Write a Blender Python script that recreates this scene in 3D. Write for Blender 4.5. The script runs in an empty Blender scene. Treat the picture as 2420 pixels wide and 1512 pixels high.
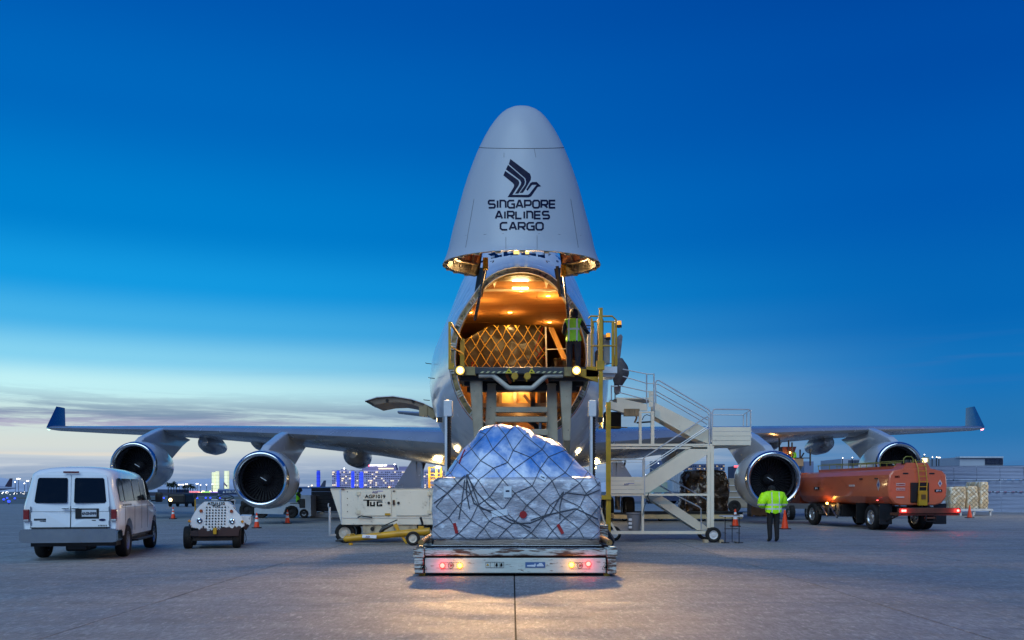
import bpy, bmesh, math, random
from mathutils import Vector, Matrix, geometry, noise
from mathutils.bvhtree import BVHTree
random.seed(7)
R = math.radians
sc = bpy.context.scene
COL = sc.collection

# ------------------------------------------------------------------ camera
F, CX, HZ, EYE = 2180.0, 1209.5, 1161.0, 1.52
cd = bpy.data.cameras.new('camera'); cam = bpy.data.objects.new('camera', cd); COL.objects.link(cam)
cam.location = (0, 0, EYE); cam.rotation_euler = (R(90), 0, 0)
cd.sensor_width = 36; cd.lens = 36 * F / 2419.0; cd.shift_y = (HZ - 756.0) / 2419.0
cd.clip_start = 0.1; cd.clip_end = 20000
sc.camera = cam
sc.view_settings.view_transform = 'Standard'; sc.view_settings.look = 'None'
sc.view_settings.exposure = 0; sc.view_settings.gamma = 1; sc.view_settings.use_curve_mapping = False

def lin(c):
    c = c.lstrip('#'); v = [int(c[i:i + 2], 16) / 255 for i in (0, 2, 4)]
    return tuple(x / 12.92 if x <= .04045 else ((x + .055) / 1.055) ** 2.4 for x in v)

# ------------------------------------------------------------------ dusk sky
sc.cycles.use_denoising = True; sc.cycles.sample_clamp_indirect = 4.0
W = bpy.data.worlds.new('World'); sc.world = W; W.use_nodes = True
nt = W.node_tree; nt.nodes.clear(); L = nt.links
def N(t, **k):
    n = nt.nodes.new(t)
    for a, b in k.items(): setattr(n, a, b)
    return n
def mth(op, a, b=None, c=None, clamp=False):
    n = N('ShaderNodeMath', operation=op); n.use_clamp = clamp
    for i, v in enumerate((a, b, c)):
        if v is None: continue
        if isinstance(v, (int, float)): n.inputs[i].default_value = v
        else: L.new(v, n.inputs[i])
    return n.outputs[0]
def ramp(fac, stops, interp='EASE'):
    n = N('ShaderNodeValToRGB'); n.color_ramp.interpolation = interp
    e = n.color_ramp.elements
    while len(e) > 1: e.remove(e[-1])
    e[0].position = stops[0][0]; e[0].color = (*stops[0][1], 1)
    for p, c in stops[1:]:
        x = e.new(p); x.color = (*c, 1)
    L.new(fac, n.inputs[0]); return n.outputs[0]
def mixc(f, a, b):
    n = N('ShaderNodeMix', data_type='RGBA')
    if isinstance(f, float): n.inputs[0].default_value = f
    else: L.new(f, n.inputs[0])
    for i, v in ((6, a), (7, b)):
        if isinstance(v, tuple): n.inputs[i].default_value = (*v, 1)
        else: L.new(v, n.inputs[i])
    return n.outputs[2]
tc = N('ShaderNodeTexCoord'); sep = N('ShaderNodeSeparateXYZ'); L.new(tc.outputs['Generated'], sep.inputs[0])
z = mth('MAXIMUM', sep.outputs[2], 0.0)
hl = mth('SQRT', mth('ADD', mth('MULTIPLY', sep.outputs[0], sep.outputs[0]), mth('MULTIPLY', sep.outputs[1], sep.outputs[1])))
hl = mth('MAXIMUM', hl, 0.001)
tanel = mth('DIVIDE', z, hl)
# azimuth factor: 1 towards the afterglow (ahead and to the left), 0 away from it
az = mth('DIVIDE', mth('ADD', mth('MULTIPLY', sep.outputs[0], -0.80), mth('MULTIPLY', sep.outputs[1], 0.60)), hl)
glow = N('ShaderNodeMapRange', interpolation_type='SMOOTHSTEP'); L.new(az, glow.inputs[0])
glow.inputs[1].default_value = 0.16; glow.inputs[2].default_value = 0.95
g = glow.outputs[0]
EL = mth('MULTIPLY', tanel, 1.6, clamp=True)          # y px -> (1161-y)/2180*1.6
def e(y): return (HZ - y) / F * 1.6
left = ramp(EL, [(0, lin('a7b6cf')), (e(1100), lin('c3cdd8')), (e(1060), lin('d6ddd8')), (e(1010), lin('cfe2df')), (e(930), lin('c2f1f6')), (e(870), lin('86d3f1')),
                 (e(790), lin('46b2e9')), (e(700), lin('149be2')), (e(560), lin('0080cf')), (e(300), lin('0068be')), (e(0), lin('0057b0')), (1, lin('004399'))])
right = ramp(EL, [(0, lin('5f84b2')), (e(1110), lin('3f7cb4')), (e(1020), lin('2674b2')), (e(900), lin('1272bb')), (e(760), lin('0466b6')),
                  (e(500), lin('0058b0')), (e(200), lin('004ca5')), (e(0), lin('00469e')), (1, lin('00388c'))])
back = ramp(EL, [(0, lin('8f9cc8')), (.12, lin('8099cf')), (.3, lin('4f80c8')), (.6, lin('1f5db0')), (1, lin('0a459a'))])
side = N('ShaderNodeMapRange', interpolation_type='SMOOTHSTEP'); L.new(az, side.inputs[0])
side.inputs[1].default_value = -0.75; side.inputs[2].default_value = 0.1
col = mixc(g, mixc(side.outputs[0], back, right), left)
# thin cloud streaks near the horizon
mp = N('ShaderNodeCombineXYZ')
L.new(mth('DIVIDE', sep.outputs[0], hl), mp.inputs[0]); L.new(mth('DIVIDE', sep.outputs[1], hl), mp.inputs[1])
L.new(mth('MULTIPLY', tanel, 15.0), mp.inputs[2])
n1 = N('ShaderNodeTexNoise'); n1.inputs['Scale'].default_value = 4.4; n1.inputs['Detail'].default_value = 9; n1.inputs['Roughness'].default_value = .66
n1.inputs['Distortion'].default_value = .35
L.new(mp.outputs[0], n1.inputs['Vector'])
def band(lo, pk, hi, src):
    a = N('ShaderNodeMapRange', interpolation_type='SMOOTHSTEP'); L.new(src, a.inputs[0]); a.inputs[1].default_value = lo; a.inputs[2].default_value = pk
    b = N('ShaderNodeMapRange', interpolation_type='SMOOTHSTEP'); L.new(src, b.inputs[0]); b.inputs[1].default_value = pk; b.inputs[2].default_value = hi
    b.inputs[3].default_value = 1; b.inputs[4].default_value = 0
    return mth('MULTIPLY', a.outputs[0], b.outputs[0])
def ty(y): return (HZ - y) / F
def thresh(v, a, b):
    n = N('ShaderNodeMapRange', interpolation_type='SMOOTHSTEP'); L.new(v, n.inputs[0]); n.inputs[1].default_value = a; n.inputs[2].default_value = b
    return n.outputs[0]
# upper grey band on the afterglow side
wob = mth('MULTIPLY', mth('SUBTRACT', n1.outputs['Fac'], .5), .075)
tw = mth('ADD', tanel, wob)
b1 = mth('MULTIPLY', band(ty(1030), ty(988), ty(925), tw), mth('MULTIPLY', thresh(n1.outputs['Fac'], .34, .60), mth('MULTIPLY', thresh(g, .15, .6), .92)))
col = mixc(b1, col, lin('6a84a6'))
b2 = mth('MULTIPLY', band(ty(1040), ty(1008), ty(975), tw), mth('MULTIPLY', thresh(n1.outputs['Fac'], .44, .62), mth('MULTIPLY', thresh(g, .5, 1.), .8)))
col = mixc(b2, col, lin('b9aecb'))
# low bank above the horizon
b3 = mth('MULTIPLY', band(-.03, ty(1150), ty(1070), tw), mth('MULTIPLY', thresh(n1.outputs['Fac'], .30, .5), .85))
col = mixc(b3, col, mixc(g, lin('3f669c'), lin('7390b8')))
n2 = N('ShaderNodeTexNoise'); n2.inputs['Scale'].default_value = 4.5; n2.inputs['Detail'].default_value = 6; n2.inputs['Distortion'].default_value = .8
L.new(mp.outputs[0], n2.inputs['Vector'])
b4 = mth('MULTIPLY', band(ty(1120), ty(1060), ty(1000), tw), mth('MULTIPLY', thresh(n2.outputs['Fac'], .5, .68), mth('MULTIPLY', g, .8)))
col = mixc(b4, col, lin('e3dccf'))
# faint mauve wisps higher on the dark side
b5 = mth('MULTIPLY', band(ty(1000), ty(900), ty(780), tanel), mth('MULTIPLY', thresh(n2.outputs['Fac'], .52, .75), mth('MULTIPLY', mth('SUBTRACT', 1.0, g), .35)))
col = mixc(b5, col, lin('3f6fb0'))
bg = N('ShaderNodeBackground'); L.new(col, bg.inputs[0]); bg.inputs[1].default_value = 1.0
wo = N('ShaderNodeOutputWorld'); L.new(bg.outputs[0], wo.inputs[0])

# one very soft low lamp: what is left of daylight and apron glow, from behind the camera
sl = bpy.data.lights.new('sun', 'SUN'); sl.energy = 2.1; sl.angle = R(50); sl.color = (.62, .86, 1.0)
so = bpy.data.objects.new('sun', sl); COL.objects.link(so); so.rotation_euler = (R(46), 0, R(-16))

# ------------------------------------------------------------------ materials
MC = {}
def mat(name, col, rough=.55, metal=0., var=.12, scale=2.5, bump=0., bscale=20., spec=.5, coat=0., emit=None, es=1., chips=None, streak=None, stretch=None):
    if name in MC: return MC[name]
    if isinstance(col, str): col = lin(col)
    m = bpy.data.materials.new(name); m.use_nodes = True; t = m.node_tree; b = t.nodes['Principled BSDF']
    b.inputs['Roughness'].default_value = rough; b.inputs['Metallic'].default_value = metal
    b.inputs['Specular IOR Level'].default_value = spec; b.inputs['Coat Weight'].default_value = coat
    b.inputs['Coat Roughness'].default_value = .08
    co = t.nodes.new('ShaderNodeTexCoord').outputs['Object']
    if stretch:
        mpn = t.nodes.new('ShaderNodeMapping'); mpn.inputs['Scale'].default_value = stretch; t.links.new(co, mpn.inputs[0]); co = mpn.outputs[0]
    def nz(s, d=4, r=.55):
        n = t.nodes.new('ShaderNodeTexNoise'); n.inputs['Scale'].default_value = s; n.inputs['Detail'].default_value = d; n.inputs['Roughness'].default_value = r
        t.links.new(co, n.inputs['Vector']); return n.outputs['Fac']
    def mx(f, a, c):
        n = t.nodes.new('ShaderNodeMix'); n.data_type = 'RGBA'; t.links.new(f, n.inputs[0])
        for i, v in ((6, a), (7, c)):
            if isinstance(v, tuple): n.inputs[i].default_value = (*v, 1)
            else: t.links.new(v, n.inputs[i])
        return n.outputs[2]
    def sm(v, a, c):
        n = t.nodes.new('ShaderNodeMapRange'); n.interpolation_type = 'SMOOTHSTEP'; t.links.new(v, n.inputs[0])
        n.inputs[1].default_value = a; n.inputs[2].default_value = c; return n.outputs[0]
    out = mx(sm(nz(scale), .3, .75), tuple(min(1, x * (1 + var * .4)) for x in col), tuple(x * (1 - var) for x in col))
    if streak:
        sc_, a, c, ccol = streak
        out = mx(sm(nz(sc_, 6, .65), a, c), out, ccol if not isinstance(ccol, str) else lin(ccol))
    if chips:
        # chips = (scale, lo, hi, colour, z0, z1): worn paint, denser below z1
        s_, a, c, ccol, z0, z1 = chips
        f = nz(s_, 6, .7)
        if z1 is not None:
            sp = t.nodes.new('ShaderNodeSeparateXYZ'); t.links.new(t.nodes.new('ShaderNodeTexCoord').outputs['Object'], sp.inputs[0])
            mr = t.nodes.new('ShaderNodeMapRange'); t.links.new(sp.outputs[2], mr.inputs[0]); mr.inputs[1].default_value = z0; mr.inputs[2].default_value = z1
            mr.inputs[3].default_value = .35; mr.inputs[4].default_value = 0
            ad = t.nodes.new('ShaderNodeMath'); ad.operation = 'ADD'; t.links.new(f, ad.inputs[0]); t.links.new(mr.outputs[0], ad.inputs[1]); f = ad.outputs[0]
        out = mx(sm(f, a, c), out, lin(ccol) if isinstance(ccol, str) else ccol)
    t.links.new(out, b.inputs['Base Color'])
    rr = t.nodes.new('ShaderNodeMapRange'); t.links.new(nz(scale * 3), rr.inputs[0]); rr.inputs[1].default_value = .3; rr.inputs[2].default_value = .7
    rr.inputs[3].default_value = max(.02, rough - .08); rr.inputs[4].default_value = min(1, rough + .08); t.links.new(rr.outputs[0], b.inputs['Roughness'])
    if bump:
        bn = t.nodes.new('ShaderNodeBump'); bn.inputs['Strength'].default_value = bump; bn.inputs['Distance'].default_value = .03
        t.links.new(nz(bscale, 5, .6), bn.inputs['Height']); t.links.new(bn.outputs[0], b.inputs['Normal'])
    if emit is not None:
        if isinstance(emit, str): emit = lin(emit)
        b.inputs['Emission Color'].default_value = (*emit, 1); b.inputs['Emission Strength'].default_value = es
    MC[name] = m; return m

# ------------------------------------------------------------------ helpers
def at(px, py, D): return Vector(((px - CX) * D / F, D, EYE + (HZ - py) * D / F))
def root_of(o):
    while o.parent: o = o.parent
    return o
def props(o, label=None, cat=None, group=None, kind=None):
    for k, v in (('label', label), ('category', cat), ('group', group), ('kind', kind)):
        if v: o[k] = v
    return o
def thing(name, label, cat, loc=(0, 0, 0), rotz=0, group=None):
    o = bpy.data.objects.new(name, None); COL.objects.link(o); o.empty_display_size = .3
    o.location = loc; o.rotation_euler = (0, 0, rotz); return props(o, label, cat, group)
def copy_tree(o, loc=None, rotz=None, parent=None, label=None, shift=None):
    c = o.copy(); COL.objects.link(c)
    if parent: c.parent = parent
    if loc is not None: c.location = loc
    if rotz is not None: c.rotation_euler = (0, 0, rotz)
    if label: c['label'] = label
    for ch in list(o.children): copy_tree(ch, parent=c)
    return c
X, Y, Z = Vector((1, 0, 0)), Vector((0, 1, 0)), Vector((0, 0, 1))
class MB:
    def __init__(s, world=True): s.bm = bmesh.new(); s.mi = 0; s.world = world
    def face(s, vs):
        try: f = s.bm.faces.new(vs)
        except ValueError: return None
        f.material_index = s.mi; return f
    def poly(s, pts): return s.face([s.bm.verts.new(p) for p in pts])
    def box(s, c, d, rot=None, bev=0):
        c = Vector(c); x, y, z_ = d[0] / 2, d[1] / 2, d[2] / 2
        M_ = rot.to_3x3() if rot is not None else Matrix.Identity(3)
        v = [s.bm.verts.new(c + M_ @ Vector((a * x, b * y, e_ * z_))) for a in (-1, 1) for b in (-1, 1) for e_ in (-1, 1)]
        fs = [s.face([v[i] for i in q]) for q in ((0, 1, 3, 2), (4, 6, 7, 5), (0, 4, 5, 1), (2, 3, 7, 6), (0, 2, 6, 4), (1, 5, 7, 3))]
        if bev:
            r = bmesh.ops.bevel(s.bm, geom=list({e_ for f in fs for e_ in f.edges}), offset=bev, segments=2, affect='EDGES', profile=.5)
            for f in r['faces']: f.material_index = s.mi
        return s
    def bb(s, a, b, bev=0):
        a, b = Vector(a), Vector(b); return s.box((a + b) / 2, [abs(q) for q in (b - a)], bev=bev)
    def beam(s, p0, p1, w, h, up=Z):
        p0, p1 = Vector(p0), Vector(p1); d = (p1 - p0); l = d.length
        if l < 1e-6: return s
        d.normalize(); u = Vector(up)
        if abs(d.dot(u)) > .99: u = Y if abs(d.dot(Y)) < .9 else X
        a = d.cross(u).normalized(); b = a.cross(d).normalized()
        M_ = Matrix((a, d, b)).transposed(); return s.box((p0 + p1) / 2, (w, l, h), M_)
    def tube(s, pts, r, n=8, closed=False, cap=True):
        pts = [Vector(p) for p in pts]; m = len(pts); rs = r if isinstance(r, (list, tuple)) else [r] * m
        rings = []; pa = None
        for i, p in enumerate(pts):
            if closed: d = (pts[(i + 1) % m] - pts[i - 1])
            else: d = pts[min(i + 1, m - 1)] - pts[max(i - 1, 0)]
            if d.length < 1e-9: d = Z.copy()
            d.normalize()
            if pa is None:
                u = Z if abs(d.z) < .9 else X; a = d.cross(u).normalized()
            else:
                a = pa - d * pa.dot(d); a = a.normalized() if a.length > 1e-6 else d.cross(X).normalized()
            pa = a; b = d.cross(a)
            rings.append([s.bm.verts.new(p + (a * math.cos(k * 2 * math.pi / n) + b * math.sin(k * 2 * math.pi / n)) * rs[i]) for k in range(n)])
        for i in range(m if closed else m - 1):
            A, B = rings[i], rings[(i + 1) % m]
            for k in range(n): s.face([A[k], A[(k + 1) % n], B[(k + 1) % n], B[k]])
        if cap and not closed: s.face(list(reversed(rings[0]))); s.face(rings[-1])
        return s
    def cyl(s, p0, p1, r0, r1=None, n=16): return s.tube([p0, p1], [r0, r0 if r1 is None else r1], n)
    def loft(s, rings, cap0=True, cap1=True, closed=True):
        V = [[s.bm.verts.new(p) for p in r] for r in rings]; n = len(rings[0])
        for A, B in zip(V, V[1:]):
            for k in range(n if closed else n - 1): s.face([A[k], A[(k + 1) % n], B[(k + 1) % n], B[k]])
        if cap0: s.face(list(reversed(V[0])))
        if cap1: s.face(V[-1])
        return s
    def lathe(s, prof, o, ax, n=24, close=False):
        o, ax = Vector(o), Vector(ax).normalized(); u = Z if abs(ax.z) < .9 else X; a = ax.cross(u).normalized(); b = ax.cross(a)
        rings = [[o + ax * t + (a * math.cos(k * 2 * math.pi / n) + b * math.sin(k * 2 * math.pi / n)) * max(r, 1e-4) for k in range(n)] for t, r in prof]
        if close: rings.append(rings[0])
        return s.loft(rings, False, False)
    def prism(s, pts, y0, y1, axis='y'):
        def P(a, b, t): return Vector((a, t, b)) if axis == 'y' else Vector((t, a, b)) if axis == 'x' else Vector((a, b, t))
        A = [s.bm.verts.new(P(a, b, y0)) for a, b in pts]; B = [s.bm.verts.new(P(a, b, y1)) for a, b in pts]; n = len(pts)
        for k in range(n): s.face([A[k], A[(k + 1) % n], B[(k + 1) % n], B[k]])
        s.face(list(reversed(A))); s.face(B); return s
    def pxprism(s, pts, D, th):
        """outline seen at distance D, given real depth th behind it"""
        return s.prism([(at(x, y, D).x, at(x, y, D).z) for x, y in pts], D, D + th)
    def ball(s, c, r, sc_=(1, 1, 1), u=12, v=8):
        c = Vector(c); rings = []
        for i in range(v + 1):
            a = math.pi * i / v; rr = max(math.sin(a), 1e-3)
            rings.append([c + Vector((rr * math.cos(k * 2 * math.pi / u) * sc_[0], rr * math.sin(k * 2 * math.pi / u) * sc_[1], math.cos(a) * sc_[2])) * r for k in range(u)])
        return s.loft(rings, False, False)
    def build(s, name, m, parent=None, smooth=False, label=None, cat=None, group=None, kind=None, ang=35, dup=None, recalc=True):
        bm = s.bm
        if recalc: bmesh.ops.recalc_face_normals(bm, faces=bm.faces)
        if parent is not None and s.world:
            bm.transform(root_of(parent).matrix_basis.inverted())
        loc = Vector((0, 0, 0))
        if parent is None and kind != 'structure' and bm.verts:
            xs = [v.co for v in bm.verts]
            loc = Vector(((min(p.x for p in xs) + max(p.x for p in xs)) / 2, (min(p.y for p in xs) + max(p.y for p in xs)) / 2, min(p.z for p in xs)))
            bmesh.ops.translate(bm, verts=bm.verts, vec=-loc)
        if smooth:
            for f in bm.faces: f.smooth = True
            for e_ in bm.edges:
                if len(e_.link_faces) == 2 and e_.calc_face_angle(0) > R(ang): e_.smooth = False
        me = bpy.data.meshes.new(name); bm.to_mesh(me); bm.free()
        for q in (m if isinstance(m, (list, tuple)) else [m]): me.materials.append(q)
        o = bpy.data.objects.new(name, me); COL.objects.link(o); o.location = loc
        if parent is not None: o.parent = parent
        return props(o, label, cat, group, kind)
def text_bm(txt, size, mat4, depth=.004, width=1.0, space=1.0, align='CENTER'):
    cu = bpy.data.curves.new('t', 'FONT'); cu.body = txt; cu.size = size; cu.align_x = align; cu.align_y = 'CENTER'; cu.extrude = depth
    cu.space_character = space; cu.offset = size * .022; cu.resolution_u = 3
    o = bpy.data.objects.new('t', cu); COL.objects.link(o)
    dg = bpy.context.evaluated_depsgraph_get(); dg.update()
    me = bpy.data.meshes.new_from_object(o.evaluated_get(dg))
    me.transform(Matrix.Diagonal((width, 1, 1, 1))); me.transform(mat4)
    bpy.data.objects.remove(o); bpy.data.curves.remove(cu)
    return me
FACE = Matrix.Rotation(R(90), 4, 'X')      # text facing -Y (towards the camera)
def text(name, txt, size, loc, m, parent, rot=None, world=True, width=1.0, bold=0, depth=.004, space=1., label=None):
    rot = FACE if rot is None else rot
    me = text_bm(txt, size, Matrix.Translation(Vector(loc)) @ rot, depth, width, space)
    mb = MB(world); mb.bm.from_mesh(me); bpy.data.meshes.remove(me)
    if bold:
        for v in mb.bm.verts: pass
    return mb.build(name, m, parent, label=label)
def wheel(parent, c, ax, r, w, tm, rm, world=True, name='wheel', rr=.58, n=28):
    c, ax = Vector(c), Vector(ax).normalized(); t = MB(world)
    pr = [(-w * .42, r * rr), (-w * .5, r * .78), (-w * .5, r * .9), (-w * .36, r * .985), (-w * .1, r), (w * .1, r), (w * .36, r * .985), (w * .5, r * .9), (w * .5, r * .78), (w * .42, r * rr)]
    t.lathe(pr, c, ax, n); o = t.build(name, tm, parent, True, ang=50)
    q = MB(world)
    for sg in (-1, 1):
        q.lathe([(sg * w * .42, r * rr), (sg * w * .40, r * rr * .92), (sg * w * .22, r * rr * .82), (sg * w * .24, r * rr * .45), (sg * w * .34, r * rr * .38), (sg * w * .36, r * .12), (sg * w * .36, 0)], c, ax, n)
        a = ax.cross(Z).normalized(); b = ax.cross(a)
        for k in range(6):
            d = a * math.cos(k * math.pi / 3) + b * math.sin(k * math.pi / 3)
            p = c + d * r * rr * .6 + ax * sg * w * .25; q.cyl(p, p + ax * sg * w * .06, r * .035, n=6)
    q.build('rim', rm, o, True); return o
def point(name, loc, col, watts, rad=.08, spot=None, rot=None, blend=.6, parent=None):
    l = bpy.data.lights.new(name, 'SPOT' if spot else 'POINT'); l.energy = watts; l.color = col; l.shadow_soft_size = rad
    if spot: l.spot_size = spot; l.spot_blend = blend
    o = bpy.data.objects.new(name, l); COL.objects.link(o); o.location = loc
    if rot: o.rotation_euler = rot
    return o

# common materials
m_white = mat('white_paint', '#c9ccd0', .32, var=.07, scale=1.2, streak=(5, .6, .85, '#8c8f92'), spec=.5)
m_navy = mat('navy_print', '#060c30', .6, spec=.15)
m_black = mat('black_paint', '#101114', .45)
m_dark = mat('dark_steel', '#1d1c1e', .55, .3, var=.3)
m_rubber = mat('tyre_rubber', '#0c0c0d', .8, var=.3, scale=6)
m_metal = mat('bare_metal', '#8d8f93', .3, 1., var=.2)
m_galv = mat('galvanised_tube', '#b9bec4', .38, .35, var=.15)
m_rimw = mat('pale_rim', '#b9b6ad', .45, var=.25, scale=9)
m_rimg = mat('alloy_rim', '#a2a6ac', .3, .8, var=.2)
m_yel = mat('yellow_steel', '#b38a14', .45, var=.25, scale=3, chips=(7, .66, .72, '#5e430f', 0, None))
m_print = mat('black_print', '#08080a', .7, spec=.15)
m_glass = mat('dark_glass', '#04060b', .05, var=.0, spec=.45)
# ================================================================== ground
def ground_mat(name, base, dark, joint=True, rough=.42):
    m = bpy.data.materials.new(name); m.use_nodes = True; t = m.node_tree; b = t.nodes['Principled BSDF']; l = t.links
    geo = t.nodes.new('ShaderNodeNewGeometry').outputs['Position']
    def nz(sx, sy, d=5, r=.6):
        mp_ = t.nodes.new('ShaderNodeMapping'); mp_.inputs['Scale'].default_value = (sx, sy, 1); l.new(geo, mp_.inputs[0])
        n = t.nodes.new('ShaderNodeTexNoise'); n.inputs['Scale'].default_value = 1; n.inputs['Detail'].default_value = d; n.inputs['Roughness'].default_value = r
        l.new(mp_.outputs[0], n.inputs['Vector']); return n.outputs['Fac']
    def sm(v, a, c, o0=0, o1=1):
        n = t.nodes.new('ShaderNodeMapRange'); n.interpolation_type = 'SMOOTHSTEP'; l.new(v, n.inputs[0]); n.inputs[1].default_value = a; n.inputs[2].default_value = c
        n.inputs[3].default_value = o0; n.inputs[4].default_value = o1; return n.outputs[0]
    def mx(f, a, c):
        n = t.nodes.new('ShaderNodeMix'); n.data_type = 'RGBA'; l.new(f, n.inputs[0])
        for i, v in ((6, a), (7, c)):
            if isinstance(v, tuple): n.inputs[i].default_value = (*v, 1)
            else: l.new(v, n.inputs[i])
        return n.outputs[2]
    c = mx(sm(nz(.16, .35), .35, .68), base, dark)
    c = mx(sm(nz(.9, 1.8, 6, .65), .48, .72, 0, .7), c, tuple(x * .55 for x in base))
    c = mx(sm(nz(2.2, 5, 5, .7), .5, .75, 0, .35), c, tuple(min(1, x * 1.35) for x in base))
    c = mx(sm(nz(4, 4, 6, .75), .5, .64, 0, .4), c, tuple(x * .6 for x in base))
    c = mx(sm(nz(.5, .22, 3, .5), .64, .74, 0, .5), c, tuple(x * .45 for x in base))
    c = mx(sm(nz(1.6, .06, 3, .55), .60, .70, 0, .38), c, tuple(x * .5 for x in base))
    c = mx(sm(nz(24, 6, 4, .75), .42, .62, 0, .6), c, tuple(x * .42 for x in base))
    c = mx(sm(nz(15, 4, 4, .75), .52, .68, 0, .6), c, tuple(min(1, x * 1.8) for x in base))
    c = mx(sm(nz(5, 1.6, 5, .75), .50, .60, 0, .45), c, tuple(x * .5 for x in base))
    l.new(c, b.inputs['Base Color'])
    l.new(sm(nz(.7, 1.4, 5), .3, .7, rough - .02, rough + .2), b.inputs['Roughness'])
    bn = t.nodes.new('ShaderNodeBump'); bn.inputs['Strength'].default_value = .8; bn.inputs['Distance'].default_value = .014
    ad = t.nodes.new('ShaderNodeMath'); ad.operation = 'ADD'; l.new(nz(9, 60, 4, .7), ad.inputs[0]); l.new(nz(60, 60, 3, .6), ad.inputs[1])
    l.new(ad.outputs[0], bn.inputs['Height']); l.new(bn.outputs[0], b.inputs['Normal'])
    return m
m_conc = ground_mat('apron_concrete', (.28, .278, .28), (.205, .207, .215), rough=.5)
m_taxi = ground_mat('taxiway_asphalt', (.12, .12, .12), (.085, .085, .09), rough=.5)
m_joint = mat('joint_sealant', '#111112', .8)
m_grass = mat('dry_infield', (.085, .08, .045), .95, var=.4, scale=.02)
SX, SY, GX = 4.9, 4.9, .022
x0, x1, y0, y1 = .04 - 8 * SX, .04 + 8 * SX, -2.1, -2.1 + 13 * SY
FAR = 6000
g_ = MB()
def rect(mb, a, b, c, d, z_=0.): mb.poly([(a, c, z_), (b, c, z_), (b, d, z_), (a, d, z_)])
YT = 112.
rect(g_, -400, 400, y1, YT); rect(g_, -400, x0, -60, y1); rect(g_, x1, 400, -60, y1); rect(g_, x0, x1, -60, y0)
apron = g_.build('concrete_apron', m_conc, kind='structure')
g_ = MB(); rect(g_, x0, x1, y0, y1, -.03); g_.build('joint_bed', m_joint, apron)
sm_ = MB(); sm_.box((0, 0, -.013), (SX - GX, SY - GX, .026)); sme = None
for i in range(16):
    for j in range(13):
        cx_, cy_ = x0 + (i + .5) * SX, y0 + (j + .5) * SY
        if sme is None:
            s0 = sm_.build('slab', m_conc, apron); sme = s0.data; s = s0
        else:
            s = bpy.data.objects.new('slab', sme); COL.objects.link(s); s.parent = apron
        s.location = (cx_, cy_, 0)
        s.rotation_euler = (random.uniform(-1, 1) * 4e-4, random.uniform(-1, 1) * 4e-4, 0)
g_ = MB(); rect(g_, -400, 400, YT, 190, -.01); g_.build('taxiway', m_taxi, kind='structure')
g_ = MB(); rect(g_, -400, 400, 190, 235, .0); g_.build('infield_grass', m_grass, kind='structure')
g_ = MB(); rect(g_, -FAR, FAR, 235, FAR, -.02); rect(g_, -FAR, -400, -FAR, 235, -.02); rect(g_, 400, FAR, -FAR, 235, -.02); rect(g_, -400, 400, -FAR, -60, -.02)
g_.build('far_ground', m_taxi, kind='structure')
for yy, w in ((118, .3), (150, .25)):
    g_ = MB(); rect(g_, -300, 300, yy, yy + w, -.006); g_.build('taxiway_line', mat('line_yellow', '#b08a1c', .6), kind='structure')
# low hills left
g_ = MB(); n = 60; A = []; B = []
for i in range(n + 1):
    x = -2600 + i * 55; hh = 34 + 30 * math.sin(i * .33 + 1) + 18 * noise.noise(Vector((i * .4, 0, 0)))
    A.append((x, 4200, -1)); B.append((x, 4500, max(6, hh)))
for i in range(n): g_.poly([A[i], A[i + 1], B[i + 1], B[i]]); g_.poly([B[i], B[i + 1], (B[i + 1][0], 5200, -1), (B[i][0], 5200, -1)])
g_.build('hills', mat('hill_haze_tint', (.5, .55, .66), .95, var=.2, scale=.004), smooth=True, kind='structure')  # pale blue base colour stands in for distance haze

# ================================================================== aircraft
X0 = .24
m_skin = mat('aircraft_white', '#d9dcdf', .2, var=.05, scale=.8, streak=(1.4, .55, .85, '#a9b1bb'), spec=.55, coat=.35)
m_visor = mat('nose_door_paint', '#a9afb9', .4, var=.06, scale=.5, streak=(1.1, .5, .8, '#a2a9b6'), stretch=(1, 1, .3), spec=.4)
m_ali = mat('polished_wing_metal', '#9fa3a8', .22, .85, var=.12, scale=.6)
m_wing = mat('wing_grey', '#b4b8bd', .22, .6, var=.12, scale=.5)
m_lip = mat('inlet_lip_metal', '#c2c5ca', .16, 1., var=.08)
m_cowl = mat('cowl_paint', '#c3c7cc', .2, .15, var=.08, scale=1, coat=.5)
m_duct = mat('duct_lining', '#6a6b74', .35, .5)
m_fan = mat('fan_blade_titanium', '#5c5660', .3, .8, var=.2)
m_insul = mat('door_insulation', '#8a5426', .6, var=.55, scale=3.2, bump=1., bscale=6, streak=(5, .5, .62, '#c98a48'))
m_frame = mat('door_frame_primer', '#56503e', .5, .3, var=.45, scale=4, bump=.6, bscale=14)
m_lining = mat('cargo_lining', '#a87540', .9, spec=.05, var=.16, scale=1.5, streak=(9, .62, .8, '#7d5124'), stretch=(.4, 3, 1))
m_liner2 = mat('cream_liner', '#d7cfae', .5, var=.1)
m_hyd = mat('hydraulic_rod', '#5d5d60', .25, .9)

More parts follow.
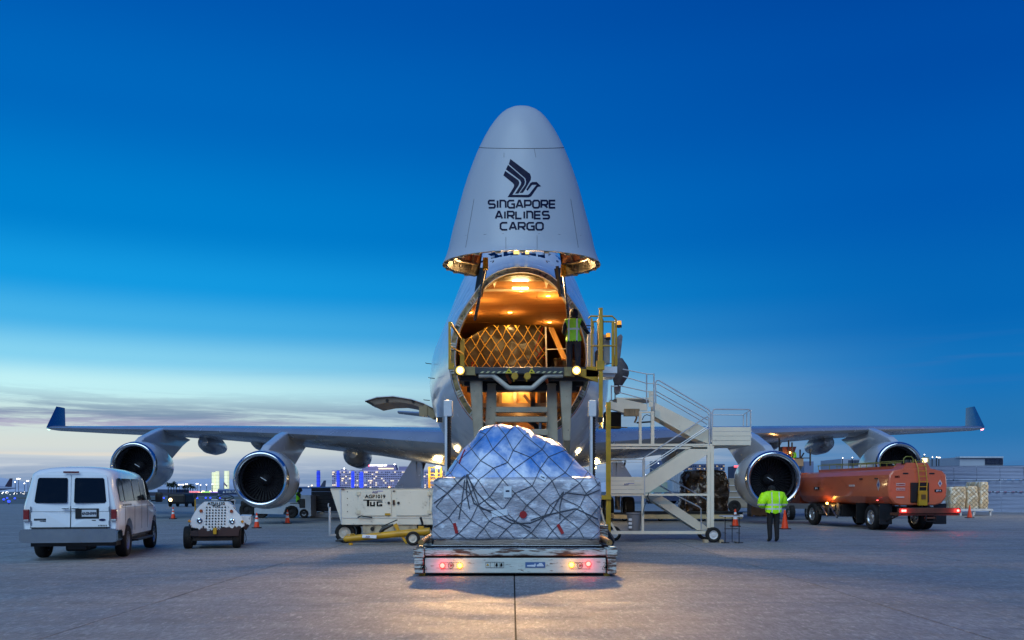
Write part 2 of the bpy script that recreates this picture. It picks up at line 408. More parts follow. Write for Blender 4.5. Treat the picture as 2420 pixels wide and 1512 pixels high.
def hull2(pts):
    pts = sorted(set(pts))
    def half(p):
        h = []
        for q in p:
            while len(h) > 1 and (h[-1][0] - h[-2][0]) * (q[1] - h[-2][1]) - (h[-1][1] - h[-2][1]) * (q[0] - h[-2][0]) <= 0: h.pop()
            h.append(q)
        return h
    a = half(pts); b = half(pts[::-1]); return a[:-1] + b[:-1]
def section(lo, up, n=72):
    pts = []
    for (rx, zc, rz) in (lo, up):
        for k in range(96):
            a = k * math.pi / 48; pts.append((round(rx * math.cos(a), 5), round(zc + rz * math.sin(a), 5)))
    h = hull2(pts); zc = lo[1]; out = []
    for k in range(n):
        a = 2 * math.pi * k / n - math.pi / 2; dx, dz = math.cos(a), math.sin(a); best = 0
        for i in range(len(h)):
            p, q = h[i], h[(i + 1) % len(h)]
            ex, ez = q[0] - p[0], q[1] - p[1]; det = dx * (-ez) - dz * (-ex)
            if abs(det) < 1e-12: continue
            rx, rz = p[0], p[1] - zc
            t = (rx * (-ez) - rz * (-ex)) / det; u = (dx * rz - dz * rx) / det
            if t > 0 and -1e-6 <= u <= 1 + 1e-6: best = max(best, t)
        out.append((dx * best, zc + dz * best))
    return out
STA = [(25.6, (2.0, 5.2, 2.3), (1.3, 6.75, 1.0)), (26.6, (2.28, 5.17, 2.48), (1.45, 6.95, 1.12)), (27.5, (2.5, 5.15, 2.65), (1.6, 7.2, 1.25)), (28.2, (2.62, 5.15, 2.75), (1.68, 7.3, 1.5)),
       (28.9, (2.75, 5.15, 2.87), (1.78, 7.35, 2.0)), (30, (2.9, 5.18, 3.0), (1.98, 7.5, 2.25)), (31.5, (3.05, 5.2, 3.1), (2.18, 7.6, 2.42)), (34, (3.2, 5.22, 3.2), (2.4, 7.65, 2.48)), (38, (3.25, 5.25, 3.25), (2.45, 7.65, 2.5)),
       (50, (3.25, 5.25, 3.25), (2.45, 7.6, 2.45)), (56, (3.25, 5.25, 3.25), (2.2, 7.2, 1.9)), (61, (3.25, 5.25, 3.25), (2.4, 6.1, 2.4)), (72, (3.2, 5.3, 3.2), (2.2, 6.2, 2.3)), (80, (2.5, 6.0, 2.5), (1.8, 6.6, 1.9)),
       (86, (1.6, 6.8, 1.7), (1.2, 7.0, 1.5)), (90, (.6, 7.6, .7), (.5, 7.7, .6))]
def ring3(sec, D): return [Vector((X0 + x, D, z_)) for x, z_ in sec]
plane = thing('cargo_airplane', 'white four-engined cargo aircraft with its nose door swung up above the loader', 'airplane', (X0, 45, 0))
fb = MB(); fb.loft([ring3(section(a, b), D) for D, a, b in STA], False, True)
fus_bvh = BVHTree.FromBMesh(fb.bm)
fus = fb.build('fuselage', m_skin, plane, True, ang=60)
cut = section(*STA[0][1:])
def inset(sec, d, zc=5.2):
    out = []
    for x, z_ in sec:
        v = Vector((x, z_ - zc)); l_ = v.length; v *= (l_ - d) / l_; out.append((v.x, v.y + zc))
    return out
# door frame ring round the opening
fr = MB(); i1 = inset(cut, .19); i2 = inset(cut, .02)
fr.loft([ring3(i2, 25.57), ring3(i1, 25.5), ring3(inset(cut, .21), 25.66)], False, False)
fr.build('door_frame', mat('frame_warm_glow', '#a08c5f', .45, .2, var=.5, scale=5, bump=.8, bscale=10, streak=(7, .5, .62, '#4c4430')), plane, True)  # warm glow on the frame is put into this base colour
fr = MB()
for off in (.03, .185):
    pts = ring3(inset(cut, off), 25.48); fr.tube(pts, .014, 6, True)
fr.build('door_seal', m_galv, plane, True)
lat = MB(); nn = len(cut)
for k in range(0, nn, 4):
    p, q = Vector(i1[k]), Vector(i2[k]); c = (p + q) / 2; d = (q - p).normalized(); tdir = Vector((-d.y, d.x))
    if not (cut[k][1] < 7.2): continue
    for a in (-.07, 0, .07):
        pc = Vector((X0 + c.x + tdir.x * a, 25.49, c.y + tdir.y * a)); lat.beam(pc - Vector((d.x, 0, d.y)) * .06, pc + Vector((d.x, 0, d.y)) * .06, .05, .028, Y)
    pc = Vector((X0 + c.x + d.x * .04, 25.47, c.y + d.y * .04)); lat.cyl(pc, pc - Y * .03, .03, n=8)
lat.build('latch_fitting', [mat('latch_white', '#b8b8ac', .5)], plane, kind='stuff')
# interior shell
def inner(D, hf, hm, hu, ht, zt=7.42):
    return [Vector((X0 + a, D, b)) for a, b in ((-hf, 4.72), (-hm, 5.9), (-hu, 6.75), (-ht, zt), (ht, zt), (hu, 6.75), (hm, 5.9), (hf, 4.72))]
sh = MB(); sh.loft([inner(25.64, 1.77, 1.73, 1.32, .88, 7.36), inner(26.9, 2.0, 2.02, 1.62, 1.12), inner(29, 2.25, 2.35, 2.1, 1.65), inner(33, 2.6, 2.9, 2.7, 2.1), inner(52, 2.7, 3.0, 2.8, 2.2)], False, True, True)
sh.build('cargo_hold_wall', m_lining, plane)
# ceiling boards, each a panel of its own
D_ = 26.95; row = 0
while D_ < 34:
    hw = 1.2 + (D_ - 26.5) * .15; edges = [-hw, -hw * .38, hw * .40, hw]; le = 1.02
    for a, b in zip(edges, edges[1:]):
        q = MB(); q.bb((X0 + a + .006, D_ + .006, 7.385 - random.random() * .008), (X0 + b - .006, D_ + le - .006, 7.41)); q.build('ceiling_panel', m_lining, plane)
    D_ += le; row += 1
# header wall above the ceiling
hd = MB(); up = [(x, z_) for x, z_ in inset(section(*STA[1][1:]), .12) if z_ > 7.36]; up.sort()
hd.prism([(X0 - 1.12, 7.36)] + [(X0 + x * .93, z_) for x, z_ in up] + [(X0 + 1.12, 7.36)], 26.88, 26.93)
hd.build('header_panel', m_liner2, plane)
ar = MB(); s_a = section(*STA[0][1:])
P0 = sorted([(x, z_) for x, z_ in inset(s_a, .22) if z_ > 7.25]); P1 = [(x * .98, z_ + .12) for x, z_ in P0]
ar.loft([[Vector((X0 + x, 25.66, z_)) for x, z_ in P0], [Vector((X0 + x, 26.9, z_)) for x, z_ in P1]], False, False, False)
ar.build('arch_lining', m_liner2, plane, True)
q = MB()
for sx in (-1, 1):
    q.bb((X0 + sx * .25, 26.72, 7.43), (X0 + sx * .66, 26.87, 7.55))
q.build('header_tray', mat('tray_olive', '#5b5f35', .5), plane)
q = MB()
for sx in (-1, 1):
    q.box((X0 + sx * .93, 26.8, 7.62), (.16, .12, .14)); q.tube([(X0 + sx * .48, 26.84, 7.55), (X0 + sx * .5, 26.84, 7.66), (X0 + sx * .47, 26.84, 7.75)], .012, 6)
q.box((X0 - .02, 26.8, 7.84), (.18, .1, .12)); q.build('header_box', m_dark, plane)
m_lamp = mat('lit_lamp_warm', (1, .8, .45), .4, emit=(1., .76, .36), es=14.)
m_lamps = mat('lit_lamp_small', (1, .75, .35), .4, emit=(1., .52, .12), es=9.)
q = MB()
for sx in (-.12, .12): q.box((X0 + sx, 26.62, 7.5), (.22, .06, .27))
q.build('header_floodlight', m_lamp, plane)
for (px, py) in ((1110, 739), (1205, 739), (1295, 700), (1298, 762), (1231, 688)):
    D_ = (7.37 - EYE) * F / (HZ - py); p = at(px, py, D_)
    q = MB(); q.cyl(p, p + Z * .04, .075, n=12); q.build('ceiling_lamp', m_lamps, plane)
    point('lamp_light', p - Z * .25, (1., .58, .19), 22, .06)
# upper bay: door post, diagonal ladder to the upper deck and clutter at the right of the hold
q = MB(); q.beam(at(1302, 775, 29.5), at(1334, 850, 28.2), .16, .05); q.build('crew_ladder', mat('ladder_tan', '#d8b070', .4), plane)  # plain tan ladder colour
q = MB(); q.beam(at(1289, 772, 30), at(1291, 868, 30), .05, .05); q.tube([at(1290, 826, 28.6), at(1344, 824, 28.6)], .02); q.build('ladder_rail', m_galv, plane)
# lower bay behind the loader arms
q = MB(); q.prism([(X0 - 1.45, 3.3), (X0 - 1.8, 4.0), (X0 - 1.9, 4.66), (X0 + 1.9, 4.66), (X0 + 1.8, 4.0), (X0 + 1.45, 3.3)], 27.0, 27.05)
q.build('lower_bulkhead', mat('bay_orange', '#8c5a22', .6, var=.3), plane)
q = MB(); q.bb((X0 - 1.9, 25.75, 4.66), (X0 + 1.9, 27.0, 4.74)); q.build('deck_sill', m_dark, plane)
q = MB()
for z_, h_ in ((4.04, .10), (3.78, .08)): q.bb((X0 - 1.3, 26.7, z_ - h_), (X0 + 1.3, 26.95, z_ + h_ * .4))
for x_ in (-.62, -.2, .5): q.bb((X0 + x_, 26.75, 3.45), (X0 + x_ + .09, 26.98, 4.6))
q.beam((X0 + .1, 26.6, 4.3), (X0 + .75, 26.6, 3.5), .09, .06, Y); q.build('bay_frame', mat('bay_dark', '#3c2a17', .5), plane)
q = MB(); q.box((X0 - .22, 26.9, 4.50), (.98, .08, .15)); q.build('bay_light', m_lamp, plane)
point('bay_glow', (X0 - .2, 26.5, 4.4), (1., .52, .13), 120, .15)
point('bay_glow', (X0, 26.3, 3.85), (1., .55, .17), 25, .1)

# nose door (visor), standing open
CT = [(0, 1.), (.04, .965), (.096, .925), (.208, .88), (.345, .803), (.43, .760), (.517, .709), (.60, .651), (.68, .588), (.75, .525), (.81, .463), (.87, .391), (.92, .316), (.955, .245), (.98, .172), (.995, .09), (1, .004)]
def Cc(t):
    for (a, b), (c, d) in zip(CT, CT[1:]):
        if a <= t <= c: return b + (d - b) * (t - a) / (c - a)
    return 0
Pn, Pf = Vector((X0, 21.45, 7.13)), Vector((X0, 25.62, 7.38)); Uv = (Pf - Pn).normalized(); Lr = (Pf - Pn).length; Av = Vector((0, -Uv.z, Uv.y)); LEN = 3.96
cutn = [(x, (z_ - 2.9) / 4.85) for x, z_ in section((2.0, 5.2, 2.3), (1.3, 6.75, 1.0), 96)]
def vis(t, sc_=1.0, dz=0.):
    c = Cc(t) * sc_; dn = 2.0 * (1 - c); df = Lr - (Lr - 2.0) * (1 - c ** 1.25)
    return [Pn + Uv * (dn + (df - dn) * w) + Av * (LEN * t + dz + 3.6 * t * (1 - t) * (w - .5)) + X * (x * c) for x, w in cutn]
T1 = [0, .03, .07, .12, .18, .25, .32, .4, .48, .56, .64, .70, .742]; T2 = [.745, .765, .785, .81, .835, .86, .9, .93, .955, .975, .99, .997, 1]
SLOT = .86   # the side towards the cockpit is cut away low down, so the door straddles the fixed crown
def vloft(mb, secs, ts, caps=(False, False), slot=True):
    V = [[mb.bm.verts.new(p) for p in r] for r in secs]; n = len(V[0])
    for a in range(len(V) - 1):
        for k in range(n):
            k2 = (k + 1) % n
            if slot and ts[a] < .45 and cutn[k][1] > SLOT and cutn[k2][1] > SLOT: continue
            mb.face([V[a][k], V[a][k2], V[a + 1][k2], V[a + 1][k]])
    if caps[0]: mb.face(V[0][::-1])
    if caps[1]: mb.face(V[-1])
v1 = MB(); vloft(v1, [vis(t) for t in T1], T1)
v2 = MB(); v2.loft([vis(t) for t in T2], False, True)
tmp = bmesh.new()
for b_ in (v1.bm, v2.bm):
    me_ = bpy.data.meshes.new('x'); b_.to_mesh(me_); tmp.from_mesh(me_); bpy.data.meshes.remove(me_)
vis_bvh = BVHTree.FromBMesh(tmp); tmp.free()
door = v1.build('nose_door', m_visor, plane, True, ang=60)
v2.build('radome', m_visor, door, True, ang=60)
v = MB(); vloft(v, [vis(0), vis(.004, .985, -.012), vis(.004, .945, -.01), vis(.03, .935), vis(.06, .925)], [0] * 5); v.build('door_rim', m_frame, door, True)
TI = [.06, .12, .2, .3, .44, .5, .66]
v = MB(); vloft(v, [vis(t, .92) for t in TI], TI, (False, True)); v.build('inner_lining', m_insul, door, True)
# cheeks closing the cut edges
ks = [k for k in range(96) if cutn[k][1] > SLOT]; xs_ = sorted(ks, key=lambda k: cutn[k][0])
v = MB()
for k in (xs_[0], xs_[-1]):
    A_ = [vis(t)[k] for t in (0, .1, .2, .3, .44)]; B_ = [vis(t, .90)[k] for t in (0, .1, .2, .3, .44)]
    for i in range(4): v.poly([A_[i], A_[i + 1], B_[i + 1], B_[i]])
v.build('slot_cheek', m_frame, door)
v = MB()
okk = [k for k in range(96) if cutn[k][1] <= SLOT]; okk.sort(key=lambda k: (k - xs_[-1]) % 96 if True else k)
for t in (.05, .13, .22, .32):
    r_ = vis(t, .895); start = max(ks) + 1 if 0 not in ks else [k for k in ks if (k + 1) % 96 not in ks][0] + 1
    seq = []; k = start % 96
    while k not in ks: seq.append(r_[k]); k = (k + 1) % 96
    v.tube(seq, .035, 6)
for k in range(0, 96, 5):
    if k in ks: continue
    v.tube([vis(t, .89)[k] for t in (.02, .15, .35, .5)], .025, 5)
v.build('door_rib', mat('rib_primer', '#7c6a40', .45, .2, var=.4, scale=5), door, True)
v = MB()
for k in range(0, 96, 4):
    if k in ks: continue
    a = vis(0, .965)[k]; v.box(a + Av * -.015, (.12, .09, .04))
v.build('door_latch', mat('latch_cream', '#a89674', .5), door, kind='stuff')
v = MB(); ln = vis(.7435, 1.0015); v.tube(ln, .006, 4, True); v.build('radome_seam', m_print, door)
# hinge arms, actuators
for sx, x_a, x_b, y_a, y_b in ((-1, 1122, 1147, 756, 634), (1, 1349, 1331, 800, 650)):
    q = MB(); a, b = at(x_a, y_a, 25.2), at(x_b, y_b, 24.6); q.tube([a, a.lerp(b, .55)], .045); q.tube([a.lerp(b, .5), b], .028); q.build('door_actuator', m_hyd, plane, True)
    q = MB(); q.box(b + Z * .12, (.14, .16, .3)); q.build('actuator_bracket', m_yel, plane)
    q = MB(); q.beam((X0 + sx * 1.17, 25.75, 7.05), (X0 + sx * 1.05, 25.6, 7.72), .16, .2); q.beam((X0 + sx * 1.1, 25.5, 6.9), (X0 + sx * 1.0, 25.3, 7.7), .07, .07)
    q.build('hinge_arm', m_dark, plane)
# marks on the nose door, laid onto its skin
def hit(px, py, bvh, off=.004):
    d = at(px, py, 20) - Vector((0, 0, EYE)); d.normalize(); h, nrm, i, l_ = bvh.ray_cast(Vector((0, 0, EYE)), d)
    if h is None: return None
    if nrm.dot(d) > 0: nrm = -nrm
    return h + nrm * off
def decal_tris(polys, bvh, off, cuts=2):
    mb = MB()
    for pts in polys:
        vs = [Vector((x, y, 0)) for x, y in pts]; tr = geometry.tessellate_polygon([vs])
        bm = bmesh.new(); V = [bm.verts.new(p) for p in vs]
        for t in tr:
            try: bm.faces.new([V[i] for i in t])
            except ValueError: pass
        for _ in range(4):
            es = [e_ for e_ in bm.edges if e_.calc_length() > 7]
            if not es: break
            bmesh.ops.subdivide_edges(bm, edges=es, cuts=1, use_grid_fill=False); bmesh.ops.triangulate(bm, faces=bm.faces)
        mp_ = {}; bm.verts.index_update()
        for v_ in bm.verts:
            h = hit(v_.co.x, v_.co.y, bvh, off)
            if h is not None: mp_[v_.index] = mb.bm.verts.new(h)
        for f in bm.faces:
            try: mb.face([mp_[v_.index] for v_ in f.verts])
            except KeyError: pass
        bm.free()
    return mb
def zz(x, y): return ((1300 + x * .3307) / 1.24017, (280 + y * .3307) / 1.24017)
B1 = [(590, 562), (765, 695), (773, 725), (770, 748), (722, 832), (700, 862), (672, 864), (724, 790), (730, 762), (722, 734), (577, 608)]
B2 = [(570, 614), (714, 738), (720, 765), (714, 790), (662, 868), (632, 870), (682, 790), (686, 770), (676, 750), (551, 655)]
B3 = [(545, 668), (529, 708), (612, 775), (624, 792), (620, 812), (566, 901), (752, 903), (775, 893), (832, 810), (862, 804), (823, 766), (783, 767), (768, 775), (732, 832), (740, 846),
      (782, 792), (822, 790), (758, 872), (745, 880), (608, 880), (664, 795), (670, 775), (662, 752)]
decal_tris([[zz(*p) for p in B] for B in (B1, B2, B3)], vis_bvh, .005).build('bird_emblem', m_navy, door, recalc=False)
c_ = .13
GL = {'S': [[(.95, 1), (c_, 1), (0, 1 - c_), (0, .5 + c_), (c_, .5), (.85, .5), (.98, .5 - c_), (.98, c_), (.85, 0), (0, 0)]],
      'I': [[(.1, 0), (.1, 1)]], 'n': [[(0, 0), (0, 1), (.6, 1), (.82, .85), (.85, 0)]],
      'G': [[(1, 1), (.25, 1), (0, .8), (0, .2), (.25, 0), (1, 0), (1, .5), (.55, .5)]],
      'A': [[(0, 0), (.42, 1), (.58, 1), (1, 0)], [(.25, .3), (.75, .3)]],
      'P': [[(0, 0), (0, 1), (.8, 1), (.95, .85), (.95, .5), (.8, .36), (.1, .36)]],
      'O': [[(.5, 1), (.2, 1), (0, .8), (0, .2), (.2, 0), (.8, 0), (1, .2), (1, .8), (.8, 1), (.5, 1)]],
      'R': [[(0, 0), (0, 1), (.8, 1), (.95, .85), (.95, .55), (.8, .42), (.1, .42)], [(.5, .36), (.95, 0)]],
      'E': [[(.9, 1), (0, 1), (0, 0), (.9, 0)], [(.1, .5), (.85, .5)]], 'L': [[(0, 1), (0, 0), (.85, 0)]],
      'C': [[(1, 1), (.25, 1), (0, .8), (0, .2), (.25, 0), (1, 0)]]}
WD = {'I': .2, 'n': .85, 'S': .98, 'P': .95, 'R': .95, 'E': .9, 'L': .85}
def stroke_text(txt, xc, yb, wtot, h_, th, slope=0.):
    gaps = .32; ws = [WD.get(ch, 1.) for ch in txt]; tot = sum(ws) + gaps * (len(txt) - 1); k = wtot / tot; x = xc - wtot / 2; mb = MB(); so = 0
    for ch, w in zip(txt, ws):
        for st in GL[ch]:
            P = [Vector((x + a * k, yb - b * h_)) for a, b in st]; so += 1
            Q = [P[0]]
            for a, b in zip(P, P[1:]):
                m_ = max(1, int((b - a).length / 5))
                for j in range(1, m_ + 1): Q.append(a.lerp(b, j / m_))
            Lf = []
            for i, p in enumerate(Q):
                d0 = (Q[i] - Q[i - 1]).normalized() if i else (Q[1] - Q[0]).normalized(); d1 = (Q[i + 1] - Q[i]).normalized() if i < len(Q) - 1 else d0
                t_ = (d0 + d1).normalized(); nn_ = Vector((-t_.y, t_.x)); c2 = max(.6, t_.dot(d0)); Lf.append((p + nn_ * th / 2 / c2, p - nn_ * th / 2 / c2))
            prev = None
            for a, b in Lf:
                pa = hit(a.x, a.y + slope * (a.x - xc) ** 2, vis_bvh, .005 + .0006 * (so % 3)); pb = hit(b.x, b.y + slope * (b.x - xc) ** 2, vis_bvh, .005 + .0006 * (so % 3))
                cur = (mb.bm.verts.new(pa), mb.bm.verts.new(pb))
                if prev: mb.face([prev[0], cur[0], cur[1], prev[1]])
                prev = cur
        x += (w + gaps) * k
    return mb
stroke_text('SInGAPORE', 1233, 491, 157, 17, 4.2).build('lettering', m_navy, door, recalc=False, label='navy word SINGAPORE on the nose door')
stroke_text('AIRLInES', 1234, 516.5, 126, 16.5, 4.2).build('lettering', m_navy, door, recalc=False, label='navy word AIRLINES on the nose door')
stroke_text('CARGO', 1232.5, 543, 100, 16.5, 4.2).build('lettering', m_navy, door, recalc=False, label='navy word CARGO on the nose door')
for pts in ([(1191, 350), (1190.5, 372)], [(1195, 560), (1195, 589)], [(1268.5, 556), (1268.8, 590)], [(1262, 352), (1266, 372)], [(1120, 470), (1100, 585)], [(1348, 470), (1366, 585)], [(1100, 556), (1190, 552)], [(1272, 552), (1372, 556)]):
    q = MB(); a = [hit(x, y, vis_bvh, .003) for x, y in pts]; m_ = hit((pts[0][0] + pts[1][0]) / 2, (pts[0][1] + pts[1][1]) / 2, vis_bvh, .003); q.tube([a[0], m_, a[1]], .003, 4); q.build('skin_joint', m_dark, door)
# cockpit windows
def fhit(x, z_, off=.01):
    h, nrm, i, l_ = fus_bvh.ray_cast(Vector((X0 + x, 15, z_)), Y)
    if h is None: return None
    if nrm.y > 0: nrm = -nrm
    return h + nrm * off
for sx in (-1, 1):
    for k, (a, b, zb, zt) in enumerate(((.04, .5, 8.68, 9.25), (.55, 1.0, 8.66, 9.2), (1.05, 1.38, 8.6, 9.02))):
        q = MB(); g4 = [[fhit(sx * (a + (b - a) * i / 4), zb + (zt - zb) * j / 4) for i in range(5)] for j in range(5)]
        for j in range(4):
            for i in range(4):
                c4 = [g4[j][i], g4[j][i + 1], g4[j + 1][i + 1], g4[j + 1][i]]
                if all(c is not None for c in c4): q.poly(c4)
        q.build('cockpit_window', m_glass, plane)
for a, b in ((-.19, -.02), (.17, .28)):
    q = MB(); q.poly([fhit(a, 8.72, .02), fhit(b, 8.72, .02), fhit(b, 8.92, .02), fhit(a, 8.92, .02)]); q.build('lit_cockpit_panel', mat('cockpit_lit', (.9, .6, .1), emit=(1., .72, .2), es=1.1), plane)
q = MB()
for sx in (-1, 1): q.tube([fhit(sx * .8, 8.5, .03), fhit(sx * .82, 8.42, .05)], .02); q.tube([fhit(sx * .25, 8.6, .03), fhit(sx * .9, 8.52, .03)], .014)
q.build('wiper', m_dark, plane)
# pitot probes on the sides
q = MB()
for sx in (-1, 1):
    for yy, zz_ in ((27.6, 4.9), (28.2, 4.3), (28.8, 5.5)):
        hw = 2.55 if yy < 28 else 2.75; q.tube([(X0 + sx * hw, yy, zz_), (X0 + sx * (hw + .16), yy - .05, zz_ + .01), (X0 + sx * (hw + .16), yy - .25, zz_)], .012, 6)
q.build('pitot_probe', m_dark, plane)

# wings --------------------------------------------------------------
AF = [(1, 0), (.8, .025), (.6, .045), (.4, .056), (.25, .056), (.12, .045), (.05, .03), (.015, .016), (0, 0), (.015, -.014), (.05, -.026), (.12, -.037), (.25, -.046), (.4, -.046), (.6, -.034), (.8, -.014)]
WS = [(2.2, 38.6, 15.5, 3.50, .125, 2.2), (3.3, 39.5, 14.6, 3.60, .12, 2.), (7, 42.6, 12.4, 4.02, .11, 1.6), (11.7, 46.5, 10.2, 4.44, .10, 1.2), (16.7, 50.7, 8.4, 4.85, .095, .8), (20.8, 54.1, 7.1, 5.15, .09, .5), (27, 59.2, 5.4, 5.55, .085, .2), (31.6, 62.6, 4.1, 5.85, .08, 0), (32.2, 63.3, 3.2, 5.88, .06, 0)]
def wing_rings(sx):
    out = []
    for y_, le, ch, zl, th, inc in WS:
        r_ = []
        for a, b in AF: r_.append(Vector((X0 + sx * y_, le + a * ch, zl + b * th / .102 * ch - a * ch * math.sin(R(inc)) + .16 * th * ch * a)))
        out.append(r_)
    return out
wings = {}
for sx in (-1, 1):
    w = MB(); w.loft(wing_rings(sx)); wo_ = w.build('wing', m_wing, plane, True, ang=50); wings[sx] = wo_
    q = MB(); rs = [[Vector((X0 + sx * (31.9 + .12 * t_), 62.75 + 1.6 * t_ + (1 - t_) * c * 2.7 + t_ * c * 1.25, 5.9 + 1.55 * t_)) + X * d * sx for c, d in ((0, 0), (.3, .06), (1, 0), (.3, -.06))] for t_ in (0, 1)]
    q.loft(rs); q.build('winglet', mat('winglet_blue', '#1c3f80', .25, var=.1, coat=.4), wo_, True)
    q = MB(); q.ball((X0 + sx * 32.35, 64.0, 5.9), .13); q.build('tip_light', mat('tip_red' if sx > 0 else 'tip_green', (1, .4, .4), emit=(1., .25, .3) if sx > 0 else (.5, 1, .85), es=9. if sx > 0 else 2.5), wo_)
    # slat line near the leading edge and landing lights at the root
    q = MB()
    for px_ in (1147, 1178):
        lx = sx * (5.65 if px_ < 1160 else 5.15)
        for yv in (0,):
            q.cyl((X0 + lx, 39.75 + (abs(lx) - 3.3) * .84, 3.62 + (abs(lx) - 3.3) * .1), (X0 + lx, 40.3 + (abs(lx) - 3.3) * .84, 3.64 + (abs(lx) - 3.3) * .1), .17, n=20)
    q.build('landing_light', mat('landing_glass', '#56655f', .15, .4), wo_, True)
    # flap track fairings
    for (lx, y_, r_, ln_) in ((8.6, 50.6, .66, 5.2), (14.7, 54.4, .5, 4.2), (18.3, 56.4, .58, 4.4)):
        k = min(range(len(WS)), key=lambda i: abs(WS[i][0] - lx)); zt = WS[k][3] - .22 - r_ * .35
        q = MB(); q.lathe([(0, .02), (.12, r_ * .45), (.5, r_ * .8), (1.2, r_), (ln_ * .55, r_ * .95), (ln_ * .8, r_ * .6), (ln_, .03)], (X0 + sx * lx, y_ - 2.5, zt), Vector((0, 1, -.06)), 20)
        q.build('flap_fairing', m_wing, wo_, True)
# wing to body fairing
q = MB(); q.lathe([(0, .3), (2, 1.6), (5, 2.6), (10, 3.05), (18, 3.05), (24, 2.2), (28, .4)], (X0, 36, 4.0), (0, 1, 0), 40)
for v_ in q.bm.verts: v_.co.z = 4.0 + (v_.co.z - 4.0) * .68; v_.co.x = X0 + (v_.co.x - X0) * 1.18
q.build('body_fairing', m_skin, plane, True)

# engines --------------------------------------------------------------
def make_engine():
    o = bpy.data.objects.new('engine', None); COL.objects.link(o); o.parent = plane
    e_ = MB(False); e_.lathe([(.16, 1.285), (.5, 1.345), (1.1, 1.385), (1.9, 1.37), (2.7, 1.25), (3.4, 1.08), (3.42, 1.0), (3.2, .98), (2.4, 1.0)], (0, 0, 0), Y, 56); return o, e_
eng0 = None
def engine(lx, D, zc, sx):
    global eng0
    if eng0 is None:
        e_ = MB(False); e_.lathe([(.16, 1.285), (.5, 1.345), (1.1, 1.385), (1.9, 1.37), (2.7, 1.25), (3.4, 1.08), (3.42, 1.0), (3.2, .98), (2.4, 1.0)], (0, 0, 0), Y, 56)
        eng0 = e_.build('engine', m_cowl, plane, True, ang=50)
        q = MB(False); q.lathe([(.163, 1.287), (.06, 1.25), (0, 1.19), (.012, 1.13), (.06, 1.07), (.16, 1.02), (.30, .99)], (0, 0, 0), Y, 64); q.build('inlet_lip', m_lip, eng0, True, ang=60)
        q = MB(False); q.lathe([(.30, .99), (.6, .99), (1.05, 1.10), (1.12, 1.12)], (0, 0, 0), Y, 48); q.build('inlet_duct', m_duct, eng0, True)
        q = MB(False); q.lathe([(1.35, 1.13), (1.35, .01)], (0, 0, 0), Y, 40); q.build('fan_case', m_black, eng0)
        q = MB(False)
        for k in range(38):
            a = 2 * math.pi * k / 38; da = .115
            for r0, r1, t0, t1 in ((.27, .7, .5, .85), (.7, 1.1, .85, 1.1)):
                def pt(r_, s_, tw): aa = a + s_ * da * (.55 + .0 * r_) ; return (r_ * math.cos(aa), 1.05 + s_ * .10 * tw + .02 * r_, r_ * math.sin(aa))
                q.poly([pt(r0, -.5, t0), pt(r0, .6, t0), pt(r1, .6, t1), pt(r1, -.5, t1)])
        fo = q.build('fan_blades', m_fan, eng0, recalc=False); fo['kind'] = 'stuff'
        q = MB(False); q.lathe([(.72, .01), (.76, .08), (.9, .19), (1.08, .28)], (0, 0, 0), Y, 24); q.build('spinner', mat('spinner_grey', '#3a3a40', .3, .4), eng0, True)
        q = MB(False); q.beam((-.15, .69, .10), (.11, .69, -.06), .02, .11, Y); q.build('spinner_mark', mat('mark_white', '#e4e6ea', .5), eng0)
        q = MB(False); q.lathe([(2.6, .82), (3.4, .78), (4.4, .62), (5.1, .46), (5.1, .38)], (0, 0, 0), Y, 32); q.build('core_nozzle', m_ali, eng0, True)
        e1 = eng0
    else:
        e1 = eng0.copy(); COL.objects.link(e1); e1.parent = plane
        for ch in list(eng0.children):
            c = ch.copy(); COL.objects.link(c); c.parent = e1
    e1.location = Vector((X0 + sx * lx, D, zc)) - plane.location
    e1.rotation_euler = (0, random.uniform(0, 6.28), 0) if False else (0, 0, R(-1.5) * sx)
    return e1
for lx, D, zc, ledge, zle in ((11.7, 42.0, 2.08, 46.5, 4.44), (20.83, 50.1, 2.93, 54.1, 5.15)):
    for sx in (-1, 1):
        engine(lx, D, zc, sx)
        q = MB(); Xe = X0 + sx * lx; T = .21
        side = [(D + .55, zc + 1.30), (D + 1.2, zc + 1.62), (ledge - .9, zle - .12), (ledge + .1, zle + .1), (ledge + 4.6, zle - .35), (ledge + 3.0, zle - .75), (D + 4.9, zc + .35), (D + 3.2, zc + .9)]
        A = [q.bm.verts.new((Xe - T, a, b)) for a, b in side]; B = [q.bm.verts.new((Xe + T, a, b)) for a, b in side]; n_ = len(side)
        for k in range(n_): q.face([A[k], A[(k + 1) % n_], B[(k + 1) % n_], B[k]])
        q.face(A[::-1]); q.face(B); bmesh.ops.bevel(q.bm, geom=[e_ for e_ in q.bm.edges], offset=.07, segments=3, affect='EDGES', profile=.5)
        q.build('pylon', m_cowl, plane, True, ang=60)
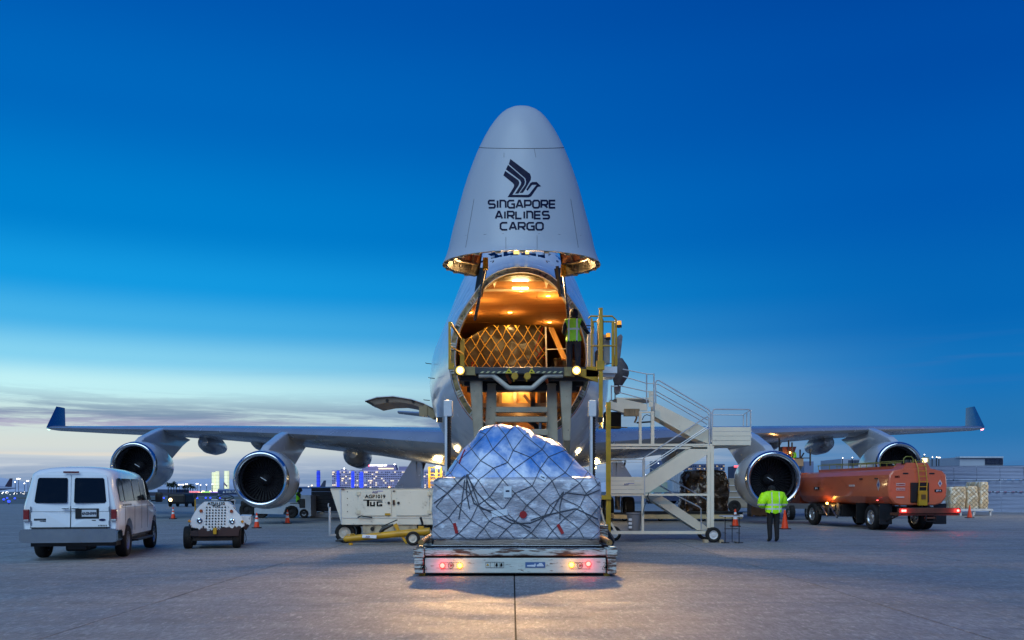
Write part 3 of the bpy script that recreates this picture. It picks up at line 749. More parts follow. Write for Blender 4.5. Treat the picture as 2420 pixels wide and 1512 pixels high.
# landing gear
def gear(x_, y_, zt, r_, rows, spread):
    q = MB(); q.cyl((x_, y_, r_), (x_, y_, zt), .14, .19, 14); q.beam((x_, y_ - rows, r_), (x_, y_ + rows, r_), .16, .18)
    q.tube([(x_, y_ - .15, 1.5), (x_ + .5, y_ + .6, zt - .2)], .06); q.tube([(x_ + .2, y_, 2.4), (x_ + .22, y_, 1.0)], .025); q.beam((x_, y_ + .2, 1.7), (x_, y_ + .55, 1.1), .08, .05)
    go = q.build('landing_gear', mat('gear_paint', '#77716a', .4, .2, var=.4, scale=5), plane, True)
    for a in ((-rows, rows) if rows else (0,)):
        for b in (-spread, spread): wheel(go, (x_ + b, y_ + a, r_), X, r_, .44, m_rubber, m_rimg)
    return go
gear(X0 - 5.5, 50.2, 3.4, .62, .75, .55); gear(X0 + 5.5, 50.2, 3.4, .62, .75, .55); gear(X0 - 1.92, 53.4, 2.6, .62, .75, .55); gear(X0 + 1.92, 53.4, 2.6, .62, .75, .55)
gear(X0, 30.2, 2.9, .62, 0, .45)
for sx in (-1, 1):
    q = MB(); q.prism([(X0 + sx * 5.25, 1.5), (X0 + sx * 6.55, 1.62), (X0 + sx * 5.35, 3.5)][::1], 49.0, 49.06); q.bb((X0 + sx * 5.1, 49.0, 1.35), (X0 + sx * 5.28, 50.8, 3.5)); q.build('gear_door', m_wing, plane)
# open lower cargo door, left of the picture
o_ = [(1032, 968), (1000, 952), (971.6, 942.8), (928, 935.7), (890, 938), (861.6, 947)]; i_ = [(884, 957), (915, 951), (947, 950), (970, 954), (987, 960), (1032, 976)]
q = MB(); q.pxprism(o_ + i_, 34.6, 2.5); q.build('side_cargo_door', mat('door_inside', '#7b6b5c', .45, .2, var=.35, scale=2, bump=.4), plane)
q = MB(); q.pxprism([(x, y - 1.2) for x, y in o_] + [(x, y + .8) for x, y in o_[::-1]], 34.5, 2.7); q.build('door_outer_skin', m_skin, plane)
q = MB()
for x_, y_ in ((914.6, 943), (976, 945)): p = at(x_, y_ + 3, 34.58); q.cyl(p, p - Y * .03, .06, n=12)
for x_, y_ in ((866, 948), (870, 950), (874, 952), (878, 954), (882, 957)): p = at(x_, y_, 34.6); q.box(p, (.09, .12, .06))
q.build('door_hook', m_dark, plane)
q = MB(); q.beam(at(1002, 962, 34.6), at(1030, 985, 34.4), .2, .25); q.box(at(1000, 972, 34.5), (.3, .2, .35)); q.build('door_hinge_box', mat('hinge_tan', '#8c7a5b', .5), plane)
# tail
for sx in (-1, 1):
    q = MB(); q.loft([[Vector((X0 + sx * x_, y_ + a * ch, z_ + b * ch)) for a, b in AF] for x_, y_, ch, z_ in ((.8, 79.5, 8.5, 7.7), (11.2, 88.3, 2.6, 9.15))]); q.build('tailplane', m_wing, plane, True)
q = MB(); q.loft([[Vector((X0 + b * ch * .8, y_ + a * ch, z_)) for a, b in AF] for y_, ch, z_ in ((74, 12, 8.6), (85.5, 4.2, 18.6))]); q.build('tail_fin', mat('fin_blue', '#16306a', .3, coat=.3), plane, True)

# big floodlight of the nose bay
point('floodlight', (X0, 26.45, 7.5), (1., .66, .32), 1900, .16, spot=R(150), rot=(R(-58), 0, 0) if False else None) if False else None
fl = point('floodlight', (X0, 25.6, 7.1), (1., .62, .28), 1900, .12, spot=R(130), blend=.5); point('visor_glow', (X0, 25.0, 6.9), (1., .56, .18), 30, .15)
fl.rotation_euler = Vector((0, -1, -.62)).to_track_quat('-Z', 'Y').to_euler()
point('hold_glow', (X0 + .9, 27.6, 6.9), (1., .62, .22), 46, .25); point('hold_glow', (X0 - 1.1, 28.2, 6.9), (1., .62, .22), 40, .25)
point('hold_glow', (X0, 26.3, 6.9), (1., .66, .28), 36, .2)
# ================================================================== cargo loader
m_load = mat('worn_white_steel', '#b7bdb8', .5, var=.15, scale=2, chips=(2.6, .45, .56, '#54382a', 0, None), stretch=(1.0, 1, 7))
m_load2 = mat('bumper_white', '#bcc4bd', .5, var=.12, scale=2, chips=(2.6, .58, .66, '#5a3d2c', -.2, None), stretch=(1.5, 1, 7))
m_arm = mat('arm_grey', '#a2957f', .42, .15, var=.2, scale=2.5, chips=(14, .64, .70, '#3b3a3a', 0, None))
m_pipe = mat('pipe_white', '#b3aea3', .4, var=.12)
m_rust = mat('rusty_brown', '#402519', .7, var=.35, scale=5)
ld = thing('cargo_loader', 'worn white scissor cargo loader with raised bridge against the open aircraft nose', 'cargo loader', (.06, 20, 0))
def LB(): return MB()
# rear bumper
q = LB(); q.bb((-1.56, 16.5, .06), (1.68, 16.62, .33), bev=.015); q.build('bumper_beam', m_load2, ld)
q = LB(); q.bb((-1.56, 16.56, .33), (1.68, 16.72, .37)); q.build('bumper_recess', m_rust, ld)
q = LB(); q.bb((-1.56, 16.47, .372), (1.68, 16.78, .49), bev=.02); q.build('upper_beam', m_load, ld)
for a, b in ((-1.76, -1.565), (1.685, 1.88)):
    q = LB(); q.bb((a + .02, 16.44, .05), (b - .02, 16.9, .33), bev=.012); q.bb((a, 16.42, .345), (b, 16.95, .50), bev=.012); q.bb((a + .05, 16.46, .5), (b - .03, 16.7, .54), bev=.008)
    q.build('corner_block', m_load, ld)
q = LB(); q.bb((-1.5, 16.75, .30), (1.6, 24.4, .36)); q.bb((-1.70, 16.9, .1), (-1.5, 24.5, .46)); q.bb((1.62, 16.9, .1), (1.82, 24.5, .46))
for k in range(9): q.bb((-1.5, 17 + k * .85, .1), (1.62, 17.1 + k * .85, .3))
q.build('chassis', m_dark, ld)
for k in range(16):
    q = LB(); q.cyl((-1.45, 16.95 + k * .22, .44), (1.57, 16.95 + k * .22, .44), .045, n=10); q.build('deck_roller', m_metal, ld, True)
for sx in (-1, 1):
    q = LB(); xx = .06 + sx * 1.72; q.cyl((xx, 16.85, .585), (xx, 18.6, .60), .055, n=12); q.build('side_roller', mat('roller_brass', '#a98352', .35, .5, var=.3), ld, True)
    q = LB(); q.bb((xx - .09, 18.0, .46), (xx + .09, 24.3, .62)); q.build('side_rail', m_load, ld)
q = LB(); q.bb((1.62, 19.4, .45), (2.02, 20.2, .82), bev=.02); q.build('side_box', m_load, ld)
q = LB(); q.tube([(2.0, 20.6, .1), (2.08, 20.4, .45), (2.0, 20.2, .75)], [.16, .2, .06], 8); q.build('hose_bundle', m_dark, ld, True)
for x_ in (-1.62, 1.70):
    q = LB(); q.bb((x_ - .05, 16.6, .0), (x_ + .06, 16.7, .05)); q.build('skid_foot', m_yel, ld)
# lamps on the bumper
def lamp(px, py, cname, colr, es, r=.042):
    p = at(px, py, 16.49); q = LB(); q.cyl(p + Y * .01, p - Y * .02, r, r * .9, 16); q.build('tail_lamp', mat(cname, colr, .3, emit=colr, es=es), ld)
    q = LB(); q.lathe([(-.012, r), (-.02, r * 1.25), (0, r * 1.3)], p, Y, 16); q.build('lamp_bezel', mat('bezel_' + cname, colr, .4), ld)
lamp(1045, 1336, 'lamp_red', (1., .10, .08), 7.); lamp(1086, 1336, 'lamp_amber', (1., .42, .05), 10.)
lamp(1350, 1334, 'lamp_amber', (1., .42, .05), 10.); lamp(1390, 1332, 'lamp_red', (1., .10, .08), 7.)
for px, c in ((1045, (1, .06, .05)), (1086, (1, .4, .05)), (1350, (1, .4, .05)), (1390, (1, .06, .05))): point('lamp_glow', at(px, 1335, 16.36), c, 1.9, .03)
def frame_rect(mb, a, b, w=.006, y=16.492):
    (x_, z_), (x2, z2) = a, b; x_, x2 = min(x_, x2), max(x_, x2); z_, z2 = min(z_, z2), max(z_, z2)
    for p, r_ in (((x_, y, z_), (x2, y, z_ + w)), ((x_, y, z2 - w), (x2, y, z2)), ((x_, y, z_ + w), (x_ + w, y, z2 - w)), ((x2 - w, y, z_ + w), (x2, y, z2 - w))): mb.bb(Vector(p), Vector(r_) + Y * .006)
def P2(px, py, D=16.48): p = at(px, py, D); return (p.x, p.z)
q = LB()
for px_ in (1065, 1370):
    a, b = P2(px_ - 24, 1329), P2(px_ + 24, 1344); frame_rect(q, a, b, .003, 16.488)
    c = at(px_, 1336, 16.488); q.lathe([(0, .046), (0, .053)], c, Y, 20)
q.build('lamp_plate_mark', m_print, ld, recalc=False)
for px_ in (1067, 1372): text('bumper_badge', 'JBT', .045, at(px_, 1336, 16.486), mat('print_red', '#8a2320', .5), ld)
q = LB(); frame_rect(q, P2(1147, 1328), P2(1190, 1341), .003, 16.488)
for k in (1158, 1168, 1179): q.bb(at(k, 1328, 16.488), at(k + .4, 1341, 16.492))
for k in (1173, 1184): q.pxprism([(k - 3, 1337), (k - 1, 1330), (k + 2, 1331), (k + 3, 1336), (k, 1339)], 16.488, .005)
q.build('pictogram_label', m_print, ld)
q = LB(); q.pxprism([(1149, 1336), (1152, 1331), (1155.5, 1336)], 16.487, .004); q.build('pictogram_triangle', m_yel, ld)
q = LB(); q.pxprism([(1241, 1328), (1288, 1328), (1288, 1341), (1241, 1341)], 16.489, .005); q.build('picture_label', mat('label_blue', '#3f5f8f', .5), ld)
q = LB(); q.pxprism([(1244, 1338), (1246, 1335), (1262, 1334), (1264, 1330), (1266, 1335), (1264, 1339)], 16.484, .004); q.pxprism([(1268, 1334), (1272, 1333), (1274, 1330), (1280, 1330), (1283, 1334), (1285, 1338), (1268, 1338)], 16.484, .004)
q.build('picture_label_print', mat('label_pale', '#c4cdd6', .5), ld)
for px_, sx in ((1000, 1), (1431, 1)):
    q = LB(); tri = [(px_ - 9, 1345), (px_, 1329), (px_ + 9, 1345)]
    for a, b in zip(tri, tri[1:] + tri[:1]): q.beam(at(*a, 16.435), at(*b, 16.435), .006, .008, Y)
    q.pxprism([(px_ - 4, 1343), (px_ - 4, 1339), (px_ - 1, 1340), (px_ - 1, 1336), (px_ + 2, 1336), (px_ + 4, 1343)], 16.432, .006)
    q.build('warning_triangle', m_print, ld)
# scissor arms and lifting legs under the bridge
def arm(pt_top, pt_bot, Dt, Db, th, name='lift_leg'):
    q = LB(); T = [at(x, y, Dt) for x, y in pt_top]; B = [at(x, y, Db) for x, y in pt_bot]
    r0 = [T[0], T[1], T[1] + Y * th, T[0] + Y * th]; r1 = [B[0], B[1], B[1] + Y * th, B[0] + Y * th]; q.loft([r1, r0])
    bmesh.ops.bevel(q.bm, geom=list(q.bm.edges), offset=.018, segments=2, affect='EDGES'); q.build(name, m_arm, ld)
arm(((1109, 893), (1139, 893)), ((1120, 1042), (1141, 1042)), 22.4, 22.4, .3); arm(((1322, 893), (1352, 893)), ((1331, 1042), (1347, 1042)), 22.4, 22.4, .3)
arm(((1150, 905), (1173, 905)), ((1138, 1250), (1169, 1250)), 22.9, 22.6, .25, 'inner_leg'); arm(((1291, 905), (1315, 905)), ((1291, 1250), (1322, 1250)), 22.9, 22.6, .25, 'inner_leg')
for x_ in (at(1130, 0, 22.5).x, at(1339, 0, 22.5).x):
    q = LB(); q.beam((x_, 22.5, 2.85), (x_, 24.2, .5), .16, .24); q.build('scissor_arm', m_arm, ld)
for (a, b, y0_, y1_) in ((1170, 1293, 961, 974), (1168, 1294, 984, 997), (1166, 1294, 1014, 1028)):
    q = LB(); q.bb(at(a, y0_, 22.55), at(b, y1_, 22.55) + Y * .18, bev=.01); q.build('cross_member', m_arm, ld)
q = LB()
for x_ in (1181, 1276): q.cyl(at(x_, 997, 22.7), at(x_, 1016, 22.7), .035, n=12)
q.build('lift_ram', m_metal, ld, True)
q = LB()
for k in range(6): q.tube([at(1240 + k * 4, 990 + k, 22.9), at(1262 + k * 3, 1010, 23), at(1280 + k * 2, 1045, 23)], .016, 6)
for k in range(5): q.tube([at(1250 + k * 4, 905, 23.2), at(1253 + k * 2.5, 935, 23.3), at(1256 + k * 2, 965, 23.3)], .014, 6)
q.build('hose', m_black, ld, True)
for sx, xa, xb in ((-1, -1.55, -1.2), (1, 1.35, 1.7)):
    for p0, p1 in (((xa, 17.6, .55), (xa, 21.9, 1.5)), ((xb, 22.6, 1.5), (xb, 18.2, .5))):
        pass
q = LB(); q.tube([at(x, y, 22.15) for x, y in ((1131, 887), (1160, 886.5), (1166, 888), (1198, 914), (1204, 917), (1254, 917), (1260, 914.5), (1290, 888), (1296, 886.5), (1330, 886.5))], .062, 12); q.build('bent_pipe', m_pipe, ld, True)
# yellow and black pair of masts with accordion guards
for xa, xb, xg0, xg1 in ((1048, 1068, 1051, 1066), (1391, 1409, 1394, 1408)):
    q = LB(); q.bb(at(xa, 945, 21.5), at(xb, 984, 21.5) + Y * .28, bev=.02); q.build('mast_cap', m_white, ld)
    q = LB(); ya, yb = at(xg0, 984, 21.55), at(xg1, 1262, 21.55); n_ = 46
    for k in range(n_):
        z0_ = yb.z + (ya.z - yb.z) * k / n_; z1_ = yb.z + (ya.z - yb.z) * (k + 1) / n_; q.bb((ya.x + .03, 21.57, z0_), (yb.x - .01, 21.72, z0_ + (z1_ - z0_) * .55)); q.bb((ya.x + .04, 21.6, z0_ + (z1_ - z0_) * .55), (yb.x - .02, 21.7, z1_))
    q.build('chain_guard', mat('guard_brown', '#2b1a12', .6), ld)
    q = LB(); q.bb((ya.x - .0, 21.5, .4), (ya.x + .055, 21.75, ya.z)); q.build('mast', m_white, ld)
for sx, px_ in ((-1, 1049), (1, 1408)):  # lamps added on the masts to throw warm light on power unit and stairs
    p = at(px_, 992, 21.6) + X * sx * .1; q = LB(); q.box(p, (.12, .14, .12)); q.build('work_or_fill_lamp', m_black, ld)
    q = LB(); q.box(p + X * sx * .065, (.01, .1, .08)); q.build('fill_lamp_lens', mat('fill_lens', (1, .8, .4), emit=(1., .75, .35), es=8.), ld)
    s_ = point('fill_light', p + X * sx * .1, (1., .66, .3), 330, .05, spot=R(110), blend=.6); s_.rotation_euler = Vector((sx, .95, -.22)).to_track_quat('-Z', 'Y').to_euler()
# bridge
q = LB(); q.bb((-1.35, 22.25, 4.40), (1.95, 25.35, 4.52)); q.build('bridge_deck', mat('deck_plate', '#2b2826', .55, .3, var=.3), ld)
q = LB(); q.bb(at(1122, 867, 22.05), at(1332, 883, 22.05) + Y * .12, bev=.01); q.build('edge_beam', mat('edge_beam_grey', '#33353a', .5, .1, var=.4, scale=3), ld)
q = LB()
for k in range(15):
    px_ = 1139 + k * 13.2
    if 1229 < px_ + 5 < 1252 or px_ < 1134 or 1212 < px_ < 1262 and False: continue
    if 1222 < px_ < 1256: continue
    q.pxprism([(px_ - 5, 881.5), (px_, 877), (px_ + 5.5, 877), (px_ + .5, 881.5)], 22.042, .01)
q.build('hazard_stripe', mat('stripe_pale', '#b9b68a', .5), ld)
for px_ in (1202, 1256):
    q = LB(); q.pxprism([(px_ - 8, 882), (px_, 869), (px_ + 8, 882)], 22.035, .008); q.build('hazard_triangle', mat('tri_yellow', '#c9b422', .5), ld)
    q = LB(); q.pxprism([(px_ - 3, 879), (px_, 875), (px_ + 3, 879)], 22.03, .006); q.build('triangle_mark', m_print, ld)
for px_ in (1216, 1246):
    q = LB(); c = at(px_, 888, 21.98); q.cyl(c, c + Y * .2, .085, n=8); q.tube([c + Vector((-.02, 0, -.08)), c + Vector((-.02, 0, -.14))], .012); q.build('sheave', m_yel, ld)
q = LB(); q.bb((-1.25, 22.3, 4.2), (1.85, 22.45, 4.36)); q.bb((-1.2, 23.2, 4.18), (1.8, 23.4, 4.38)); q.bb((-1.2, 24.6, 4.18), (1.8, 24.8, 4.38)); q.tube([at(1180, 888, 22.5), at(1290, 888, 22.5)], .025)
q.bb((-1.0, 22.9, 4.02), (1.6, 23.1, 4.16)); q.build('bridge_underframe', m_dark, ld)
q = LB(); q.beam(at(1196, 884, 22.2), at(1206, 905, 22.3), .05, .05); q.beam(at(1290, 884, 22.2), at(1293, 905, 22.3), .05, .05); q.build('red_strut', mat('strut_orange', '#8e3c14', .5), ld)
q = LB(); q.bb(at(1332, 867, 22.1), at(1358, 888, 22.1) + Y * .3); q.build('bridge_side_plate', mat('side_plate', '#86764c', .5, var=.4, scale=4), ld); q = LB(); q.bb(at(1072, 866, 22.1), at(1124, 886, 22.1) + Y * .1); q.build('bridge_side_plate', mat('side_plate', '#86764c'), ld)
# floodlights on the bridge
for px_, py_ in ((1087, 875), (1362, 875)):
    p = at(px_, py_, 22.0); q = LB(); q.lathe([(0, .10), (.02, .125), (.09, .115), (.16, .06), (.17, .005)], p, Y, 20); q.build('lamp_housing', m_black, ld, True)
    q = LB(); q.lathe([(-.01, .001), (-.006, .06)], p, Y, 20); q.build('bridge_floodlight', mat('flood_lens', (1, .85, .5), emit=(1., .86, .5), es=30.), ld)
    q = LB(); q.lathe([(-.006, .061), (0, .105)], p, Y, 20); q.build('lamp_halo_ring', mat('flood_ring', (1, .6, .15), emit=(1., .55, .08), es=1.3), ld)  # emissive ring stands in for the yellow halo round the lens
    s_ = point('bridge_flood', p - Y * .03, (1., .58, .22), 2000, .06, spot=R(84), blend=1.); s_.rotation_euler = Vector((0, -1, -.62)).to_track_quat('-Z', 'Y').to_euler()
# rails: left side
q = LB(); q.bb(at(1059, 760, 22.6), at(1065, 868, 22.6) + Y * .06); q.beam(at(1064, 762, 22.6), at(1089, 802, 23.6), .05, .05); q.bb(at(1087, 800, 23.6), at(1097, 868, 23.6) + Y * .05); q.beam(at(1062, 818, 22.6), at(1095, 836, 23.6), .03, .03)
q.bb(at(1059, 858, 22.5), at(1072, 872, 22.5) + Y * .1); q.build('guard_rail', m_yel, ld)
# right side: operator cage
q = LB()
cg = [(1396, 22.4), (1413, 22.4), (1445, 22.4), (1453, 22.4)]
for px_, D in cg: q.bb(at(px_, 752 if px_ < 1430 else 760, D), at(px_ + 4, 867, D) + Y * .04)
q.tube([at(1390, 752, 22.4), at(1395, 747, 22.4), at(1446, 747, 22.4), at(1455, 755, 22.4), at(1457, 862, 22.4)], .022, 8); q.tube([at(1396, 817, 22.4), at(1457, 817, 22.4)], .02, 8)
q.build('operator_cage', m_yel, ld); q = LB()
for px_ in (1400, 1449): q.bb(at(px_, 760, 23.6), at(px_ + 3, 862, 23.6) + Y * .04)
q.tube([at(1400, 760, 23.6), at(1452, 760, 23.6)], .02, 8); q.build('operator_cage', m_yel, ld)
q = LB(); q.bb(at(1385, 866, 22.2), at(1413, 890, 22.2) + Y * .9); q.prism([(at(1385, 890, 22.2).x - .3, 4.35), (at(1385, 866, 22.2).x - .3, 4.5), (at(1413, 890, 22.2).x, 4.42), (at(1413, 890, 22.2).x, 4.15)], 22.2, 22.3); q.build('cage_floor_beam', m_yel, ld)
q = LB(); q.bb(at(1420, 866, 22.3), at(1458, 881, 22.3) + Y * 1.0); q.bb(at(1424, 881, 22.4), at(1452, 890, 22.4) + Y * .6); q.build('cage_floor', m_white, ld)
q = LB(); q.bb(at(1389, 788, 22.9), at(1404, 866, 22.9) + Y * .35, bev=.02); q.bb(at(1424, 790, 22.9), at(1441, 858, 22.9) + Y * .3, bev=.02); q.build('control_console', mat('console_grey', '#9b9a94', .45, var=.2), ld)
q = LB(); q.bb(at(1411, 752, 22.7), at(1426, 825, 22.7) + Y * .12, bev=.03); q.bb(at(1408, 826, 22.7), at(1426, 862, 22.7) + Y * .4, bev=.03); q.build('operator_seat', m_black, ld)
q = LB(); q.tube([at(1390 + 12 * math.cos(a), 773 + 4 * math.sin(a), 22.8) for a in [k * math.pi / 6 for k in range(12)]], .012, 6, True); q.build('hand_wheel', m_black, ld)
for px_, py_, D in ((1463, 768, 22.4), (1437, 797, 22.8)):
    p = at(px_, py_, D); q = LB(); q.cyl(p, p + Z * .10, .055, .05, 12); q.build('beacon', mat('beacon_amber', (.9, .35, .02), .3, emit=(1., .38, .03), es=.8), ld)
    q = LB(); q.cyl(p - Z * .06, p, .06, n=12); q.beam(p - Z * .03, p - Z * .03 + X * -.1, .03, .03); q.build('beacon_base', m_black, ld)
q = LB(); q.bb(at(1415, 727, 21.9), at(1424, 1012, 21.9) + Y * .07); q.bb(at(1409, 852, 21.86), at(1428, 873, 21.86) + Y * .16); q.build('guide_post', m_yel, ld)
q = LB(); q.bb(at(1432, 950, 21.2), at(1443, 1262, 21.2) + Y * .08); q.bb(at(1420, 1170, 21.15), at(1444, 1180, 21.15) + Y * .1)
for k in range(14): p = at(1437.5, 965 + k * 21, 21.19); q.cyl(p, p - Y * .012, .012, n=6)
q.build('guide_post', m_yel, ld)
q = LB(); q.lathe([(0, .035), (0, .055), (.03, .055), (.03, .035), (0, .035)], at(1417, 1009, 21.8), Y, 14); q.beam(at(1408, 1009, 21.8), at(1414, 1009, 21.8), .03, .03); q.build('lifting_eye', m_white, ld)

# ================================================================== loads
m_wrap = mat('clear_wrap_over_boxes', '#a9abb8', .28, var=.4, scale=2.2, spec=.7, coat=.5, bump=1., bscale=6, streak=(3, .5, .66, '#d4dbe8'), stretch=(1., 1., 2.0))
m_carton = mat('wrapped_carton', '#8a7a6e', .3, var=.3, scale=2.5, coat=.5, bump=.7, bscale=14, streak=(4, .55, .72, '#a9a6ae'), stretch=(.7, .7, 3))
m_tarp = mat('blue_tarp', '#3f7ac2', .34, var=.35, scale=1.8, coat=.6, bump=.6, bscale=6, streak=(2.2, .32, .72, '#b9c9e4'))
m_foil = mat('black_film', '#17120e', .42, var=.3, scale=3, coat=.15, bump=1., bscale=5)
m_rope = mat('net_rope', '#4a4e58', .8, var=.3, scale=30)
m_ropey = mat('net_rope_yellow', '#dcb84e', .6, var=.2, scale=30)
m_redt = mat('red_webbing', '#9c1418', .6)
pal = thing('wrapped_cargo_pallet', 'film-wrapped pallet load under a dark net with blue covered hump, on the loader deck', 'cargo pallet', (.08, 18.6, .49))
q = MB(); q.bb((-1.52, 17.3, .49), (1.68, 19.8, .515), bev=.006); q.build('pallet_base', m_metal, pal)
def lump(v, a, s_): return a * noise.noise(v * s_)
SIL = [(1020, 1162), (1030, 1155), (1036, 1136), (1048, 1128), (1060, 1110), (1076, 1085), (1090, 1062), (1106, 1050), (1120, 1035), (1132, 1018), (1150, 1008), (1172, 1004), (1195, 1003), (1225, 1004), (1244, 1011), (1262, 1026), (1282, 1031), (1305, 1036), (1325, 1044), (1338, 1062), (1352, 1080), (1372, 1100), (1395, 1113), (1405, 1128), (1416, 1165)]
def hx(x):
    px_ = CX + x * F / 18.2
    for (a, b), (c, d) in zip(SIL, SIL[1:]):
        if a <= px_ <= c: return EYE + (HZ - (b + (d - b) * (px_ - a) / (c - a))) * 18.2 / F
    return 1.5
XL, XR, YF, YB = -1.52, 1.69, 17.36, 19.78
def load_block(x0_, x1_, y0_, y1_, z0_, z1_, nx=46, ny=30, nz=18, amp=.022):
    """rounded box, all six sides gridded and pushed about a little"""
    mb = MB(); bmesh.ops.create_cube(mb.bm, size=2)
    bmesh.ops.subdivide_edges(mb.bm, edges=list(mb.bm.edges), cuts=nz, use_grid_fill=True)
    for v_ in mb.bm.verts:
        c = v_.co; r_ = .12
        p = Vector((x0_ + (c.x + 1) / 2 * (x1_ - x0_), y0_ + (c.y + 1) / 2 * (y1_ - y0_), z0_ + (c.z + 1) / 2 * (z1_ - z0_)))
        i_ = Vector((min(max(p.x, x0_ + r_), x1_ - r_), min(max(p.y, y0_ + r_), y1_ - r_), min(p.z, z1_ - r_)))
        d = p - i_
        if d.length > 1e-6: p = i_ + d.normalized() * r_ if d.length > r_ else p
        nn_ = (p - Vector(((x0_ + x1_) / 2, (y0_ + y1_) / 2, p.z))).normalized()
        p += nn_ * (lump(p, amp * 1.6, 1.3) + lump(p, amp * .9, 4.1) + lump(p, amp * .5, 11)); v_.co = p
    return mb
lb = load_block(-1.50, 1.68, YF, YB, .62, 1.80); lb_b = lb.bm.copy(); lb.build('wrapped_boxes', m_wrap, pal, True, ang=180)
q = load_block(-1.49, 1.67, YF + .01, YB - .01, .516, .70, nz=10, amp=.008); q.build('lower_cartons', m_carton, pal, True, ang=180)
hm = MB(); NX, NY = 84, 44; V = []
def gy(y):
    t = (y - (YF + .05)) / .95; t = min(1, max(0, t)); return math.sin(t * math.pi / 2) ** .8
for j in range(NY + 1):
    row = []
    for i in range(NX + 1):
        x = XL + .06 + (XR - XL - .12) * i / NX; y = YF + .05 + (YB - YF - .1) * j / NY
        z_ = 1.60 + (hx(x) - 1.60) * gy(y) * (1 - .18 * max(0, (y - 18.6) / 1.2)); p = Vector((x, y, z_))
        m_ = min(1, 4 * gy(y)); k = lump(p, .07, 2.0) + lump(p, .018, 5.5) + abs(lump(p + Vector((3, 1, 7)), .035, 3.2)) - .015
        row.append(hm.bm.verts.new(p + Vector((lump(p + Vector((9, 0, 0)), .03, 4), -abs(k) * .8, k)) * m_))
    V.append(row)
for j in range(NY):
    for i in range(NX): hm.face([V[j][i], V[j][i + 1], V[j + 1][i + 1], V[j + 1][i]])
for j in (0, NY):
    B = [hm.bm.verts.new(v_.co + Vector((0, 0, -.18))) for v_ in V[j]]
    for i in range(NX): hm.face([V[j][i], V[j][i + 1], B[i + 1], B[i]])
hb = hm.bm.copy(); hm.build('blue_cover', m_tarp, pal, True, ang=180)
allb = bmesh.new()
for b_ in (lb_b, hb):
    me_ = bpy.data.meshes.new('x'); b_.to_mesh(me_); allb.from_mesh(me_); bpy.data.meshes.remove(me_); b_.free()
load_bvh = BVHTree.FromBMesh(allb); allb.free()
def lhit(x, z_, off=.012, y0_=15):
    h, nrm, i, l_ = load_bvh.ray_cast(Vector((x, y0_, z_)), Y)
    return None if h is None else h - Y * off
def rope_path(a, b, n=14, r_=.011, mb=None, jitter=0.):
    pts = []
    for k in range(n + 1):
        p = Vector(a).lerp(Vector(b), k / n); h = lhit(p.x, p.y)
        if h is None:
            if len(pts) > 1: break
            pts = []; continue
        pts.append(h)
    if len(pts) > 1: mb.tube(pts, r_, 5)
net = MB(); nodes = {}
gxn, gzn = 8, 11
for j in range(gzn):
    for i in range(gxn):
        x = -1.47 + i * 3.12 / (gxn - 1) + (.0 if j % 2 else .222); z_ = .56 + j * .225
        edge = i in (0, gxn - 1)
        nodes[i, j] = (x + random.uniform(-.075, .075), z_ + (random.uniform(-.06, .06) if j else 0))
for j in range(gzn - 1):
    for i in range(gxn):
        for di in ((-1, 0) if j % 2 else (0, 1)):
            k = (i + di, j + 1)
            if k in nodes: rope_path(nodes[i, j], nodes[k], 10, .0068, net)
for pts, r_ in (([(-.85, 1.85), (-.86, 1.5), (-.80, 1.2)], .012), ([(-.87, 1.83), (-.72, 1.3), (-.4, 1.13), (.0, .92), (.35, .93), (.75, 1.1), (1.2, 1.2), (1.62, 1.0)], .011), ([(-.85, 1.82), (-.66, 1.5), (-.45, 1.28), (-.05, 1.0), (.35, .84)], .012),
                ([(-.83, 1.82), (-.7, 1.48), (-.6, 1.2), (-.35, 1.15)], .01), ([(-.9, 1.82), (-1.2, 1.5), (-1.47, 1.3)], .01), ([(.95, 1.5), (.72, 1.1), (.35, .98)], .011), ([(.97, 1.52), (.9, 1.25), (.9, 1.0)], .01), ([(1.0, 1.5), (1.4, 1.45), (1.65, 1.55)], .01), ([(-.88, 1.8), (-.95, 1.3), (-1.0, 1.0)], .01)):
    for a, b in zip(pts, pts[1:]): rope_path(a, b, 6, r_, net)
net.build('cargo_net', m_rope, pal, True)
def patch(name, cx_, cz_, w, h_, m_, off=.022, ang=0., parent=None):
    q = MB(); ca, sa = math.cos(ang), math.sin(ang); g4 = []
    for j in range(5):
        g4.append([])
        for i in range(5):
            a, b = (i / 4 - .5) * w, (j / 4 - .5) * h_; g4[-1].append(lhit(cx_ + a * ca - b * sa, cz_ + a * sa + b * ca, off))
    for j in range(4):
        for i in range(4):
            c4 = [g4[j][i], g4[j][i + 1], g4[j + 1][i + 1], g4[j + 1][i]]
            if all(c is not None for c in c4): q.poly(c4)
    return q.build(name, m_, parent or pal)
def PL(px_, py_, D=17.3): p = at(px_, py_, D); return p.x, p.z
m_paper = mat('paper_label', '#cfd8e2', .5, var=.05)
patch('paper_label', *PL(1199, 1162), .15, .21, m_paper); patch('label_print', *PL(1199, 1160), .07, .03, m_navy, .026)
patch('paper_label', *PL(1281, 1128, 17.7), .13, .09, m_paper, ang=-.5); patch('label_print', *PL(1281, 1128, 17.7), .07, .02, m_print, .026, ang=-.5)
patch('red_tag', *PL(1076, 1248), .06, .2, m_redt, .03, ang=.25); patch('red_tag', *PL(1324, 1250), .06, .2, m_redt, .03, ang=.5)
patch('white_strap', *PL(1180, 1212), .3, .12, m_paper, .02, ang=.15)
q = MB(); p = lhit(*PL(1236, 1216)); q.cyl(p - Y * .04, p, .07, n=16); q.build('red_cap', m_redt, pal)
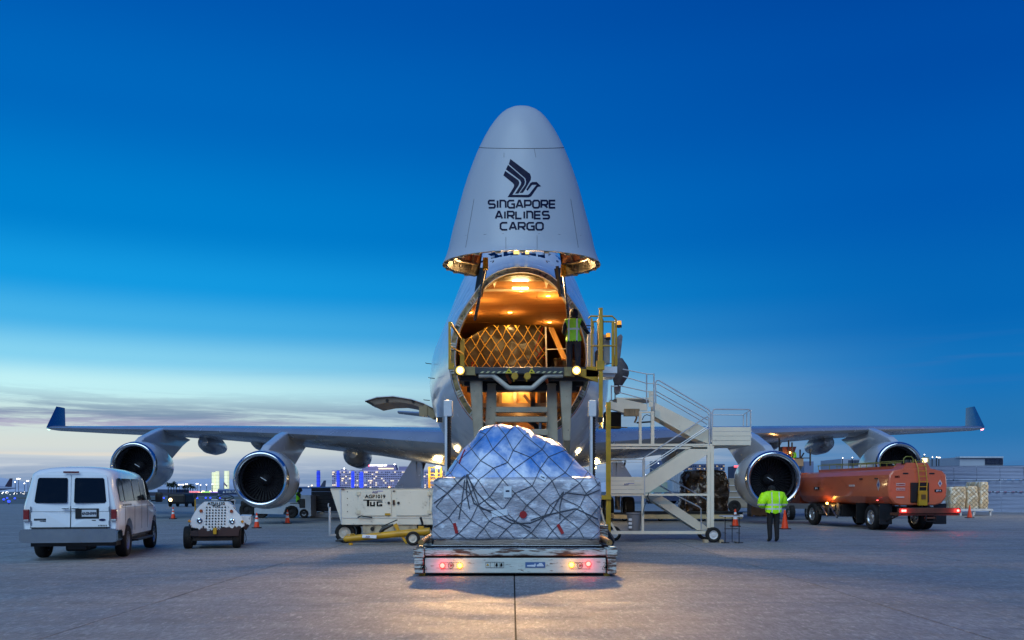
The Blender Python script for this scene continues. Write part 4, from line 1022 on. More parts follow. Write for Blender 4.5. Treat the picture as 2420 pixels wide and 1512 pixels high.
q = MB(); q.tube([lhit(*PL(1097, 1062, 18.0), .03) or Vector((-.9, 17.9, 2)), lhit(*PL(1090, 1080, 17.9), .03) or Vector((-.95, 17.9, 1.9)), lhit(*PL(1085, 1095, 17.8), .03) or Vector((-1., 17.8, 1.8))], .014, 6); q.build('red_strap', m_redt, pal)
# second hump behind, catching the nose light
# load inside the hold
pin = thing('netted_cargo_pallet', 'black film-wrapped pallet load under a yellow net inside the aircraft nose', 'cargo pallet', (-.35, 32, 4.9))
bx = []
def IN(px_, py_): p = at(px_, py_, 30.5); return p.x, p.z
q = load_block(-1.78, 1.12, 30.5, 33.4, 4.9, 7.05, amp=.05); bi = q.bm
for v_ in bi.verts:
    if v_.co.z > 6.3 and v_.co.x < -.7: v_.co.z -= (v_.co.z - 6.3) * min(1, (-.7 - v_.co.x)) * .75
in_bvh = BVHTree.FromBMesh(bi); q.build('wrapped_load', m_foil, pin, True, ang=180)
def ihit(x, z_, off=.02):
    h, n_, i, l_ = in_bvh.ray_cast(Vector((x, 29.2, z_)), Y); return None if h is None else h - Y * off
net = MB(); nodes = {}
for j in range(9):
    for i in range(9): nodes[i, j] = (-1.74 + i * .35 + (.17 if j % 2 else 0) + random.uniform(-.03, .03), 5.0 + j * .27 + random.uniform(-.04, .04))
for j in range(8):
    for i in range(9):
        for di in ((0, 1) if j % 2 else (-1, 0)):
            k = (i + di, j + 1)
            if k in nodes:
                a, b = Vector(nodes[i, j]), Vector(nodes[k]); pts = [ihit(*a.lerp(b, t / 5)) for t in range(6)]; pts = [p for p in pts if p is not None]
                if len(pts) > 1: net.tube(pts, .014, 5)
net.build('cargo_net', m_ropey, pin, True)
q = MB()
for pts in ([(1.02, 6.95), (.75, 6.2), (1.08, 5.9)], [(.8, 5.9), (1.1, 6.3)], [(-1.3, 5.8), (-1.45, 5.2)], [(-1.25, 5.8), (-1.2, 5.2)]):
    p3 = [ihit(*p) for p in pts]; p3 = [p for p in p3 if p is not None]
    if len(p3) > 1: q.tube(p3, .016, 5)
q.build('red_lashing', m_redt, pin)
q = MB(); q.bb((-1.8, 30.4, 4.86), (1.14, 33.4, 4.9)); q.build('pallet_base', m_metal, pin)
q = load_block(1.35, 2.45, 30.8, 33, 4.9, 6.0, nz=10, amp=.05); q.build('wrapped_cargo_pallet', m_foil, None, True, ang=180, label='low black film-wrapped load at the right side of the aircraft hold', cat='cargo pallet')

# ================================================================== people
def person(label, loc, rotz, J, cloth, scale=1.0, vest=None, hood=False, holds=None, group=None, sleeves=False):
    t = thing('person', label, 'person', loc, rotz, group)
    base = dict(pel=(0, 0, .95, .135), spi=(0, .0, 1.13, .130), che=(0, .01, 1.33, .150), nek=(0, .03, 1.50, .058), hed=(0, .045, 1.585, .082), top=(0, .045, 1.67, .078),
                hL=(-.10, 0, .90, .115), kL=(-.11, .02, .50, .085), aL=(-.11, -.01, .10, .066), tL=(-.12, .13, .045, .042), hR=(.10, 0, .90, .115), kR=(.11, .02, .50, .085), aR=(.11, -.01, .10, .066), tR=(.12, .13, .045, .042),
                sL=(-.185, .01, 1.42, .072), eL=(-.25, -.02, 1.15, .052), wL=(-.24, .10, .92, .034), sR=(.185, .01, 1.42, .072), eR=(.25, -.02, 1.15, .052), wR=(.24, .10, .92, .034))
    for k, v_ in J.items(): base[k] = v_ if len(v_) == 4 else (*v_, base[k][3])
    names = list(base); E = [('pel', 'spi', 1), ('spi', 'che', 1), ('che', 'nek', 1), ('nek', 'hed', 3), ('hed', 'top', 4), ('pel', 'hL', 0), ('hL', 'kL', 0), ('kL', 'aL', 0), ('aL', 'tL', 2), ('pel', 'hR', 0), ('hR', 'kR', 0), ('kR', 'aR', 0), ('aR', 'tR', 2),
                             ('che', 'sL', 1), ('sL', 'eL', 1), ('eL', 'wL', 1), ('che', 'sR', 1), ('sR', 'eR', 1), ('eR', 'wR', 1)]
    me = bpy.data.meshes.new('b'); me.from_pydata([base[n][:3] for n in names], [(names.index(a), names.index(b)) for a, b, _ in E], [])
    o = bpy.data.objects.new('b', me); COL.objects.link(o); s_ = o.modifiers.new('s', 'SKIN'); s_.use_smooth_shade = True
    for i, n in enumerate(names):
        r_ = base[n][3]; fl_ = .72 if n in ('pel', 'spi', 'che') else 1.
        me.skin_vertices[0].data[i].radius = (r_, r_ * fl_) if n in ('pel', 'spi', 'che') else (r_, r_)
        me.skin_vertices[0].data[i].use_root = (n == 'pel')
    ss = o.modifiers.new('u', 'SUBSURF'); ss.levels = 2; ss.render_levels = 2
    dg = bpy.context.evaluated_depsgraph_get(); dg.update(); m2 = bpy.data.meshes.new_from_object(o.evaluated_get(dg)); bpy.data.objects.remove(o)
    mb = MB(False); mb.bm.from_mesh(m2); bpy.data.meshes.remove(m2)
    segs = [(Vector(base[a][:3]), Vector(base[b][:3]), w) for a, b, w in E]
    def near(p):
        best, wm, sg = 9, 0, 0
        for i, (a, b, w) in enumerate(segs):
            d = b - a; t_ = max(0, min(1, (p - a).dot(d) / max(d.length_squared, 1e-9))); l_ = (p - (a + d * t_)).length
            if l_ < best: best, wm, sg = l_, w, i
        return wm, sg
    tor = []; mb.bm.verts.index_update(); mb.bm.normal_update()
    for f in mb.bm.faces:
        c = f.calc_center_median(); w, sg = near(c); f.material_index = w; f.smooth = True
        if w == 0 or (sg == 0 and c.z < base['pel'][2] + .02): f.material_index = 0
        if sleeves and sg in (14, 15, 17, 18) and (c - segs[sg][1]).length > (.05 if sg in (15, 18) else -1): tor.append(f)
        elif sg in (0, 1, 2, 13, 16, 5, 9) and base['pel'][2] - .06 < c.z < base['nek'][2] - .04: tor.append(f)
    # hands: palm and five bent fingers
    mb.mi = 3
    for sd, e_, w in ((-1, 'eL', 'wL'), (1, 'eR', 'wR')):
        a, b = Vector(base[e_][:3]), Vector(base[w][:3]); d = (b - a).normalized(); sdv = d.cross(Z) if abs(d.z) < .95 else X.copy(); sdv.normalize(); up = sdv.cross(d).normalized()
        mb.tube([b - d * .01, b + d * .04, b + d * .09], [.03, .038, .034], 8)
        for k, ln_ in enumerate((.065, .078, .074, .058)):
            r0 = b + d * .085 + sdv * (k - 1.5) * .019; mb.tube([r0, r0 + d * ln_ * .5 - up * .008, r0 + d * ln_ * .8 - up * .03], [.0095, .009, .007], 6)
        r0 = b + d * .03 - sdv * sd * .03; mb.tube([r0, r0 + d * .035 - sdv * sd * .022, r0 + d * .06 - sdv * sd * .025 - up * .01], [.012, .011, .008], 6)
    # face
    H = Vector(base['hed'][:3]); T_ = Vector(base['top'][:3]); hd_ = (H + T_) / 2
    mb.ball(hd_ + Vector((0, .005, 0)), .1, (.88, 1.0, 1.18), 16, 12); mb.ball(hd_ + Vector((0, .105, -.015)), .018, (.8, 1.2, 1.4), 8, 6)
    for sx in (-1, 1): mb.ball(hd_ + Vector((sx * .088, .0, -.005)), .024, (.4, .8, 1.3), 8, 6)
    mb.mi = 4
    for sx in (-1, 1): mb.ball(hd_ + Vector((sx * .034, .094, .012)), .010, (1.2, .6, .8), 6, 4)
    mb.tube([hd_ + Vector((-.025, .096, -.055)), hd_ + Vector((0, .101, -.057)), hd_ + Vector((.025, .096, -.055))], .005, 5)
    # clothing shell
    kids = []
    if vest:
        vb = MB(False); mp_ = {}
        for f in tor:
            vs = []
            for v_ in f.verts:
                if v_.index not in mp_: mp_[v_.index] = vb.bm.verts.new(v_.co + v_.normal * ((.05 if sleeves else .026) + (.03 if sleeves else .010) * noise.noise(v_.co * 9)))
                vs.append(mp_[v_.index])
            vb.face(vs)
        zt, zb = base['nek'][2], base['pel'][2]
        kids.append((vb, vest))
    for m_ in cloth: pass
    bo = mb.build('body', list(cloth), t, recalc=False)
    for vb, vm in kids:
        for f in vb.bm.faces: f.smooth = True
        vb.build('safety_vest', vm, bo, recalc=False)
    hb_ = MB(False)
    if hood: hb_.ball(hd_ + Vector((0, -.012, .01)), .118, (.98, 1.0, 1.12), 14, 10); hb_.ball(hd_ + Vector((0, -.06, -.11)), .10, (1.25, .7, .7), 12, 8); hb_.build('hood', cloth[1] if hood is True else hood, bo, True)
    else: hb_.ball(hd_ + Vector((0, -.02, .025)), .108, (.92, 1.02, 1.1), 14, 10); hb_.build('hair', mat('dark_hair', '#120d0b', .7), bo, True)
    t.scale = (scale,) * 3
    return t
def vest_mat(name, colr, zbands, xbands, gl=.15):
    m = mat(name, colr, .6, var=.15, scale=8, emit=colr, es=gl * 0 + .0); t = m.node_tree; b = t.nodes['Principled BSDF']; l = t.links
    sp = t.nodes.new('ShaderNodeSeparateXYZ'); l.new(t.nodes.new('ShaderNodeTexCoord').outputs['Object'], sp.inputs[0]); tot = None
    def inb(v, a, b_):
        g1 = t.nodes.new('ShaderNodeMath'); g1.operation = 'GREATER_THAN'; l.new(v, g1.inputs[0]); g1.inputs[1].default_value = a
        g2 = t.nodes.new('ShaderNodeMath'); g2.operation = 'LESS_THAN'; l.new(v, g2.inputs[0]); g2.inputs[1].default_value = b_
        g3 = t.nodes.new('ShaderNodeMath'); g3.operation = 'MULTIPLY'; l.new(g1.outputs[0], g3.inputs[0]); l.new(g2.outputs[0], g3.inputs[1]); return g3.outputs[0]
    ab = t.nodes.new('ShaderNodeMath'); ab.operation = 'ABSOLUTE'; l.new(sp.outputs[0], ab.inputs[0])
    fs = [inb(sp.outputs[2], a, b_) for a, b_ in zbands] + [inb(ab.outputs[0], a, b_) for a, b_ in xbands]
    for f in fs:
        if tot is None: tot = f
        else:
            g1 = t.nodes.new('ShaderNodeMath'); g1.operation = 'MAXIMUM'; l.new(tot, g1.inputs[0]); l.new(f, g1.inputs[1]); tot = g1.outputs[0]
    old = b.inputs['Base Color'].links[0].from_socket; n = t.nodes.new('ShaderNodeMix'); n.data_type = 'RGBA'; l.new(tot, n.inputs[0]); l.new(old, n.inputs[6]); n.inputs[7].default_value = (.55, .58, .58, 1); l.new(n.outputs[2], b.inputs['Base Color'])
    return m
m_skinp = mat('skin', '#8a5a44', .6); m_blackc = mat('black_cloth', '#121319', .85, var=.3); m_char = mat('charcoal_trousers', '#26262d', .85, var=.3); m_bluec = mat('blue_cloth', '#1b3f86', .8, var=.2)
m_lime = mat('lime_jacket_plain', '#a8f000', .6, var=.12)
v1m = vest_mat('lime_vest', '#8fd414', [(1.18, 1.225)], [(.085, .125)]); v2m = vest_mat('lime_jacket', '#b4ff00', [(1.10, 1.15), (.98, 1.02)], [(.1, .13)])
v3m = mat('lime_small', '#8fe010', .7)
person('person in black hooded top and lime vest standing on the raised loader bridge', (1.61, 24.2, 4.53), R(-12),
       dict(wR=(.38, .40, 1.12), eR=(.32, .12, 1.16), wL=(-.20, .3, 1.08), eL=(-.26, .04, 1.14), hed=(0, .09, 1.57), top=(0, .11, 1.65)), [m_char, m_blackc, m_black, m_skinp, m_black], 1.03, v1m, hood=True)
pp = person('person in bright lime jacket and black trousers standing in front of the right-hand inner engine', (at(1827, 1281, 27.6).x, 27.6, 0), R(8),
       dict(wR=(.18, .26, 1.12), eR=(.37, .05, 1.16, .085), wL=(-.2, .24, 1.1), eL=(-.40, .0, 1.15, .085), che=(0, .01, 1.33, .20), spi=(0, 0, 1.12, .19), sL=(-.23, 0, 1.42, .11), sR=(.23, 0, 1.42, .11), hed=(0, .12, 1.53), top=(0, .16, 1.60)), [m_blackc, m_lime, m_black, m_skinp, m_black], 1.0, v2m, hood=mat('hood_black', '#0c0c10', .9), sleeves=True)
q = MB(False); q.lathe([(0, .20), (.06, .215), (.12, .20)], (0, 0, .885), Z, 24); q.build('shirt_hem', m_bluec, pp, True)
for v_ in pp.children[-1].data.vertices: v_.co.y *= .75

# ================================================================== passenger van
vr = thing('passenger_van', 'white passenger van seen from behind with dark rear windows and red tail lights', 'van', (-9.72, 20.35, 0), R(11.7))
m_van = mat('van_white', '#e4e8ec', .18, var=.04, scale=1, coat=.7, spec=.6)
def vsec(y, hw, zb, zs, zt, tw, cr):
    """half outline: bottom, side, shoulder, roof edge, roof crown"""
    h = [(hw * .90, zb), (hw * .985, zb + .08), (hw, zb + .30), (hw, (zb + zs) / 2 + .12), (hw * .99, zs), (hw * .975, zs + .07), ((hw * .97 + tw) / 2 + .012, (zs + zt) / 2), (tw + .03, zt - .09), (tw - .02, zt - .03), (tw - .12, zt + cr * .35), (tw * .6, zt + cr * .8), (tw * .25, zt + cr)]
    k_ = max(0, 1 - max(0, y) / .9) * .135
    return [Vector((x, y + max(0, z_ - 1.2) * k_, z_)) for x, z_ in h] + [Vector((-x, y + max(0, z_ - 1.2) * k_, z_)) for x, z_ in reversed(h)]
vs_ = [(-.03, .93, .50, 1.18, 1.9, .74, .06), (.02, .97, .48, 1.2, 1.94, .78, .07), (.10, .985, .46, 1.22, 1.97, .805, .085), (.9, .99, .44, 1.23, 2.0, .83, .09), (2, .99, .42, 1.23, 2.0, .84, .09), (3.3, .99, .42, 1.22, 1.97, .83, .085), (3.75, .99, .42, 1.20, 1.90, .80, .07)]
vs2 = [(4.35, .98, .42, 1.14, 1.30, .80, .03), (5.0, .95, .45, 1.02, 1.10, .78, .03), (5.3, .88, .48, .92, 1.0, .7, .02)]
q = MB(False); q.loft([vsec(*s_) for s_ in vs_ + vs2])
vo = q.build('body', m_van, vr, True, ang=40)
for yy in (1.12, 4.55):
    cb = MB(False); cb.cyl((-1.2, yy, .40), (1.2, yy, .40), .50, n=32); co = cb.build('c', m_black, vr); bo_ = vo.modifiers.new('b', 'BOOLEAN'); bo_.operation = 'DIFFERENCE'; bo_.object = co; bo_.solver = 'EXACT'
    dg = bpy.context.evaluated_depsgraph_get(); dg.update(); nm = bpy.data.meshes.new_from_object(vo.evaluated_get(dg)); vo.modifiers.clear(); vo.data = nm; bpy.data.objects.remove(co)
vo.data.materials.clear(); vo.data.materials.append(m_van)
for p in vo.data.polygons: p.material_index = 0
q = MB(False); q.bb((-.88, .2, .30), (.88, 5.1, .58)); q.bb((-.2, .3, .18), (.25, 1.3, .34), bev=.05); q.cyl((-.8, 1.12, .33), (.8, 1.12, .33), .06); q.ball((0, 1.12, .33), .16)
for sx in (-1, 1):
    for yy in (1.12, 4.55): q.bb((sx * .55, yy - .5, .35), (sx * .80, yy + .5, .90))
q.build('underbody', m_black, vr)
for yy in (1.12, 4.55):
    for sx in (-1, 1): wheel(vr, (sx * .86, yy, .375), X, .375, .25, m_rubber, m_rimg, world=False)
m_chrome = mat('chrome_bumper', '#9aa3b0', .09, 1., var=.06)
q = MB(False); q.prism([(-1.0, .43), (-1.0, .66), (-.94, .70), (.94, .70), (1.0, .66), (1.0, .43), (.92, .40), (-.92, .40)], -.22, -.02); q.bb((-1.0, -.05, .43), (-.93, .35, .66)); q.bb((.93, -.05, .43), (1.0, .35, .66)); bmesh.ops.bevel(q.bm, geom=list(q.bm.edges), offset=.02, segments=2, affect='EDGES')
q.build('rear_bumper', m_chrome, vr, True)
q = MB(False); q.bb((-.75, -.21, .702), (.75, -.04, .72)); q.build('bumper_step', m_black, vr)
# rear doors: two panels with windows; leaning slightly forward at the top
def rear(x, z_): return Vector((x, -.05 + max(0, z_ - 1.2) * .135, z_))
def rpanel(pts, off, name, m_, parent=vr, th=.012):
    q = MB(False); f = [rear(x, z_) - Y * off for x, z_ in pts]; b = [p + Y * th for p in f]; n_ = len(f); A = [q.bm.verts.new(p) for p in f]; B = [q.bm.verts.new(p) for p in b]
    for k in range(n_): q.face([A[k], A[(k + 1) % n_], B[(k + 1) % n_], B[k]])
    q.face(A[::-1]); q.face(B); return q.build(name, m_, parent)
for sx in (-1, 1):
    r_ = [(sx * .012, .735), (sx * .80, .735), (sx * .80, 1.2), (sx * .735, 1.84), (sx * .70, 1.885), (sx * .012, 1.885)]
    dr = rpanel(r_, .012, 'rear_door', m_van, th=.05)
    w_ = [(sx * .07, 1.29), (sx * .09, 1.265), (sx * .70, 1.265), (sx * .735, 1.30), (sx * .68, 1.79), (sx * .65, 1.82), (sx * .09, 1.82), (sx * .07, 1.79)]
    rpanel(w_, .018, 'window', m_glass, dr)
    q = MB(False)
    for zz_ in (.83, 1.13): q.bb((sx * .80 - .012, -.085, zz_ - .05), (sx * .80 + .012, -.05, zz_ + .05))
    q.bb((sx * .03, -.10, 1.135), (sx * .17, -.065, 1.165), bev=.006); q.build('door_handle', m_chrome, dr)
q = MB(False)
for x_ in (0, -.805, .805): q.bb((x_ - .006, -.060, .74), (x_ + .006, -.052, 1.2))
q.bb((-.8, -.0645, 1.075), (.8, -.0625, 1.081)); q.bb((-.82, -.07, .718), (.82, -.05, .736)); q.build('door_gap', m_black, vr)
for sx in (-1, 1):
    q = MB(False); q.bb((sx * .835, -.085, .86), (sx * .955, -.02, 1.13), bev=.015); lo_ = q.build('tail_light', mat('tail_lens', '#7d0d10', .15, coat=.6, var=.3, scale=9), vr)
    q = MB(False); q.bb((sx * .84, -.088, .862), (sx * .95, -.03, .91), bev=.01); q.build('reverse_lens', mat('lens_clear', '#9da5ac', .15, coat=.5), lo_)
rpanel([(.12, .97), (.52, .97), (.52, 1.04 + .01), (.12, 1.05 + .0)], .014, 'plate_top', m_van) if False else None
pr_ = rpanel([(.10, .92), (.585, .92), (.585, 1.145), (.10, 1.145)], .020, 'plate_recess', m_black)
pl_ = rpanel([(.235, .965), (.535, .965), (.535, 1.115), (.235, 1.115)], .026, 'licence_plate', mat('plate_white', '#c9cfd6', .4), pr_)
text('plate_number', '6NSN999', .088, rear(.385, 1.03) - Y * .030, m_navy, pl_.parent, world=False, width=.82)
rpanel([(-.74, .885), (-.50, .885), (-.50, .925), (-.74, .925)], .018, 'badge', m_print); rpanel([(-.63, .862), (-.50, .855), (-.50, .872), (-.60, .874)], .018, 'badge', m_print)
text('badge_lettering', 'ECONOLINE', .032, rear(-.62, .905) - Y * .022, m_chrome, vr, world=False, width=1.1)
rpanel([(.44, .875), (.52, .872), (.52, .888), (.44, .89)], .018, 'badge', m_print)
q = MB(False); q.lathe([(0, .001), (0, .055)], (0, 0, 0), Y, 24)
for v_ in q.bm.verts: v_.co.z *= .48; v_.co.x *= 1.3; v_.co += Vector((.655, -.072, .892))
q.build('oval_badge', mat('badge_blue', '#101f4d', .2), vr)
text('van_number', 'ATB1013', .038, rear(.66, .765) - Y * .016, m_print, vr, world=False, space=1.3)
q = MB(False); q.bb((-.16, -.02, 1.925), (.16, .02, 1.965), bev=.008); q.build('high_brake_light', mat('brake_lens', '#5e1620', .3), vr)
# side windows
def side(sx, y, z_, off=.006):
    zs = 1.23; hw = .975; t_ = (z_ - 1.28) / .68; x = .972 + (.855 - .972) * max(0, t_)
    if y > 3.3: x -= (y - 3.3) * .03
    return Vector((sx * (x + off + .006), y, z_))
for sx in (-1, 1):
    for a, b, tp in ((.22, .62, 0), (.72, 1.72, 0), (1.82, 2.62, 0), (2.72, 3.36, 0), (3.46, 4.06, 1)):
        q = MB(False); za, zb = 1.30, 1.82
        pts = [side(sx, a, za), side(sx, b + (.12 if tp else 0), za), side(sx, b - (.26 if tp else 0), zb - (.04 if tp else 0)), side(sx, a, zb)]
        if a < .3: pts = [side(sx, a + .0, za), side(sx, b, za), side(sx, b, zb), side(sx, a + .06, zb)]
        q.poly(pts); q.build('side_window', m_glass, vr, recalc=False)
    q = MB(False); q.bb((sx * 1.0, 3.9, 1.26), (sx * 1.16, 3.97, 1.30)); q.bb((sx * 1.10, 3.88, 1.24), (sx * 1.28, 4.0, 1.50), bev=.03); q.build('door_mirror', m_black, vr, True)
    q = MB(False); q.bb((sx * .90, 1.75, .33), (sx * 1.08, 3.95, .375), bev=.015); q.build('running_board', m_black, vr)
    q = MB(False)
    for yy in (.68, 1.78, 2.66, 3.42): q.bb((sx * .990, yy, .6), (sx * .9935, yy + .008, 1.22))
    q.bb((sx * .990, .3, 1.15), (sx * .9935, 4.3, 1.156)); q.build('panel_gap', m_dark, vr)
q = MB(False); q.poly([(-.72, 3.86, 1.84), (.72, 3.86, 1.84), (.8, 4.34, 1.34), (-.8, 4.34, 1.34)]); q.build('windscreen', m_glass, vr)
q = MB(False)
for k, w_ in enumerate((.05, .03, .06, .04, .05, .03, .05, .06)): q.bb((.992, .45 + k * .12, 1.19), (.995, .45 + k * .12 + w_, 1.235))
q.build('side_lettering', m_print, vr)

# ================================================================== pushback tractor
tg = thing('baggage_tractor', 'small white rust-chipped tow tractor facing the camera with a perforated radiator front', 'tow tractor', at(515, 1297, 24.4), 0)
m_tug = mat('tug_white', '#d6dbe0', .42, var=.1, scale=2, chips=(5, .60, .64, '#3a2622', .36, .66))
def TZ(x, y, D=24.4): p = at((550 + x * .11905) / 1.24017, (1440 + y * .11905) / 1.24017, D); return (p.x, p.z)
out_ = [(430, 250), (960, 250), (1090, 345), (1100, 400), (1175, 480), (1290, 620), (1345, 740), (1355, 850), (1240, 960), (1225, 1100), (290, 1100), (280, 900), (110, 880), (90, 760), (130, 640), (215, 480), (300, 360)]
q = MB(); q.prism([TZ(*p) for p in out_], 24.4, 24.47); q.build('front_plate', m_tug, tg)
q = MB(); q.prism([TZ(*p) for p in ((430, 262), (960, 262), (1085, 400), (1100, 900), (250, 900), (300, 400))], 24.47, 26.0); q.build('bonnet', m_tug, tg)
q = MB()
for r_ in range(8):
    for c in range(7):
        if r_ == 0 and c in (2, 3, 4): continue
        if r_ == 7 and c in (0, 6): continue
        x_, z_ = TZ(482 + c * 72 - r_ * 2, 388 + r_ * 69); q.cyl((x_, 24.385, z_), (x_, 24.40, z_), .0205, n=10)
q.build('grille_holes', m_print, tg, kind='stuff')
for x_, y_, r_, m_, nm in ((315, 712, .075, m_chrome, 'headlight'), (1075, 735, .075, m_chrome, 'headlight'), (348, 475, .045, mat('lens_orange', '#8f3b12', .3, coat=.4), 'marker_light'), (1062, 487, .045, mat('lens_orange', '#8f3b12'), 'marker_light'), (75, 725, .038, mat('lens_amber', '#d08a12', .3, coat=.4), 'indicator'), (1318, 745, .038, mat('lens_amber', '#d08a12'), 'indicator')):
    a, b = TZ(x_, y_); q = MB(); q.lathe([(-.03, .001), (-.045, r_ * .5), (-.03, r_ * .9), (0, r_)], (a, 24.4, b), Y, 20); q.build(nm, m_, tg, True)
q = MB(); a, b = TZ(675, 970); q.box((a, 24.36, b), (.09, .1, .17), bev=.01); q.build('tow_hook', m_yel, tg)
text('fleet_number', 'ATU1132', .098, (TZ(705, 262)[0], 24.385, TZ(705, 296)[1]), m_print, tg, width=1.12)
text('maker_name', 'TUG', .075, (TZ(705, 365)[0], 24.385, TZ(705, 372)[1]), m_dark, tg, width=1.3)
q = MB(); a, b = TZ(585, 334), TZ(820, 334); q.bb((a[0], 24.39, a[1] - .004), (b[0], 24.40, a[1] + .004)); q.build('name_bar', m_dark, tg)
q = MB(); a, b = TZ(150, 880), TZ(1200, 1215); q.bb((a[0], 24.48, b[1]), (b[0] - .12, 26.6, a[1] - .03)); q.build('chassis', mat('tug_frame', '#1a1413', .7, var=.4), tg)
a, b = TZ(95, 960), TZ(1235, 1100); q = MB(); q.bb((a[0], 24.42, b[1]), (b[0], 24.46, a[1]), bev=.01); q.build('lower_panel', mat('tug_rust', '#33262a', .7, var=.4, scale=9), tg)
for x_, D, r_, w_ in ((135, 24.75, .30, .21), (1270, 24.75, .30, .21), (330, 26.5, .31, .2), (1425, 26.4, .33, .22)):
    X_ = TZ(x_, 1200, D)[0]; wheel(tg, (X_, D, r_), X, r_, w_, m_rubber, m_rimw)
q = MB(); c = at((550 + 1045 * .119) / 1.24, (1440 + 150 * .119) / 1.24, 26.0); pts = [c + Vector((math.cos(t_) * .23, math.sin(t_) * .19, math.sin(t_) * .075)) for t_ in [k * math.pi / 12 for k in range(24)]]; q.tube(pts, .012, 6, True)
for t_ in (.5, 2.7, 4.6): q.tube([c + Vector((0, 0, -.03)), c + Vector((math.cos(t_) * .23, math.sin(t_) * .19, math.sin(t_) * .075))], .010, 5)
q.tube([c, c + Vector((0, -.1, -.35))], .02); q.build('steering_wheel', m_black, tg, True)
q = MB(); p = [at((550 + x * .119) / 1.24, (1440 + y * .119) / 1.24, 26.2) for x, y in ((735, 205), (1290, 210), (1262, 530))]; q.tube(p, .018, 6); q.build('screen_frame', m_white, tg)
q = MB(); a, b = TZ(1110, 225, 26.3), TZ(1260, 600, 26.3); q.bb((a[0], 26.3, b[1]), (b[0], 26.5, a[1])); q.build('seat', m_black, tg); q = MB(); a, b = TZ(1320, 400, 27), TZ(1600, 620, 27); q.bb((a[0] - .3, 27, b[1]), (b[0] - .3, 27.4, a[1]), bev=.08); q.build('rear_box', m_black, tg)
q = MB(); a, b = TZ(1250, 600, 25.6), TZ(1510, 960, 25.6); q.prism([(a[0], a[1]), (b[0], a[1] - .01), (b[0], b[1] + .2), (b[0] - .12, b[1]), (a[0] + .1, b[1] + .05), (a[0], b[1] + .35)], 25.6, 27.1); q.build('rear_fender', m_tug, tg)
q = MB(); a = TZ(370, 300, 26.3); q.cyl((a[0], 26.3, a[1] - .3), (a[0], 26.3, a[1] + .16), .018); q.build('beacon_post', m_yel, tg)
q = MB(); q.cyl((a[0], 26.3, a[1] + .16), (a[0], 26.3, a[1] + .28), .045, n=12); q.build('beacon', m_black, tg)
q = MB(); q.tube([at((550 + x * .119) / 1.24, (1440 + y * .119) / 1.24, 26.8) for x, y in ((1500, 1330), (1520, 1150), (1525, 1000), (1550, 960), (1600, 1120), (1600, 1190), (1560, 1290), (1500, 1330))], .01, 5); q.build('trailing_cable', m_black, tg)

tg.rotation_euler = (0, 0, R(14))
for ch in tg.children:
    ys_ = [v_.co.y for v_ in ch.data.vertices]; ym = (min(ys_) + max(ys_)) / 2
    if ch.name.split('.')[0] in ('steering_wheel', 'screen_frame', 'seat', 'rear_fender', 'beacon_post', 'beacon', 'trailing_cable') or (ch.name.startswith('wheel') and ym > 1):
        for o in [ch] + list(ch.children):
            for v_ in o.data.vertices: v_.co.x += ym * .16

# ================================================================== ground power unit
gp = thing('ground_power_unit', 'white wheeled ground power unit with two service doors left of the loader', 'ground power unit', at(900, 1283, 27.2), 0)
m_gpu = mat('gpu_cream', '#cfccbf', .4, var=.08, scale=1.4, streak=(3, .58, .8, '#8d877a'), chips=(6, .66, .7, '#6d675c', 0, None))
def GZ(x, y, D=27.0): p = at((650 + x * .2686) / 1.24017, (1300 + y * .2686) / 1.24017, D); return (p.x, p.z)
q = MB(); q.prism([GZ(1180, 488), GZ(2560, 488), GZ(2560, 885), GZ(1308, 885)], 27.0, 28.6); bmesh.ops.bevel(q.bm, geom=list(q.bm.edges), offset=.012, segments=2, affect='EDGES'); q.build('housing', m_gpu, gp)
q = MB(); q.prism([GZ(1190, 484), GZ(2560, 484), GZ(2560, 489), GZ(1190, 489)], 26.97, 28.63); q.prism([GZ(1310, 806), GZ(2560, 806), GZ(2560, 811), GZ(1310, 811)], 26.985, 27.0); q.prism([GZ(1285, 500), GZ(1302, 500), GZ(1310, 880), GZ(1300, 880)], 26.985, 27.0); q.build('trim_strip', m_galv, gp)
for a, b in ((1492, 1848), (1907, 2262)):
    q = MB(); p0, p1 = GZ(a, 505), GZ(b, 785); q.bb((p0[0], 26.965, p1[1]), (p1[0], 27.0, p0[1]), bev=.006); d_ = q.build('service_door', m_gpu, gp)
    q = MB()
    for zz_ in (545, 745):
        q = MB(); c = GZ(a if a < 1900 else b, zz_); q.box((c[0], 26.955, c[1]), (.11, .03, .10)); q.build('hinge', mat('hinge_pale', '#c9c3ae', .4), d_)
    q = MB(); c = GZ(1823 if a < 1900 else 1928, 645); q.cyl((c[0], 26.93, c[1]), (c[0], 26.97, c[1]), .038, n=14); q.build('latch_knob', m_black, d_)
q = MB(); c = GZ(1876, 640); q.box((c[0], 26.97, c[1]), (.06, .05, .14)); c = GZ(1878, 517); q.box((c[0], 26.985, c[1]), (.07, .02, .03)); q.build('padlock', m_rust, gp)
text('unit_number', 'AGP1019', .145, (GZ(1675, 577)[0], 26.955, GZ(1675, 577)[1]), m_print, gp, width=1.05)
q = MB(); c0 = GZ(1545, 612)[0]; zt = GZ(0, 610)[1]; zb_ = GZ(0, 683)[1]; x1_ = GZ(1752, 0)[0]; t_ = .026; y_ = 26.956
q.bb((c0, y_, zt - t_), (x1_, y_ + .008, zt)); xs = GZ(1595, 0)[0]; q.bb((xs - .03, y_, zb_), (xs + .04, y_ + .008, zt - t_ - .001))
xa, xb = GZ(1618, 0)[0], GZ(1672, 0)[0]; zu = zt - .065
q.bb((xa, y_, zb_), (xa + .045, y_ + .008, zu)); q.bb((xb - .045, y_, zb_ + .04), (xb, y_ + .008, zu)); q.bb((xa + .045, y_, zb_), (xb, y_ + .008, zb_ + .04))
